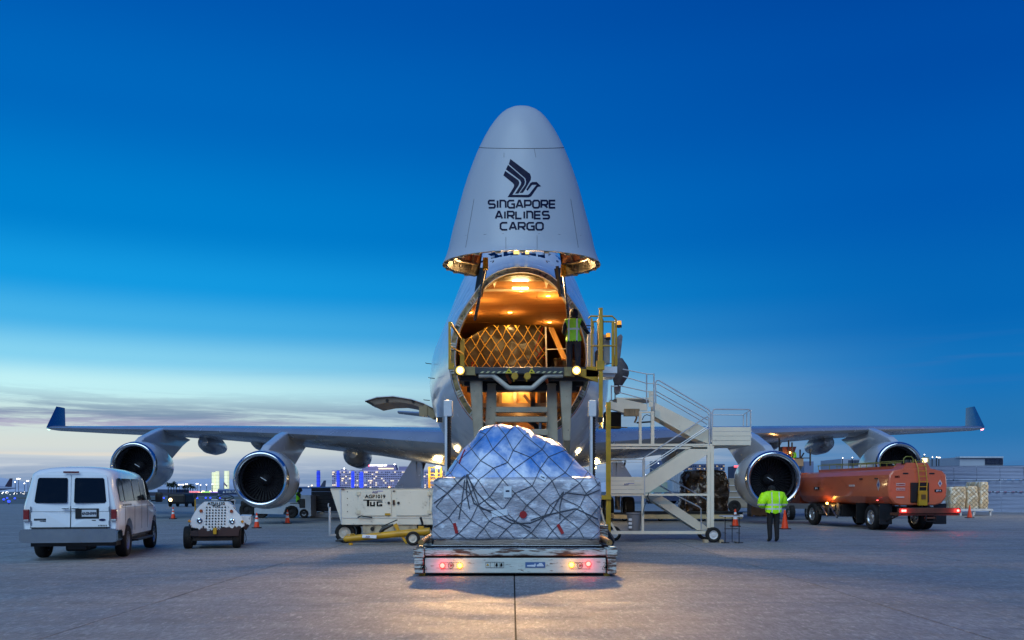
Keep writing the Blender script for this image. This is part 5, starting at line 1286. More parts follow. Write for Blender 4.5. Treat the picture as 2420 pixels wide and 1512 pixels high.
xa, xb = GZ(1690, 0)[0], x1_; zu = zt - .05
q.bb((xa, y_, zb_), (xa + .045, y_ + .008, zu)); q.bb((xa + .045, y_, zu - .035), (xb, y_ + .008, zu)); q.bb((xa + .045, y_, zb_), (xb, y_ + .008, zb_ + .035)); q.bb((xb - .045, y_, zb_ + .035), (xb, y_ + .008, zb_ + .065)); q.bb((xb - .085, y_, zb_ + .045), (xb - .045, y_ + .008, zb_ + .065))
q.build('tug_logo', m_print, gp, label='black word TUG on the service door')
text('company_logo', 'AGI', .09, (GZ(1672, 530)[0], 26.955, GZ(1672, 530)[1]), mat('logo_blue', '#1d2f80', .5), gp, width=1.1)
q = MB(); c = GZ(1722, 522); q.bb((c[0] - .08, 26.956, c[1]), (c[0] + .1, 26.962, c[1] + .03)); q.build('logo_line', mat('logo_pale', '#8a90b8', .5), gp)
q = MB(); p0, p1 = GZ(1780, 758), GZ(1840, 782); q.bb((p0[0], 26.955, p1[1]), (p1[0], 26.965, p0[1])); q.build('yellow_label', m_yel, gp)
q = MB()
for zz_ in (524, 597, 668, 740): c = GZ(1370, zz_); q.cyl((c[0], 26.985, c[1]), (c[0], 27.0, c[1]), .014, n=8)
q.build('rivet', m_dark, gp)
q = MB(); c = GZ(1322, 494); q.box((c[0], 26.97, c[1]), (.09, .03, .03)); q.build('red_marker', mat('marker_red', '#5a1c1c', .5), gp)
q = MB(); p0, p1 = GZ(1532, 862), GZ(2125, 975); q.bb((p0[0], 27.05, p1[1]), (p1[0], 28.4, p0[1])); q.build('tank_box', mat('stained_cream', '#a39a84', .5, var=.3, scale=4, streak=(4, .5, .7, '#54493c')), gp)
q = MB(); c = GZ(1640, 930); q.cyl((c[0], 27.02, c[1]), (c[0], 27.06, c[1]), .06, n=16); q.build('drain_cap', m_dark, gp)
q = MB(); p0, p1 = GZ(1300, 885), GZ(2500, 905); q.bb((p0[0], 27.1, p1[1]), (p1[0], 28.5, p0[1])); q.build('frame', m_dark, gp)
for x_, r_ in ((1342, .30), (2225, .30)):
    for dy in (.25, 1.35): X_ = GZ(x_, 985, 27.2)[0]; wheel(gp, (X_, 27.0 + dy, r_), Y, r_, .2, m_rubber, m_rimw)
q = MB(); q.tube([at((650 + x * .2686) / 1.24, (1300 + y * .2686) / 1.24, 26.8) for x, y in ((1178, 1000), (1175, 690))], .035, 8); q.tube([at((650 + x * .2686) / 1.24, (1300 + y * .2686) / 1.24, 26.8) for x, y in ((1162, 690), (1160, 660), (1166, 650))], .018, 6)
q.beam(at(778, 1264, 26.8), at(793, 1264, 26.9), .05, .06); q.build('draw_bar', m_galv, gp, True)
q = MB(); q.tube([at((650 + x * .2686) / 1.24, (1300 + y * .2686) / 1.24, 26.9) for x, y in ((1480, 805), (1520, 785), (1560, 795), (1620, 800), (1640, 805))], .02, 6); q.tube([at((650 + x * .2686) / 1.24, (1300 + y * .2686) / 1.24, 26.8) for x, y in ((2165, 800), (2185, 860), (2200, 960), (2240, 1000))], .035, 6); q.build('cable', m_black, gp, True)

# yellow tow bar lying in front of the unit
tb = thing('tow_bar', 'long yellow wheeled tow bar parked in front of the ground power unit', 'tow bar', at(880, 1285, 25.9), 0)
def TB(x, y, D=26.2): return at((650 + x * .2686) / 1.24017, (1300 + y * .2686) / 1.24017, D)
q = MB(); q.tube([TB(1330, 1052), TB(1345, 1040), TB(1900, 985), TB(2270, 955)], [.05, .09, .10, .11], 14); q.build('tube', m_yel, tb, True)
q = MB(); q.tube([TB(1360, 1000), TB(1375, 990), TB(1440, 985), TB(1450, 995)], .015, 6); q.beam(TB(1880, 880), TB(2020, 1090), .05, .07); q.beam(TB(1900, 870), TB(1950, 985), .04, .05); q.build('bracket', m_yel, tb); q = MB(); q.bb(TB(2140, 900), TB(2200, 935) + Y * .2); q.build('rear_box', m_yel, tb); q = MB(); q.cyl(TB(1405, 1080, 26.2), TB(1405, 1110, 26.2), .06, n=10); q.build('support_foot', m_yel, tb)
q = MB(); q.tube([TB(1725, 970), TB(1760, 930), TB(1870, 880)], [.05, .06, .03], 8); q.tube([TB(1740, 905), TB(1915, 830)], .018, 6); q.tube([TB(1240, 1060), TB(1300, 1050), TB(1330, 1052)], [.02, .05, .06], 8); q.build('jack_handle', m_black, tb, True)
q = MB(); p0 = TB(1532, 1012, 26.05); q.box(p0 + Vector((.2, 0, 0)), (.40, .02, .09), Matrix.Rotation(R(3), 3, 'Y')); q.build('name_sticker', m_paper, tb)
text('sticker_lettering', 'AGI', .07, TB(1590, 1016, 26.03), mat('logo_blue', '#1d2f80', .5), tb)
for x_, D in ((2085, 25.9), (2160, 26.7)): p = TB(x_, 1062, D); p.z = .2; wheel(tb, p, Y, .2, .13, m_rubber, m_rimw)
# ================================================================== aircraft steps
m_st = mat('stair_white', '#d3cdbb', .42, var=.09, scale=1.5, streak=(4, .6, .85, '#8d8a80'), chips=(8, .68, .72, '#6b5a44', 0, None))
stp = thing('mobile_stairs', 'white zigzag boarding stairs with landings and tube handrails right of the loader', 'boarding stairs', at(1600, 1281, 28.2), 0)
def S4(x, y): return (1411.1 + x * .32, 846.7 + y * .32)
D1, D2, D3 = 27.7, 28.6, 29.5
def sb(name, x0_, y0_, x1_, y1_, D, dd, m_=None, bev=0):
    q = MB(); a, b = at(*S4(x0_, y0_), D), at(*S4(x1_, y1_), D); q.bb((a.x, D, b.z), (b.x, D + dd, a.z), bev=bev); return q.build(name, m_ or m_st, stp)
for D in (D1, D3):
    f = 1 if D == D1 else 0
    q = MB()
    def bb4(x0_, y0_, x1_, y1_, dd=.1):
        v_ = .004 if y1_ - y0_ > 60 else 0
        a, b = at(*S4(x0_, y0_), D), at(*S4(x1_, y1_), D); q.bb((a.x - v_, D - v_, b.z - v_), (b.x + v_, D + dd + v_, a.z + v_))
    bb4(812, 645, 832, 1250); bb4(836, 645, 860, 1250) if f else None
    bb4(328, 1015, 344, 1275); bb4(100, 1274, 815, 1297); bb4(100, 630, 860, 648); bb4(345, 998, 838, 1014); bb4(340, 740, 348, 1000)
    if f: bb4(100, 655, 840, 668)
    bb4(310, 392, 326, 630); bb4(398, 392, 420, 630); bb4(310, 392, 420, 402)
    q.build('frame', m_st, stp)
q = MB()
for x_, y_ in ((820, 655), (820, 1006), (336, 1006), (336, 1285), (820, 1285), (318, 640)): a = at(*S4(x_, y_), D1); q.bb((a.x - .04, D1 + .1, a.z - .04), (a.x + .04, D3, a.z + .03))
q.build('cross_brace', m_st, stp)
# side panels
for k in range(4): sb('side_board', 100, 875 + k * 31, 345, 904 + k * 31, D1 - .04, .03)
sb('landing', 100, 1000, 345, 1016, D1, 1.6); sb('landing', 690, 636, 1133, 643, D1 + .02, 1.7)
for k in range(4): sb('side_board', 850, 506 + k * 34, 1133, 538 + k * 34, D1 - .04, .03)
for k in range(3): sb('side_board', 380, 240 + k * 40, 412, 278 + k * 40, D2 - .04, .03)
text('company_logo', 'AGI', .085, at(*S4(213, 932), D1 - .05), mat('logo_blue', '#1d2f80', .5), stp)
q = MB(); a = at(*S4(228, 926), D1 - .05); q.bb((a.x, a.y, a.z), (a.x + .18, a.y + .006, a.z + .025)); q.build('logo_line', mat('logo_pale', '#8a90b8', .5), stp)
def flight(p, D, w, n_, rise_dir):
    """p = stringer outline (S4 pixels); two stringers and steps between"""
    for dd in (0, w - .05):
        q = MB(); q.prism([(at(*S4(*a), D).x, at(*S4(*a), D).z) for a in p], D + dd, D + dd + .05); q.build('stringer', m_st, stp)
def steps(x0_, y0_, x1_, y1_, D, w, n_):
    a, b = at(*S4(x0_, y0_), D), at(*S4(x1_, y1_), D); sm2 = None
    for k in range(n_):
        c = a.lerp(b, (k + .5) / n_)
        if sm2 is None:
            q = MB(); q.bb((c.x - .13, D + .055, c.z - .02), (c.x + .13, D + w - .055, c.z + .015)); sm2 = q.build('step', m_galv, stp); base_c = c
        else:
            o = sm2.copy(); COL.objects.link(o); o.parent = stp; o.location = c - base_c
flight([(345, 1010), (470, 1010), (812, 1245), (812, 1262), (740, 1270)], D2, .85, 9, 1); steps(400, 1010, 780, 1262, D2, .85, 9)
flight([(352, 990), (352, 880), (715, 645), (840, 645), (840, 692), (380, 990)], D1, .8, 11, 1); steps(365, 940, 800, 655, D1, .8, 11)
flight([(425, 430), (425, 325), (830, 530), (830, 632), (780, 615), (700, 585)], D2, .85, 9, 1); steps(430, 380, 815, 590, D2, .85, 9)
def rail(pts, D, r_=.021, nm='handrail'):
    q = MB(); q.tube([at(*S4(*p), D) for p in pts], r_, 7); return q.build(nm, m_galv, stp, True)
for D in (D2, D2 + .85):
    rail([(432, 330), (430, 180), (437, 165), (455, 163), (820, 378), (838, 400), (838, 625)], D); rail([(430, 240), (815, 455)], D, .016)
rail([(432, 190), (450, 190), (815, 400), (830, 425)], D2 - .01, .016); rail([(430, 265), (812, 487)], D2 - .01, .016)
for D in (D1, D1 + .8): rail([(335, 870), (336, 745), (345, 733), (790, 440), (812, 430), (825, 440), (826, 640)], D); rail([(360, 815), (815, 518)], D, .016)
rail([(362, 795), (820, 500)], D1 - .01, .016)
rail([(100, 745), (338, 745)], D1); rail([(100, 765), (338, 765)], D1, .012); rail([(348, 1010), (348, 745)], D1)
for D in (D2, D2 + .85): rail([(455, 935), (600, 1020), (750, 1095), (765, 1110), (767, 1265)], D)
rail([(555, 900), (810, 1042)], D3, .02); rail([(470, 940), (560, 995)], D3, .02); rail([(390, 810), (555, 905)], D3, .02)
for D in (D1, D1 + 1.6):
    rail([(850, 620), (850, 395), (860, 377), (875, 375), (1118, 377), (1131, 385), (1131, 620)], D); rail([(850, 415), (1080, 417)], D, .016)
rail([(1078, 500), (1078, 415), (1131, 380)], D1 + .3, .016); rail([(1103, 500), (1103, 400)], D1 + .2, .016)
# top landing next to the fuselage
sb('landing', 135, 290, 420, 300, D2, 1.4)
q = MB(); pts = [S4(*p) for p in ((145, 288), (370, 340), (370, 385), (305, 385), (145, 330))]; q.pxprism(pts, D2 - .02, .06); q.build('side_board', m_st, stp)
q = MB(); pts = [S4(*p) for p in ((92, 310), (300, 385), (300, 402), (225, 410), (92, 370))]; q.pxprism(pts, D2 - .06, .25); q.build('extension_slide', m_st, stp)
q = MB()
for x_ in (215, 250, 290): a = at(*S4(x_, 405), D2 - .05); q.box(a + Z * .02, (.16, .2, .22))
q.tube([at(*S4(*p), D2) for p in ((282, 400), (290, 440), (275, 475))], .03); q.build('slide_bracket', mat('bracket_tan', '#7d6a4d', .5, var=.4), stp)
for yy in ((80, 115), (132, 185), (200, 245), (250, 305)): rail([(188 if yy[0] < 190 else 160, yy[0]), (368, yy[1]), (418, yy[1])], D2, .017)
for x_ in ((364, 370), (418, 418), (104, 100)): rail([(x_[0], 112 if x_[0] > 300 else 200), (x_[0], 385 if x_[0] > 300 else 310)], D2, .022)
rail([(130, 100), (132, 330)], D2 + .6); rail([(108, 205), (150, 205)], D2, .02)
q = MB(); q.tube([at(*S4(*p), D2) for p in ((330, 455), (345, 425), (365, 415), (395, 425), (400, 450))], .012, 5); q.beam(at(*S4(290, 475), D2), at(*S4(398, 468), D2), .04, .05); q.build('cable', m_dark, stp)
q = MB(); q.tube([at(*S4(*p), D1 - .08) for p in ((380, 990), (372, 1020), (385, 1050), (375, 1075))], .012, 5); q.tube([at(*S4(*p), D1 - .08) for p in ((370, 1010), (360, 1060), (345, 1100), (335, 1160))], .010, 5); q.build('hanging_cable', m_black, stp)
for (x_, y_, D, r_) in ((855, 1305, 27.45, .23), (792, 1300, 28.9, .23)):
    p = at(*S4(x_, y_), D); p.z = r_; wheel(stp, p, Y, r_, .16, m_rubber, m_white, rr=.56)
p = at(*S4(120, 1300), 28.2); p.z = .23; wheel(stp, p, Y, .23, .16, m_rubber, m_white)
q = MB(); a = at(*S4(855, 1352), 27.4); q.bb((a.x - .28, 27.3, 0), (a.x - .16, 27.6, .09)); q.bb((a.x + .17, 27.3, 0), (a.x + .29, 27.6, .09)); q.build('wheel_chock', mat('chock_cream', '#a99a80', .7), stp)
q = MB(); q.beam(at(*S4(22, 1100), 27.8), at(*S4(70, 1280), 27.8), .07, .05); q.beam(at(*S4(75, 1010), 27.7), at(*S4(75, 1290), 27.7), .08, .08); q.beam(at(*S4(100, 1215), 27.8), at(*S4(140, 1285), 27.8), .08, .06); q.build('stabiliser', m_st, stp)
q = MB(); a, b = at(*S4(58, 395), 30), at(*S4(176, 515), 30); q.bb((a.x, 30, b.z), (b.x, 30.5, a.z)); q.build('canvas_skirt', mat('black_canvas', '#14151b', .8), stp)
q = MB(); q.tube([at(*S4(*p), 29.8) for p in ((90, 505), (222, 510))], .015, 5); q.build('stay_rod', m_yel, stp)
# bundled canopy and open crew door by the fuselage
cn = MB(); rings = []
for k in range(15):
    t_ = k / 14; c = at(1461 + 4 * math.sin(t_ * 3), 848 + 62 * t_, 28.9); rx = (.10 + .16 * math.sin(t_ * 2.9 + .15)); 
    rings.append([c + Vector((math.cos(a) * rx * (1 + .10 * math.sin(a * 6 + k * .5)), math.sin(a) * rx * .8, .03 * math.sin(a * 5))) for a in [j * math.pi / 10 for j in range(20)]])
cn.loft(rings); cn.build('folded_canopy', mat('grey_canvas', '#4c4a4d', .75, var=.4, scale=4, bump=.6, bscale=6), stp, True, ang=80)
q = MB(); q.pxprism([(1452, 846), (1459, 795), (1467, 789), (1471, 795), (1465, 848)], 28.8, .12); q.build('canopy_arm', mat('arm_dull', '#6e6b70', .5, .3, var=.4, scale=6), stp)
q = MB(); q.pxprism([(1447, 886), (1452, 890), (1452, 925), (1458, 932), (1466, 928), (1467, 890)], 29.0, .2); q.build('canopy_tail', mat('arm_dull', '#6e6b70'), stp)
# bin on the base frame
bn = thing('plastic_bin', 'grey round plastic bin standing on the stairs base frame', 'bin', at(*S4(272, 1275), 27.9), 0)
q = MB(); c = at(*S4(272, 1275), 27.9); q.lathe([(0, .001), (0, .17), (.5, .215), (.52, .24), (.56, .24), (.56, .2), (.1, .16), (.1, .001)], c, Z, 28); q.build('tub', mat('bin_grey', '#75767b', .45, .2, var=.15), bn, True)
q = MB()
for k in range(3): a = at(*S4(243, 1190 + k * 28), 27.66); q.box(a, (.10, .02, .07))
q.build('bin_mark', m_white, bn)

# folding table
tf = thing('folding_table', 'small folding table with thin dark legs beside the stairs wheel', 'table', at(1729, 1281, 27.2), 0)
q = MB(); a, b = at(1705, 1216, 27.1), at(1753, 1219, 27.1); q.bb((a.x, 26.9, .775), (b.x, 27.5, .81), bev=.01); q.build('table_top', mat('table_grey', '#a5a8b0', .5), tf)
for x_ in (1713, 1746):
    for D in (26.98, 27.4):
        q = MB(); p = at(x_, 1250, D); q.tube([(p.x, D, .775), (p.x, D, .03)], .014, 6); q.build('leg', m_black, tf)
q = MB()
for x_ in (1713, 1746): p = at(x_, 1250, 27.1); q.tube([(p.x - .06, 26.95, .02), (p.x - .06, 27.45, .02)], .018, 6); q.tube([(p.x - .12, 27.1, .015), (p.x + .12, 27.1, .015)], .015, 6); q.tube([(p.x, 26.98, .3), (p.x, 27.4, .3)], .01, 5)
p = at(1729, 1250, 27.1); q.tube([(p.x - .2, 27.2, .42), (p.x + .2, 27.2, .42)], .012, 5); q.tube([(p.x + .03, 27.2, .775), (p.x + .03, 27.2, .03)], .012, 5); q.build('brace', m_black, tf)
for x_, w_, nm, cc, lb_ in ((1738, .16, 'book', '#20242c', 'dark box-like item lying on the folding table'), (1749, .1, 'cloth', '#c9c2b4', 'crumpled pale cloth on the end of the folding table')):
    q = MB(); p = at(x_, 1216, 27.15); q.bb((p.x - w_ / 2, 27.0, .81), (p.x + w_ / 2, 27.15, .84), bev=.008); q.build(nm, mat('item_' + nm, cc, .7), None, label=lb_, cat='item')

# traffic cones
m_or = mat('cone_orange', '#e8400c', .5, var=.1); m_ref = mat('cone_collar', '#d9d9d9', .35)
def cone(px, D, h, label, stripes=True):
    t_ = thing('traffic_cone', label, 'traffic cone', (at(px, 0, D).x, D, 0), 0, 'traffic cones round the aircraft')
    q = MB(False); q.box((0, 0, .02), (h * .52, h * .52, .04), bev=.01); q.build('base', mat('cone_base', '#1a1413', .8), t_)
    def r_(z_): return h * (.19 - .155 * z_)
    segs = [(.05, .42, m_or), (.42, .58, m_ref), (.58, .70, m_or), (.70, .82, m_ref), (.82, 1., m_or)] if stripes else [(.05, 1., m_or)]
    for a, b, m_ in segs:
        q = MB(False); q.lathe([(a * h, r_(a)), (b * h, r_(b))] + ([(h, .001)] if b == 1. else []), (0, 0, 0), Z, 20); q.build('cone_shell' if m_ is m_or else 'reflective_collar', m_, t_, True)
cone(409, 51, .66, 'striped cone standing alone behind the van'); cone(606.4, 38.2, .64, 'striped cone nearest the left inner engine, beside the tractor cable'); cone(679, 43.6, .66, 'striped cone below the left inner engine, in front of the driver')
cone(1737, 40, .76, 'orange cone seen behind the folding table'); cone(1854, 37.2, .78, 'plain orange cone beside the person in the lime jacket', False); cone(2290.5, 52.8, .74, 'plain orange cone right of the fuel truck tail light', False)

# ================================================================== fuel truck
fa = R(7)
ft = thing('fuel_truck', 'orange fuel tanker truck seen from behind under the right wing with red tail lights', 'fuel truck', (at(2197, 1216, 34.6).x, 34.6, 0), fa)
m_ft = mat('tanker_orange', '#c65f3b', .38, var=.14, scale=1, coat=.35, streak=(2.5, .55, .8, '#8a3416'), stretch=(1, .4, 1))
m_ftf = mat('truck_frame_brown', '#57301f', .55, var=.35, scale=3)
def tsec(y, s_=1.):
    P = [(-.72, .98), (-1.0, 1.06), (-1.19, 1.32), (-1.22, 1.75), (-1.17, 2.16), (-1.02, 2.32), (-.6, 2.40), (0, 2.42)]
    P = P + [(-x, z_) for x, z_ in P[-2::-1]]; return [Vector((x * s_, y, 1.7 + (z_ - 1.7) * s_)) for x, z_ in P]
q = MB(False); q.loft([tsec(.80, .94), tsec(.84, .985), tsec(.92, 1.0), tsec(8.6, 1.0), tsec(8.75, .97)]); q.build('tank', m_ft, ft, True, ang=30)
q = MB(False); q.prism([(-.62, 2.36), (-.42, 2.62), (.42, 2.62), (.56, 2.36)], .86, 1.6); q.bb((-.4, 1.6, 2.40), (.4, 8.4, 2.52)); q.build('top_coaming', m_ft, ft)
q = MB(False); q.bb((-.32, .74, 1.10), (.42, .815, 1.86), bev=.02); q.build('rear_cabinet', mat('cabinet_dark', '#170d0b', .6, var=.4), ft)
q = MB(False)
for x_, xx in ((-.06, -.02), (.26, .30)): q.tube([(x_, .72, 1.0), (xx - .0, .68, 1.9), (xx - .05, .70, 2.45), (xx - .05, .9, 2.75)], .02, 6)
for k in range(8): q.tube([(-.05, .71 - k * .005, 1.1 + k * .2), (.27, .71 - k * .005, 1.1 + k * .2)], .016, 6)
q.build('ladder', m_yel, ft, True)
q = MB(False); q.bb((-.08, .62, .98), (.28, .68, 1.55), bev=.012); lb2 = q.build('yellow_locker', m_yel, ft); q = MB(False); q.bb((.02, .605, 1.22), (.20, .62, 1.4)); q.build('locker_vent', mat('vent_brown', '#594016', .6), lb2)
q = MB(False); q.tube([(-.5, .95, 2.6), (-.5, .95, 2.78), (-.42, .93, 2.86), (-.2, .93, 2.86), (-.12, .95, 2.78), (-.12, .95, 2.6)], .018, 6)
q.tube([(-.5, 1.0, 2.70), (-.5, 8.3, 2.70)], .018, 6); q.tube([(-.12, 1.0, 2.62), (-.3, 8.3, 2.78)], .016, 6)
for k in range(7): q.tube([(-.5, 1.6 + k * 1.1, 2.5), (-.5, 1.6 + k * 1.1, 2.70)], .014, 5); q.tube([(.4, 1.6 + k * 1.1, 2.5), (.4, 1.6 + k * 1.1, 2.7)], .014, 5)
q.tube([(.4, 1.0, 2.70), (.4, 8.3, 2.70)], .016, 6); q.tube([(.22, .9, 2.6), (.22, .9, 2.82), (.5, .9, 2.82), (.5, .9, 2.6)], .018, 6); q.build('top_rail', mat('rail_olive', '#8b8b33', .5, var=.2), ft, True)
q = MB(False); q.cyl((-.3, 1.1, 2.6), (-.3, 1.1, 2.74), .2, .16, 16); q.build('manhole', m_dark, ft)
q = MB(False); q.bb((.28, .95, 2.66), (.46, 1.0, 2.8)); q.build('work_or_fill_lamp', mat('work_lamp_lit', (1, .8, .35), emit=(1., .78, .3), es=4.), ft)
for x_ in (-.62, .45):
    q = MB(False); q.bb((x_, .785, 2.18), (x_ + .22, .81, 2.235), bev=.01); q.build('slot', m_black, ft)
for yy in (1.6, 2.8):
    q = MB(False); q.bb((-1.235, yy, 2.0), (-1.2, yy + .2, 2.05)); q.build('slot', m_black, ft)
def tl(x_, z_, w, h_, m_, nm, y_=.775): q = MB(False); q.bb((x_ - w / 2, y_, z_ - h_ / 2), (x_ + w / 2, y_ + .02, z_ + h_ / 2)); return q.build(nm, m_, ft)
m_sign = mat('sign_pale', '#c9b3ab', .5)
tl(-.72, 1.79, .36, .095, m_sign, 'hazard_sign'); text('sign_lettering', 'FLAMMABLE', .062, (-.72, .768, 1.79), m_redt, ft, world=False)
tl(-.72, 1.61, .36, .095, m_sign, 'hazard_sign'); text('sign_lettering', 'NO SMOKING', .055, (-.72, .768, 1.61), m_redt, ft, world=False)
tl(.82, 1.55, .30, .10, m_black, 'fuel_sign'); text('sign_lettering', 'JET A', .08, (.82, .768, 1.55), m_paper, ft, world=False)
text('tank_number', '2052', .10, (-.86, .782, 2.08), m_print, ft, world=False); tl(-.74, 1.30, .32, .05, m_sign, 'notice_strip'); text('sign_lettering', '5 000 GALLONS', .035, (-.74, .768, 1.30), m_print, ft, world=False) if False else None
SIDE = Matrix.Rotation(R(-90), 4, 'Z') @ FACE
def diam(c, ax, s_):
    q = MB(False)
    for k, (dx, dz) in enumerate(((0, 1), (1, 0), (0, -1), (-1, 0))):
        pass
    a, b, c_, d = [Vector(c) + (ax * u + Z * w) * s_ for u, w in ((0, 1), (.62, 0), (0, -1), (-.62, 0))]; n_ = ax.cross(Z).normalized() * .012
    q.poly([a, b, c_, d]); q.build('hazard_diamond', m_sign, ft, recalc=False)
    q = MB(False); off = (Z.cross(ax)).normalized() * -.006; off = Vector((0, -.006, 0)) if abs(ax.x) > .5 else Vector((-.006, 0, 0))
    q.poly([Vector(c) + off + (ax * u + Z * w) * s_ * .5 for u, w in ((0, 1), (.62, 0), (0, -1), (-.62, 0))]); q.build('diamond_field', mat('diamond_blue', '#31528f', .5), ft, recalc=False)
diam((.88, .772, 1.83), X, .15); diam((-1.232, 1.5, 1.78), Y, .24)
q = MB(False); q.bb((-1.245, 3.4, 1.72), (-1.225, 3.85, 1.80)); q.build('notice_strip', m_sign, ft)
q = MB(False); q.bb((-1.245, 6.6, 1.6), (-1.225, 7.1, 1.72)); q.build('fuel_sign', m_black, ft); text('sign_lettering', 'JET A', .09, (-1.25, 6.85, 1.66), m_paper, ft, rot=SIDE, world=False)
q = MB(False); q.bb((-1.24, 0.0, .70), (1.24, .14, .90), bev=.015); q.bb((-1.2, .1, .62), (1.2, .7, .72)); q.bb((-.2, -.02, .5), (.25, .05, .56)); q.build('rear_bumper', m_ftf, ft)
q = MB(False); q.bb((-.5, .5, .62), (.5, 9.0, .92)); q.bb((-1.0, 2.2, .55), (1.0, 2.6, .9)); q.bb((-.2, -.05, .38), (-.16, 0, .62)); q.bb((.2, -.05, .38), (.24, 0, .62)); q.bb((-.2, -.05, .38), (.24, 0, .42)); q.beam((-.9, .3, .7), (-1.1, 1.2, .35), .05, .05)
q.bb((-1.1, 4.7, .45), (-.5, 7.4, .98)); q.bb((.5, 4.4, .45), (1.1, 7.6, .98)); q.build('chassis', m_dark, ft)
for x_ in (-1.12, 1.12):
    for yy in (1.15, 2.95): q = MB(False); q.bb((x_ - .26, yy, .25), (x_ + .26, yy + .04, 1.05)); q.build('mud_flap', m_black, ft)
for yy, r_, inn in ((2.15, .50, 1), (7.4, .50, 0)):
    for sx in (-1, 1):
        wheel(ft, (sx * 1.08, yy, r_), X, r_, .28, m_rubber, m_rimg, world=False)
        if inn: wheel(ft, (sx * .76, yy, r_), X, r_, .28, m_rubber, m_rimg, world=False)
m_redl = mat('truck_tail_red', (1, .06, .05), emit=(1., .07, .06), es=14.)
for x_ in (-1.10, -1.0, 1.12):
    q = MB(False); q.cyl((x_, -.03, .80), (x_, 0.0, .80), .045, n=14); q.build('tail_light', m_redl, ft); 
q = MB(False); q.bb((-1.25, 1.5, 1.16), (-1.23, 1.6, 1.19)); q.build('side_marker', mat('marker_red_lit', (1, .1, .1), emit=(1., .1, .1), es=5.), ft)
mw = Matrix.Translation(ft.location) @ Matrix.Rotation(fa, 4, 'Z')
for x_ in (-1.05, 1.12): point('tail_glow', mw @ Vector((x_, -.15, .8)), (1, .06, .05), 9, .05)
q = MB(False)
for k in range(14):
    a = random.uniform(4.9, 7.2); q.box((-1.13 - random.random() * .05, a, random.uniform(.5, .95)), (.06, random.uniform(.08, .3), random.uniform(.06, .25)))
q.tube([(-1.18, 5.0, .4), (-1.2, 5.6, .9), (-1.18, 5.9, .45), (-1.2, 6.4, .85)], .04, 8); q.build('pump_gear', m_metal, ft)
q = MB(False); q.ball((-1.2, 5.9, 1.0), .05); q.build('panel_lamp', mat('panel_lamp_lit', (1, .5, .1), emit=(1., .45, .08), es=20.), ft); point('panel_glow', mw @ Vector((-1.35, 5.9, .95)), (1, .5, .12), 8, .05)
q = MB(False); q.prism([(-1.0, .95), (1.1, .95), (1.1, 2.4), (-1.0, 2.4)], 9.0, 10.6); bmesh.ops.bevel(q.bm, geom=list(q.bm.edges), offset=.08, segments=2, affect='EDGES'); q.build('cab', m_ft, ft)

# hydrant lift behind the tanker
lf = thing('lift_truck', 'tan lift truck with raised platform refuelling the wing behind the orange tanker', 'lift truck', (at(1880, 1200, 49).x, 49, 0), 0)
q = MB(); a, b = at(1877, 1082, 49), at(1898, 1101, 49); q.bb((a.x, 49, b.z), (b.x, 50.2, a.z)); q.build('platform_box', mat('lift_tan', '#b58a63', .5), lf)
q = MB(); a, b = at(1850, 1055, 49.5), at(1883, 1064, 49.5); q.prism([(a.x, a.z - .35), (a.x, a.z), (b.x, a.z), (b.x - .12, a.z - .35), (b.x - .3, a.z - 1.0), (a.x, a.z - 1.)], 49.6, 50.2); q.build('red_cabinet', mat('lift_red', '#5a1c12', .5, var=.4), lf)
q = MB()
for x_, y0_, y1_ in ((1863, 1040, 1078), (1871, 1045, 1080), (1841, 1035, 1078), (1890, 1062, 1085), (1914, 1060, 1100)): a, b = at(x_, y0_, 49.3), at(x_, y1_, 49.3); q.tube([a, b], .045, 6)
q.beam(at(1892, 1082, 49.2), at(1899, 1070, 49.2), .06, .06); q.tube([at(1876, 1082, 49), at(1914, 1082, 49)], .025); q.build('hose_reel_arm', m_black, lf)
q = MB(); a, b = at(1860, 1101, 49), at(1920, 1150, 49); q.bb((a.x, 49, .6), (b.x, 51.5, 1.1)); q.beam((a.x + .3, 50, 1.0), (b.x - .3, 50, 2.9), .12, .12); q.beam((b.x - .3, 50.1, 1.0), (a.x + .3, 50.1, 2.9), .12, .12); q.build('chassis', mat('lift_grey', '#5a5656', .5), lf)
for x_ in (1868, 1912):
    for dy in (0, 2.2): p = at(x_, 1200, 49.2 + dy); p.z = .42; wheel(lf, p, X, .42, .28, m_rubber, m_rimg)
q = MB(); q.ball(at(1865, 1069, 49.4), .06); q.build('work_or_fill_lamp', mat('panel_lamp_lit', (1, .5, .1)), lf); point('lift_glow', at(1865, 1070, 49.0), (1, .5, .15), 14, .08)
person('small person in green vest on the lift truck platform under the right wing', (at(1876, 1085, 49.6).x, 49.7, at(1876, 1097, 49.6).z - .5), R(40), {}, [m_blackc, v3m, m_black, m_skinp, m_black], .8)

# ================================================================== left tractor with driver, carts
t2 = thing('flatbed_tow_tractor', 'long white tow tractor with large dark wheels behind the left inner engine', 'tow tractor', (at(665, 1224, 52.6).x, 52.6, 0), 0)
def T2(x, y, D=52.6): return at(524.1 + x * .2166, 1048.2 + y * .2166, D)
def t2b(name, x0_, y0_, x1_, y1_, m_, dd=1.6, D=52.6, bev=.03): q = MB(); a, b = T2(x0_, y0_, D), T2(x1_, y1_, D); q.bb((a.x, D, b.z), (b.x, D + dd, a.z), bev=bev); return q.build(name, m_, t2)
m_tw = mat('tractor_white', '#aeb6c0', .4, var=.12)
q = MB(); q.prism([(T2(x, y).x, T2(x, y).z) for x, y in ((355, 700), (640, 700), (690, 640), (830, 640), (858, 700), (862, 560), (968, 562), (972, 790), (850, 800), (840, 690), (700, 690), (668, 770), (355, 762))], 52.6, 54.2); q.build('body', m_tw, t2)
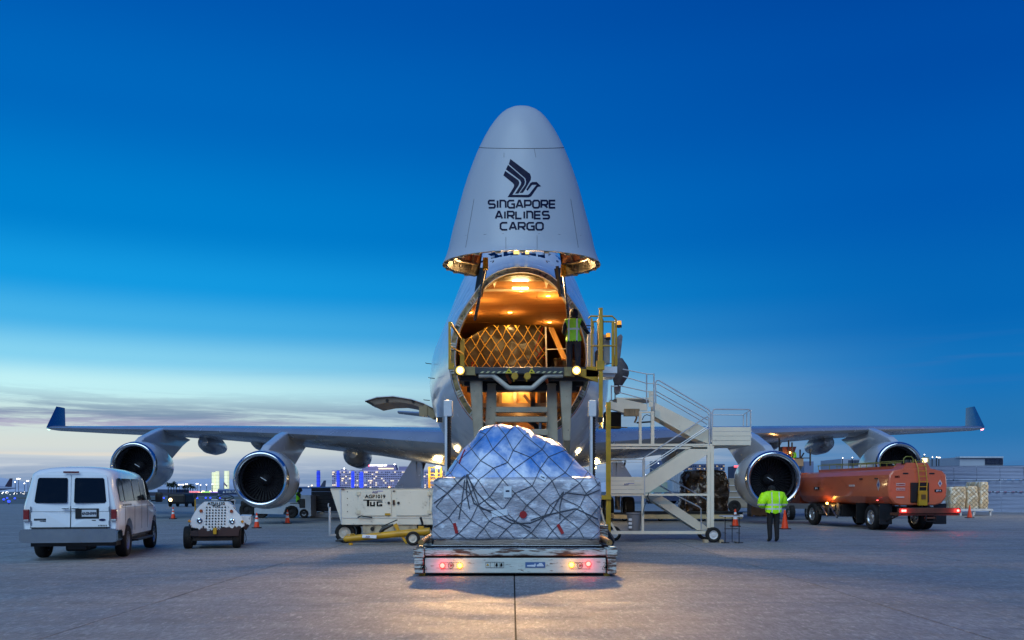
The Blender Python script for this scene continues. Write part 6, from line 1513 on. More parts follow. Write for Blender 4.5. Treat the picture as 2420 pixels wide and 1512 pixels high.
t2b('seat_back', 845, 600, 905, 700, m_black, 1.2, 52.55); t2b('floor', 740, 640, 850, 660, m_black); t2b('step_recess', 862, 742, 915, 765, m_black, .1, 52.55, 0)
for x_, r_, D in ((762, .36, 52.6), (900, .26, 52.7), (440, .30, 52.8), (280, .45, 53)): p = T2(x_, 740, D); p.z = r_; wheel(t2, p, Y, r_, .35, m_rubber, m_dark)
t2b('front_housing', 200, 620, 350, 740, m_dark, 1.4, 53.2, .1)
person('person in lime vest sitting at the wheel of the long white tow tractor', (T2(822, 0, 53).x, 53.2, T2(0, 655, 53.2).z - .83), R(-90), dict(kL=(-.12, .42, .92), aL=(-.12, .48, .5), tL=(-.12, .6, .48), kR=(.12, .42, .92), aR=(.12, .48, .5), tR=(.12, .6, .48), wL=(-.15, .5, 1.2), wR=(.15, .5, 1.2), eL=(-.25, .2, 1.18), eR=(.25, .2, 1.18), top=(0, .15, 1.66), hed=(0, .12, 1.58)), [m_blackc, m_blackc, m_black, m_skinp, m_black], 1.0, v3m, hood=True)
q = MB(); q.tube([T2(875, 560, 53.3), T2(875, 600, 53.3)], .02); q.build('steering_post', m_black, t2)
cc = thing('container_cart', 'dark covered cargo cart on a white dolly left of the ground power unit', 'cargo cart', (at(770, 1224, 54).x, 54, 0), 0)
q = MB(); a, b = T2(975, 478, 54), T2(1290, 738, 54)
for k in range(6): q.bb((a.x, 54 + (k % 2) * .015, b.z + (a.z - b.z) * k / 6), (b.x + 3, 56.4, b.z + (a.z - b.z) * (k + 1) / 6 - .01))
q.build('container', mat('container_dark', '#24262e', .5, var=.35, scale=.8, stretch=(.3, 1, 3)), cc)
q = MB(); a, b = T2(1050, 748, 53.9), T2(1290, 806, 53.9); q.bb((a.x - .5, 53.9, b.z), (b.x + 3, 56, b.z + .3), bev=.03); q.build('dolly_frame', m_tw, cc)
for x_ in (1100, 1400):
    p = T2(x_, 800, 54); p.z = .18; wheel(cc, p, Y, .18, .14, m_rubber, m_rimg)
    q = MB(); q.bb(T2(x_ - 30, 745, 53.85), T2(x_ + 5, 770, 53.85) + Y * .1); q.build('dolly_latch', m_st, cc)
# foil wrapped load on long dolly, right
dl = thing('cargo_dolly', 'long low yellow-lit flat dolly behind the stairs', 'cargo dolly', (at(1600, 1226, 47).x, 47, 0), 0)
a, b = at(1450, 1214, 47), at(1754, 1226, 47); q = MB(); q.bb((a.x, 47, b.z), (b.x, 49.4, a.z), bev=.02); q.build('deck', mat('dolly_cream', '#c8b48a', .5, var=.15), dl)
q = MB(); q.bb((a.x, 46.95, a.z), (b.x, 47.05, a.z + .08)); q.tube([(a.x + 1, 47, a.z + .1), (b.x - .5, 47, a.z + .1)], .04); q.build('deck_edge', m_dark, dl)
for x_ in (1475, 1560, 1660, 1735):
    for dy in (.3, 2.0): p = at(x_, 1226, 47 + dy); p.z = .12; wheel(dl, p, Y, .12, .1, m_rubber, m_rimg)
fo = load_block(at(1621, 0, 47.2).x, at(1721, 0, 47.2).x, 47.2, 49.2, a.z, at(0, 1111, 47.2).z, nz=22, amp=.10)
for v_ in fo.bm.verts:
    t_ = max(0, (v_.co.z - 1.7) / .9); cx_ = at(1671, 0, 47.2).x; v_.co.x = cx_ + (v_.co.x - cx_) * (1 - .22 * t_ * t_)
    for _ in range(1): v_.co += Vector((lump(v_.co, .06, 6), abs(lump(v_.co, .09, 5)) * -1, lump(v_.co, .05, 7)))
fo.build('foil_wrapped_pallet', mat('dark_foil', '#4a3625', .2, .7, var=.6, scale=2, bump=1., bscale=7, coat=.6), None, True, label='bulky dark foil-wrapped load on the long dolly behind the stairs', cat='cargo pallet')
# tan truck behind
bt = thing('box_truck', 'tan box truck in the distance between the stairs and the right inner engine', 'truck', (at(1760, 1215, 66).x, 66, 0), 0)
a, b = at(1722, 1130, 66), at(1800, 1200, 66); q = MB(); q.bb((a.x, 66, b.z), (b.x, 69, a.z), bev=.04); q.build('box_body', mat('truck_tan', '#8f8476', .6, var=.2, scale=.6, stretch=(.2, 1, 4)), bt)
q = MB(); q.bb((a.x, 66.05, .5), (b.x, 69, b.z)); q.build('chassis', m_dark, bt)
for x_ in (1735, 1785): p = at(x_, 1215, 66); p.z = .45; wheel(bt, p, Y, .45, .3, m_rubber, m_dark)
for k in range(3): q = MB(); q.bb(at(1722, 1146 + k * 14, 65.95), at(1800, 1147.5 + k * 14, 65.95) + Y * .05); q.build('body_rail', m_white, bt)
wc = thing('wooden_crate', 'brown wooden crate stack on the ground below the right inner engine', 'crate', (at(1790, 1222, 56).x, 56, 0), 0)
a, b = at(1775, 1187, 56), at(1812, 1222, 56)
for k in range(5):
    z_ = b.z + .12 + k * (a.z - b.z - .12) / 5; q = MB(); q.bb((a.x, 56, z_), (b.x, 57, z_ + (a.z - b.z) / 5 - .02)); q.build('plank', mat('crate_wood', '#7b5c3a', .7, var=.4, scale=2), wc)
for x_ in (a.x, (a.x + b.x) / 2, b.x - .1): q = MB(); q.bb((x_, 55.98, 0), (x_ + .1, 57, .12)); q.build('foot', mat('crate_wood', '#7b5c3a'), wc)
# right dolly with three netted loads
rd = thing('flat_trailer', 'silver flat trailer carrying netted pallets behind the orange cone', 'trailer', (at(2295, 1214, 58).x, 58, 0), 0)
a, b = at(2240, 1202, 58), at(2346, 1207, 58); q = MB(); q.bb((a.x, 58, b.z), (b.x, 60.4, a.z)); q.build('deck', m_galv, rd)
q = MB()
for x_ in (2270, 2300, 2340): p = at(x_, 0, 58.1); q.bb((p.x - .05, 58.1, 0), (p.x + .05, 58.2, b.z)); q.bb((p.x - .05, 60.1, 0), (p.x + .05, 60.2, b.z))
q.build('leg', m_galv, rd)
m_cart = mat('netted_cartons', '#bda585', .5, var=.4, scale=3, streak=(3, .5, .6, '#e0d9c8'))
for x0_, x1_, y0_, lb_ in ((2245, 2283, 1150, 'left one of the netted carton loads on the silver trailer, partly hidden by the tanker'), (2286, 2312, 1148, 'middle netted load of brown cartons on the silver trailer'), (2316, 2337, 1138, 'tall right-hand netted load of pale cartons on the silver trailer')):
    pr = thing('carton_pallet', lb_, 'cargo pallet', (at((x0_ + x1_) / 2, 0, 58.3).x, 58.3, a.z), 0, 'netted loads on the silver trailer')
    q = load_block(at(x0_, 0, 58.2).x, at(x1_, 0, 58.2).x, 58.2, 60.2, a.z, at(0, y0_, 58.2).z, nz=12, amp=.05); bv = BVHTree.FromBMesh(q.bm); q.build('cartons', m_cart, pr, True, ang=180)
    q = MB(); xa, xb, za, zb = at(x0_, 0, 58.2).x, at(x1_, 0, 58.2).x, a.z, at(0, y0_, 58.2).z; s_ = .26; n_ = int((xb - xa) / s_) + 1; m_ = int((zb - za) / s_) + 1
    for i in range(n_):
        for j in range(m_):
            for d in (1, -1):
                p3 = []
                for t_ in (0, .5, 1):
                    h = bv.ray_cast(Vector((xa + (i + (t_ if d > 0 else 1 - t_)) * s_, 57, za + (j + t_) * s_)), Y)[0]
                    if h is not None: p3.append(h - Y * .02)
                if len(p3) > 1: q.tube(p3, .009, 4)
    q.build('cargo_net', mat('net_dark', '#3a3630', .8), pr)
q = load_block(at(2200, 0, 57.6).x, at(2236, 0, 57.6).x, 57.6, 59.6, .25, at(0, 1182, 57.6).z, nz=12, amp=.08); q.build('bundled_cargo', mat('silver_net_load', '#6d7b92', .4, var=.5, scale=4), None, True, label='low pale netted bundle behind the tanker bumper', cat='cargo')

# blast fence
bf = thing('blast_fence', 'long grey corrugated metal blast fence closing the view at the right', 'fence', (42, 66, 0), 0)
m_bf = mat('fence_steel', '#8b93aa', .5, .35, var=.2, scale=.8, stretch=(.3, 1, 6))
def fx(i): return Vector((30 + i * 1.5, 69.5 - i * .42, 0))
q0 = None
for i in range(22):
    for k, (z0_, z1_) in enumerate(((0, 1.46), (1.53, 2.34), (2.41, 3.42))):
        q = MB(); a, b = fx(i), fx(i + 1) - Vector((.02, 0, 0)); nr = int((z1_ - z0_) / .092)
        pr = [[Vector((p.x, p.y + .03 * (j % 2) + .25 * (z0_ + (z1_ - z0_) * j / (nr * 2)) * .3, z0_ + (z1_ - z0_) * j / (nr * 2))) for j in range(nr * 2 + 1)] for p in (a, b)]
        for j in range(nr * 2): q.poly([pr[0][j], pr[1][j], pr[1][j + 1], pr[0][j + 1]])
        q.build('corrugated_panel', m_bf, bf, recalc=False)
    for k, z_ in enumerate((1.46, 2.34)):
        q = MB()
        for s_ in range(3):
            p = fx(i).lerp(fx(i + 1), (s_ + .5) / 3); q.bb((p.x - .13, p.y + .0, z_ + .005), (p.x + .08, p.y + .04, z_ + .065))
        q.build('slot_strip', mat('slot_pale', '#aab0c0', .4) if k else mat('slot_red', '#8e4a5c', .5), bf)
    q = MB(); p = fx(i); q.beam((p.x, p.y + .5, 0), (p.x, p.y + .35, 3.3), .12, .1); q.beam((p.x, p.y + 2.2, 0), (p.x, p.y + .4, 2.8), .1, .1); q.build('post', m_dark, bf)
q = MB(); q.bb((fx(0).x, fx(0).y + .3, 0), (fx(0).x + .1, fx(0).y + .4, 3.3)); q.build('end_post', m_dark, bf)
q = MB(); q.ball(Vector((38.0, 54, -.5)), 1.2, (2.2, 1.5, 1)); 
q.build('earth_mound', mat('mound', '#4a4450', .9), None, True, label='low dark mound at the right edge of the picture before the fence', cat='mound')
# mast added out of view past the right edge, to brighten the apron there
lm = thing('unseen_light_mast', 'added light mast, out of view beyond the right edge beside the fence', 'light mast', (39.5, 50, 0), 0)
q = MB(); q.cyl((39.5, 50, 0), (39.5, 50, 6.2), .12, .08, 12); q.build('pole', m_galv, lm)
q = MB(); q.box((39.2, 49.9, 6.2), (.6, .4, .2)); q.build('lamp_head', m_dark, lm)
q = MB(); q.box((39.15, 49.9, 6.08), (.5, .3, .03)); q.build('lens', m_lamp, lm)
ml = point('unseen_mast_light', (39.1, 49.9, 5.95), (1., .86, .58), 4500, .2, spot=R(130)); ml.rotation_euler = Vector((-.75, .05, -.65)).to_track_quat('-Z', 'Y').to_euler()
# yellow-lit access stand behind the left gear, fill lamps added under the belly to warm what stands near
ys = thing('access_stand', 'yellow steel access stand with rungs behind the loader left mast under the wing root', 'access stand', (at(1027, 0, 44).x, 44, 0), 0)
q = MB()
for x_ in (1014, 1031, 1042):
    p = at(x_, 0, 44); q.bb((p.x - .05, 44, 0), (p.x + .05, 44.1, at(0, 1103, 44).z))
for k in range(9): z_ = .4 + k * .28; q.bb((at(1014, 0, 44).x, 44.02, z_), (at(1042, 0, 44).x, 44.08, z_ + .05))
q.build('ladder_frame', m_yel, ys); q = MB(); q.bb((at(1012, 0, 44).x, 44.1, 2.2), (at(1046, 0, 44).x, 45.4, 2.26)); q.build('platform', m_yel, ys)
for sx, y_ in ((-1, 43.2), (1, 44.5)):
    q = MB(); q.cyl((X0 + sx * 3.7, y_, 2.62), (X0 + sx * 3.7, y_, 2.70), .12, n=14); q.build('added_belly_lamp', m_lamp, plane)
    point('belly_fill_light', (X0 + sx * 3.9, y_, 2.45), (1., .74, .36), 120, .2)
# ================================================================== far background
m_lit = mat('window_lit', (1, .8, .5), emit=(1., .74, .42), es=1.2); m_lit2 = mat('window_cool', (.8, .85, 1), emit=(.85, .9, 1.), es=1.6); m_unlit = mat('window_dark', '#26304a', .2)
def bld(name, label, cat, x0_, x1_, y0_, D, dep, m_, base=None):
    t_ = thing(name, label, cat, (at((x0_ + x1_) / 2, 0, D).x, D, 0), 0)
    q = MB(); a, b = at(x0_, y0_, D), at(x1_, y0_, D); q.bb((a.x, D, 0), (b.x, D + dep, a.z)); q.build('wall', m_, t_); return t_
def wins(t_, x0_, x1_, y0_, y1_, D, nx, ny, m_, name='window', fill=.5, prob=1., hfill=.5):
    q = MB(); w = (x1_ - x0_) / nx; h_ = (y1_ - y0_) / ny; th = D * .0004 + .03
    for i in range(nx):
        for j in range(ny):
            if random.random() > prob: continue
            a, b = at(x0_ + (i + .5 - fill / 2) * w, y0_ + (j + .5 - hfill / 2) * h_, D - th), at(x0_ + (i + .5 + fill / 2) * w, y0_ + (j + .5 + hfill / 2) * h_, D - th); q.bb((a.x, a.y, b.z), (b.x, a.y + .02, a.z))
    o = q.build(name, m_, t_); o['kind'] = 'stuff'; return o
# hotel
HD = 620
m_hot = mat('hotel_wall', '#b9afd0', .8, var=.15, scale=.03); m_hot2 = mat('hotel_top_wall', '#8a82a4', .8)
ho = bld('hotel', 'long pale multi-storey hotel with lit windows and a sign on its top block', 'hotel', 784, 1060, 1111, HD, 16, m_hot)
def hb(name, x0_, x1_, y0_, y1_, m_, D=HD + 3, dd=10): q = MB(); a, b = at(x0_, y0_, D), at(x1_, y1_, D); q.bb((a.x, D, b.z), (b.x, D + dd, a.z)); return q.build(name, m_, ho)
hb('top_block', 855, 936, 1104, 1111, m_hot2); hb('top_block', 868, 934, 1098, 1104, m_hot2); hb('top_block', 942, 965, 1102, 1111, m_hot2); hb('roof_hut', 805, 814, 1108.5, 1111, m_hot2)
for j in range(10):
    wins(ho, 784, 1060, 1113 + j * 5.1, 1118 + j * 5.1, HD, 62, 1, m_unlit, 'window_row', .6, .85, .42)
for k in range(95):
    i, j = random.randrange(62), random.randrange(10); w = 276 / 62; q = MB(); a, b = at(784 + (i + .15) * w, 1114.2 + j * 5.1, HD - .8), at(784 + (i + .85 + (random.random() < .2) * .6) * w, 1116.4 + j * 5.1, HD - .8); q.bb((a.x, a.y, b.z), (b.x, a.y + .1, a.z)); q.build('lit_window', m_lit, ho)
wins(ho, 894, 930, 1105, 1109, HD + 1, 14, 1, m_lit, 'lobby_windows', .8, 1, .8)
text('hotel_sign', 'HYATT REGENCY', 1.45, at(894, 1099.8, HD - 1), mat('sign_white_lit', (1, 1, 1), emit=(1, .97, 1), es=4.), ho, width=1.0, depth=.1)
for x_, y_, c in ((813, 1107, 0), (932, 1097, 0), (872, 1100, 1)):
    q = MB(); q.ball(at(x_, y_, HD - 2), .45); q.build('roof_lamp', mat('roof_red', (1, .1, .15), emit=(1, .08, .12), es=6.) if c else mat('far_white', (1, 1, .95), emit=(1, .93, .85), es=5.), ho)
# blue glass pylons
for (x0_, x1_, y0_, lb_, es_) in ((746, 755, 1111, 'dim blue glass light pylon standing alone at the left', .45), (793.5, 801.5, 1111, 'blue light pylon at the hotel left end', .7), (828, 836, 1112.5, 'blue light pylon in the middle of the group', .85), (848, 857, 1114, 'brightest and nearest blue light pylon, before the hotel', 1.15)):
    t_ = thing('light_pylon', lb_, 'light pylon', (at((x0_ + x1_) / 2, 0, 560).x, 560, 0), 0, 'blue light pylons')
    q = MB(); a, b = at(x0_, y0_, 560), at(x1_, 0, 560); r_ = (b.x - a.x) / 2; c = (a.x + r_, 562, 0)
    mm = mat('pylon_blue_%d' % int(es_ * 100), (.02, .05, .9), .4, var=.5, scale=.25, emit=(.05, .10, .9), es=es_ * .75); q.lathe([(0, r_), (a.z - 1.0, r_), (a.z - .2, r_ * .7), (a.z, .01)], c, Z, 14); q.build('glass_shaft', mm, t_)
    q = MB()
    for k in range(7): q.lathe([(1 + k * 2.2, r_ * 1.02), (1.2 + k * 2.2, r_ * 1.02)], c, Z, 14)
    q.build('ring', mat('pylon_ring', '#2a37a0', .5), t_)
# pale glass towers
for (x0_, x1_, y0_, lb_) in ((497.2, 505.6, 1115.5, 'lowest pale lit glass tower, leftmost of the three'), (506, 515, 1113, 'middle pale lit glass tower'), (527, 538.5, 1112.3, 'right-hand pale lit glass tower beside the airline hangar')):
    t_ = thing('lit_tower', lb_, 'light tower', (at((x0_ + x1_) / 2, 0, 700).x, 700, 0), 0, 'pale lit glass towers')
    q = MB(); a, b = at(x0_, y0_, 700), at(x1_, 0, 700); r_ = (b.x - a.x) / 2; c = (a.x + r_, 703, 0)
    q.lathe([(0, r_), (a.z, r_), (a.z, .01)], c, Z, 12); q.build('glass_shaft', mat('tower_glow', (.8, .8, .55), var=.5, scale=.2, emit=(.78, .85, .55), es=.95), t_)
    q = MB()
    for k in range(6): q.lathe([(1 + k * 2.5, r_ * 1.02), (1.15 + k * 2.5, r_ * 1.02)], c, Z, 12)
    for k in range(12): aa = k * math.pi / 6; q.tube([(c[0] + math.cos(aa) * r_ * 1.01, c[1] + math.sin(aa) * r_ * 1.01, 0), (c[0] + math.cos(aa) * r_ * 1.01, c[1] + math.sin(aa) * r_ * 1.01, a.z)], .07, 4)
    q.build('mullion', mat('mullion_grey', '#8d8f7c', .5), t_)
# airline hangar
dh = bld('airline_hangar', 'low blue-grey hangar with a dark fascia reading DELTA', 'hangar', 515, 788, 1155, 300, 30, mat('hangar_wall', '#7d90b5', .7, var=.08, scale=.1))
q = MB(); a, b = at(515, 1158, 299.6), at(700, 1166, 299.6); q.bb((a.x, 299.5, b.z), (b.x, 299.9, a.z)); q.build('fascia', mat('fascia_blue', '#1c3562', .6), dh)
text('fascia_lettering', 'DELTA', .92, at(546, 1162.2, 299.3), m_white, dh, space=1.3, depth=.05)
q = MB(); q.pxprism([(526, 1164.6), (528.6, 1159.6), (531.2, 1164.6)], 299.3, .1); q.build('triangle_logo', m_white, dh)
q = MB(); a, b = at(640, 1150, 300), at(790, 1155, 300); q.bb((a.x, 300, b.z), (b.x, 320, a.z)); q.build('roof', mat('hangar_roof', '#35537f', .6), dh)
fl_ = MB(); p = at(536, 1150, 420); fl_.poly([at(530, 1140, 420), at(537, 1147, 420), at(537, 1152, 420), at(529, 1144, 420)]); fl_.tube([(at(529, 0, 420).x, 420, 0), at(529, 1138, 420)], .15, 6); fl_.build('flag_on_pole', mat('flag_cloth', '#8a6d86', .7), None, label='small flag flying on a pole beside the right-hand glass tower', cat='flag')
# other buildings
bs = [('terminal_building', 'long low white-roofed terminal with lit front behind the palms', 'building', 417, 497, 1160, 640, 20, '#8fa0ba'), ('dark_hall', 'dark round-shouldered hall behind the van mirror', 'building', 372, 417, 1156, 520, 20, '#2f3c58'),
      ('white_shed', 'tall white corrugated shed behind the stairs', 'shed', 1588, 1630, 1113, 160, 14, '#b4bcc8'), ('low_shed', 'lower pale green shed left of the white corrugated shed', 'shed', 1520, 1588, 1139, 165, 12, '#8f9a8c'),
      ('office_block', 'grey office block with lit windows behind the foil-wrapped load', 'office building', 1560, 1712, 1096, 420, 20, '#5c6480'), ('tall_office_block', 'narrow tall block with vertical light strips behind the stairs', 'office building', 1548, 1580, 1088, 500, 20, '#4b5678'),
      ('red_sign_building', 'dark tower block with a red lit roof sign left of the right inner engine', 'building', 1735, 1752, 1101, 520, 16, '#3a3f5c'),
      ('pale_block', 'white block with vertical fins above the blast fence', 'office building', 2267, 2370, 1080, 250, 20, '#a9b0bd'), ('distant_block', 'pale finned block behind the tanker rails', 'office building', 1987, 2036, 1084, 300, 20, '#98a0b4'),
      ('finned_block', 'finned block behind the tanker ladder with lights on the roof', 'office building', 2176, 2240, 1085, 280, 18, '#707892'), ('far_block', 'far lilac block just left of the lift truck', 'building', 1900, 1922, 1090, 420, 14, '#6d7796')]
BB = {}
for nm, lb_, ct, x0_, x1_, y0_, D, dp, c in bs: BB[nm] = bld(nm, lb_, ct, x0_, x1_, y0_, D, dp, mat(nm + '_wall', c, .7, var=.08, scale=.08))
def fins(t_, x0_, x1_, y0_, y1_, D, n_, m_):
    for k in range(n_):
        x_ = x0_ + (x1_ - x0_) * (k + .5) / n_; q = MB(); a, b = at(x_ - .3 * (x1_ - x0_) / n_, y0_, D - .3), at(x_ + .3 * (x1_ - x0_) / n_, y1_, D - .3); q.bb((a.x, a.y, b.z), (b.x, a.y + .2, a.z)); q.build('window', m_, t_)
fins(BB['pale_block'], 2327, 2370, 1084, 1098, 250, 14, m_unlit); fins(BB['distant_block'], 2004, 2036, 1087, 1100, 300, 10, m_unlit); fins(BB['finned_block'], 2212, 2238, 1090, 1104, 280, 8, m_unlit); fins(BB['white_shed'], 1588, 1630, 1115, 1160, 160, 8, mat('shed_rib', '#949caa', .6))
q = MB(); a, b = at(2267, 1078.5, 249.5), at(2370, 1081.5, 249.5); q.bb((a.x, 249.4, b.z), (b.x, 252, a.z)); q.build('parapet', mat('parapet_white', '#c6ccd6', .6), BB['pale_block'])
wins(BB['office_block'], 1590, 1712, 1098, 1130, 420, 24, 5, m_unlit, 'window_grid', .7, .9); wins(BB['office_block'], 1590, 1712, 1098, 1130, 420, 24, 5, m_lit, 'lit_windows', .7, .28, .4); wins(BB['tall_office_block'], 1550, 1578, 1092, 1150, 500, 8, 12, m_lit2, 'lit_windows', .7, .3)
wins(BB['terminal_building'], 420, 497, 1162, 1167, 640, 30, 1, m_lit2, 'lit_windows', .8, .7, .6); wins(BB['finned_block'], 2178, 2215, 1087, 1096, 280, 8, 1, m_lit, 'lit_windows', .7, .8); wins(BB['red_sign_building'], 1737, 1750, 1106, 1150, 520, 4, 12, m_lit, 'lit_windows', .6, .2)
q = MB(); a, b = at(1734, 1100, 519), at(1753, 1104, 519); q.bb((a.x, 518.5, b.z), (b.x, 519, a.z)); q.build('roof_sign', mat('sign_red_lit', (1, .1, .1), emit=(1, .1, .12), es=2.2), BB['red_sign_building'])
for x_ in range(4): q = MB(); p = at(1521 + x_ * 3.6, 0, 430); q.bb((p.x, 430, 0), (p.x + .3, 430.3, at(0, 1120, 430).z)); q.build('window', m_lit2, BB['tall_office_block'])
# palms
def palm(px, D, h, label):
    t_ = thing('palm_tree', label, 'palm tree', (at(px, 0, D).x, D, 0), random.random() * 6, 'palms behind the taxiway')
    q = MB(False); q.tube([(0, 0, 0), (.15, 0, h * .5), (0, 0, h)], [.3, .22, .2], 6); q.build('trunk', mat('palm_trunk', '#2a2621', .9), t_)
    q = MB(False)
    for k in range(22):
        a = k * 2.399; el = random.uniform(-.5, 1.1); ln_ = random.uniform(2.0, 2.8); p = [Vector((0, 0, h))]; d = Vector((math.cos(a) * math.cos(el), math.sin(a) * math.cos(el), math.sin(el)))
        for s_ in range(4): p.append(p[-1] + d * ln_ / 4); d.z -= .35; d.normalize()
        sd = d.cross(Z); sd = sd.normalized() if sd.length > .1 else X
        for s_ in range(4):
            w0, w1 = (.05, .38, .42, .3, .02)[s_], (.05, .38, .42, .3, .02)[s_ + 1]; q.poly([p[s_] - sd * w0, p[s_] + sd * w0, p[s_ + 1] + sd * w1 - Z * .1, p[s_ + 1] - sd * w1 - Z * .1])
    q.build('crown', mat('palm_leaf', (.02, .035, .02), .8), t_)
for px, y_, lb_ in ((397, 1143, 'short palm at the left end of the row'), (404, 1145, 'palm second from the left, beside a lamp'), (411, 1141, 'tallest palm, floodlit from below'), (416, 1147, 'lower palm just right of the tallest one'), (436, 1148, 'palm at the left of the right-hand clump'), (444, 1147, 'middle palm of the right-hand clump'), (450, 1146, 'bushy palm in the right-hand clump'), (456, 1150, 'low palm at the right end of the row')):
    palm(px, 480, EYE + (HZ - y_) * 480 / F, lb_)
# lamp posts and floodlights
def lampost(px, y_, D, heads, label, m_, r_=.5):
    t_ = thing('lamp_post', label, 'lamp post', (at(px, 0, D).x, D, 0), 0, 'far airport lamp posts'); p = at(px, y_, D)
    q = MB(); q.tube([(p.x, D, 0), (p.x, D, p.z)], .12, 5); q.tube([(p.x - (heads - 1) * r_ * 1.2, D, p.z), (p.x + (heads - 1) * r_ * 1.2, D, p.z)], .08, 5) if heads > 1 else None; q.build('pole', m_dark, t_)
    for k in range(heads):
        q = MB(); q.ball((p.x + (k - (heads - 1) / 2) * r_ * 2.6, D - .2, p.z), r_, u=8, v=6); q.build('lamp', m_, t_)
FW = mat('far_white', (1, 1, .95)); FWM = mat('far_warm', (1, .8, .5), emit=(1., .72, .35), es=7.); FR = mat('far_red', (1, .3, .3), emit=(1., .2, .2), es=4.)
for i_, (px, y_, hds, mm, lb_) in enumerate(((44, 1131, 3, FW, 'three-lamp mast left of the van'), (36, 1139, 1, FW, 'bright lamp post at the far left beside the parked jet tail'), (58, 1142, 1, FW, 'tall lamp standing just left of the van roof'), (66, 1136, 2, FW, 'pair of floodlights touching the van left edge'), (82, 1124, 1, FW, 'lamp just above the left corner of the van roof'),
        (424, 1145, 2, FW, 'lamp pair right of the tallest palm'), (432, 1145, 2, FW, 'lamp pair left of the palm clump'), (441, 1144, 2, FW, 'lamp pair above the palm clump'), (466, 1143, 2, FW, 'twin curved lamp post between palms and glass towers'), (474, 1146, 1, FW, 'single lamp beside the twin curved lamp post'), (488, 1145, 1, FW, 'small lamp on thin post left of the glass towers'), (502, 1144, 1, FW, 'small lamp just before the leftmost glass tower'),
        (703, 1152, 1, FWM, 'warm lamp on the hangar roof left end'), (729, 1150, 1, FW, 'white lamp right of the left inner engine'), (737, 1147, 1, FWM, 'slender warm lamp beside the dim blue pylon'), (1600, 1088, 1, FW, 'lamp above the grey office block'), (1745, 1098, 1, FR, 'red lamp above the red-sign building'), (1990, 1082, 1, FW, 'lamp at the left corner of the finned block behind the tanker'), (2013, 1081, 1, FW, 'lamp at the right corner of that finned block'),
        (2183, 1074, 1, FW, 'high lamp above the tanker hatch'), (2202, 1080, 1, FW, 'left roof lamp behind the tanker ladder'), (2212, 1080, 1, FWM, 'middle roof lamp behind the tanker ladder'), (2218, 1081, 2, FW, 'right roof lamp pair behind the tanker ladder'), (2078, 1098, 1, FW, 'lamp beyond the tanker top rail'), (1700, 1128, 1, FR, 'red lamp behind the right side of the foil load'), (1670, 1100, 1, FW, 'white lamp above the foil load'))):
    lampost(px, y_, 240 if px > 1900 else 470, hds, lb_, mm, .13 if px > 1900 else .27)
q = MB()
for k in range(70):
    px = random.uniform(455, 515); q.ball(at(px, 1164 + random.uniform(-3, 3), 430), random.uniform(.1, .3), u=6, v=4)
o = q.build('distant_street_lights', FWM, None, label='cluster of small warm street lights below the glass towers', cat='lights', kind='stuff')
q = MB()
for k in range(60): q.ball(at(random.choice([random.uniform(5, 58), random.uniform(420, 470), random.uniform(1560, 1720), random.uniform(1925, 2170)]), 1166 + random.uniform(-5, 4), 430), random.uniform(.08, .2), u=6, v=4)
q.build('distant_white_lights', FW, None, label='scattered small white lights along the horizon', cat='lights', kind='stuff')
# billboard colours under the towers
for x0_, x1_, y0_, y1_, c, es_, lb_ in ((477, 496, 1161, 1167, (.35, .7, .12), .9, 'green lit shop front below the glass towers'), (497, 515, 1161.5, 1164.5, (.25, .15, .55), .8, 'purple lit fascia below the two left glass towers'), (497, 515, 1165, 1167.5, (1, .8, .45), 1.4, 'warm lit shop window under the purple fascia'), (447, 470, 1160, 1163, (.8, .2, .25), .9, 'red lit canopy left of the glass towers')):
    q = MB(); a, b = at(x0_, y0_, 425), at(x1_, y1_, 425); q.bb((a.x, 425, b.z), (b.x, 426, a.z)); q.bb((a.x, 425.5, 0), (b.x, 432, b.z - .02)); q.build('lit_shop_front', mat('shop_%d' % x0_ + str(y0_), c, emit=c, es=es_), None, label=lb_, cat='shop front')
# far ground: infield shrubs, service road vehicles
q = MB(); a, b = at(280, 1172, 330), at(740, 1167, 330); q.bb((a.x, 330, 0), (b.x, 331, 1.1)); q.build('perimeter_wall', mat('perimeter_dark', '#36394a', .8, var=.3, scale=.05), None, label='low dark perimeter wall below the far terminal lights', cat='wall')
q = MB(); a, b = at(1440, 1170, 140), at(1800, 1165, 140); q.bb((a.x, 140, 0), (b.x, 140.5, 1.0)); q.build('service_barrier', mat('barrier_grey', '#6a7088', .8), None, label='low grey barrier beyond the foil load', cat='wall')
cars = [(1585, 1175), (1600, 1176), (1615, 1175.5), (1560, 1174)]
for i_, (px, y_) in enumerate(cars):
    D = 115 + i_; t_ = thing('parked_car', ['dark parked car directly behind the lower stair flight', 'parked car just left of the foil load', 'parked car half hidden by the foil load', 'parked car behind the middle stair landing'][i_], 'car', (at(px, 0, D).x, D, 0), 0, 'cars parked beyond the taxiway')
    q = MB(False); q.prism([(-2.1, .35), (-2.15, .8), (-1.5, .95), (-.9, 1.4), (.8, 1.42), (1.5, .98), (2.1, .85), (2.15, .35)], -.8, .8); q.build('body', mat('car_%d' % i_, ('#2a3350', '#4c5570', '#1d2438', '#555d74')[i_], .3, coat=.6), t_)
    for sx in (-1, 1): wheel(t_, (sx * 1.35, -.7, .32), Y, .32, .2, m_rubber, m_dark, world=False, n=12); wheel(t_, (sx * 1.35, .7, .32), Y, .32, .2, m_rubber, m_dark, world=False, n=12)
sv = thing('service_van', 'small vehicle with a headlight on the taxiway between the lone cone and the tow tractor', 'van', (at(535 - 0, 0, 88).x, 88, 0), 0); sv.location.x = at(523, 0, 92).x
q = MB(False); q.bb((-.9, -1.6, .3), (.9, 1.6, 1.3), bev=.2); q.build('body', m_dark, sv)
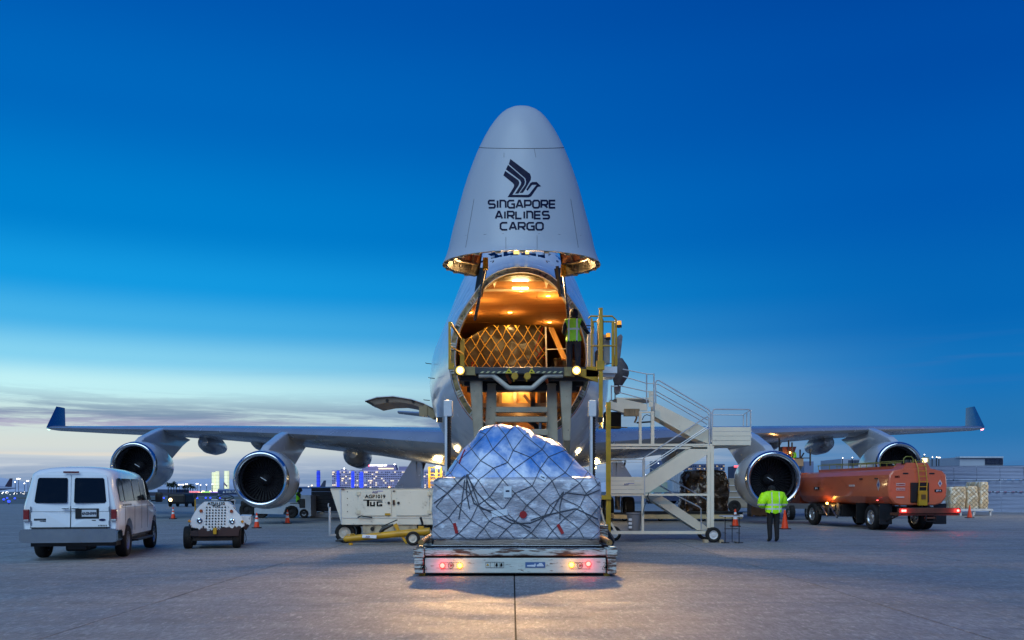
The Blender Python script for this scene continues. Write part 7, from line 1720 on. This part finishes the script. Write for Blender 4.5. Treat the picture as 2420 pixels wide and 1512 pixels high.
for sx in (-1, 1):
    wheel(sv, (sx * .8, -1, .3), X, .3, .2, m_rubber, m_dark, world=False, n=12); wheel(sv, (sx * .8, 1, .3), X, .3, .2, m_rubber, m_dark, world=False, n=12)
sv.location = (at(430, 0, 92).x, 92, 0)
q = MB(False); q.ball((-.55, -1.62, .7), .16); q.build('headlight', FWM, sv)
# parked jets in the distance
def jet(px, D, ln_, label, tail_c, flip=1):
    t_ = thing('parked_jet', label, 'airplane', (at(px, 0, D).x, D, 0), 0)
    q = MB(False); q.lathe([(0, .02), (.8, 1.0), (3, 1.9), (ln_ * .7, 1.9), (ln_, .3)], (flip * -ln_ * .9, 0, 3.4), (flip, 0, .01), 16); q.build('fuselage', mat('jet_grey', '#7f8aa8', .4), t_, True)
    q = MB(False); q.prism([(flip * -3.2, 4.8), (flip * .4, 10.6), (flip * 2.2, 10.6), (flip * 1.6, 4.6)], -.2, .2); q.build('tail_fin', mat(tail_c, '#2a1f3c' if tail_c == 'fin_purple' else '#2c3550', .5), t_)
    q = MB(False); q.prism([(flip * -ln_ * .5, 3.0), (flip * -ln_ * .3, 3.0), (flip * -ln_ * .25, 2.8), (flip * -ln_ * .42, 2.8)], -14, 14); q.ball((flip * -ln_ * .5, -5, 2.1), 1., (1.8, 1, 1)); q.build('wing', mat('jet_grey', '#7f8aa8'), t_)
    q = MB(False); q.bb((-1.0 - ln_ * .5, -2, 0), (-.7 - ln_ * .5, -1.7, 2)); q.bb((-ln_ * .8, 0, 0), (-ln_ * .8 + .3, .3, 2)); q.build('landing_gear', m_dark, t_); return t_
jet(22, 640, 44, 'distant parked jet with dark tail at the left edge of the picture', 'fin_purple')
jet(764, 760, 36, 'distant jet whose tail shows above the hangar roof beside the dim blue pylon', 'fin_grey')
# taxiway edge lights
TL = []
for k, (px, D) in enumerate([(17, 165), (35, 155), (21, 108), (380, 165), (387, 165), (408, 165), (441, 168), (447, 168), (461, 165), (466, 160), (486, 168), (497, 168), (520, 170), (9, 135), (433, 166)]):
    if k == 0:
        e0 = thing('taxiway_light', 'small blue taxiway edge light', 'taxiway light', (0, D, 0), 0, 'blue taxiway edge lights'); e0.location.x = at(px, 0, D).x
        q = MB(False); q.cyl((0, 0, 0), (0, 0, .28), .05, n=8); q.build('stem', m_dark, e0); q = MB(False); q.ball((0, 0, .36), .17, (1, 1, .9), 10, 8); q.build('lens', mat('taxi_blue', (.05, .1, 1), emit=(.04, .08, 1.), es=1.6), e0)
    else:
        c = copy_tree(e0, loc=(at(px, 0, D).x, D, 0)); TL.append((px, c))

TL.append((17, e0)); TL.sort(key=lambda t: t[0]); ORD = 'first second third fourth fifth sixth seventh eighth ninth tenth eleventh twelfth'.split()
lf_ = [c for p, c in TL if p < 100]; rt_ = [c for p, c in TL if p > 100]
for k, c in enumerate(lf_): c['label'] = '%s blue taxiway light from the left edge, left of the van' % ORD[k]
for k, c in enumerate(rt_): c['label'] = '%s blue taxiway light, counted rightwards from the van mirror' % ORD[min(k, 11)]
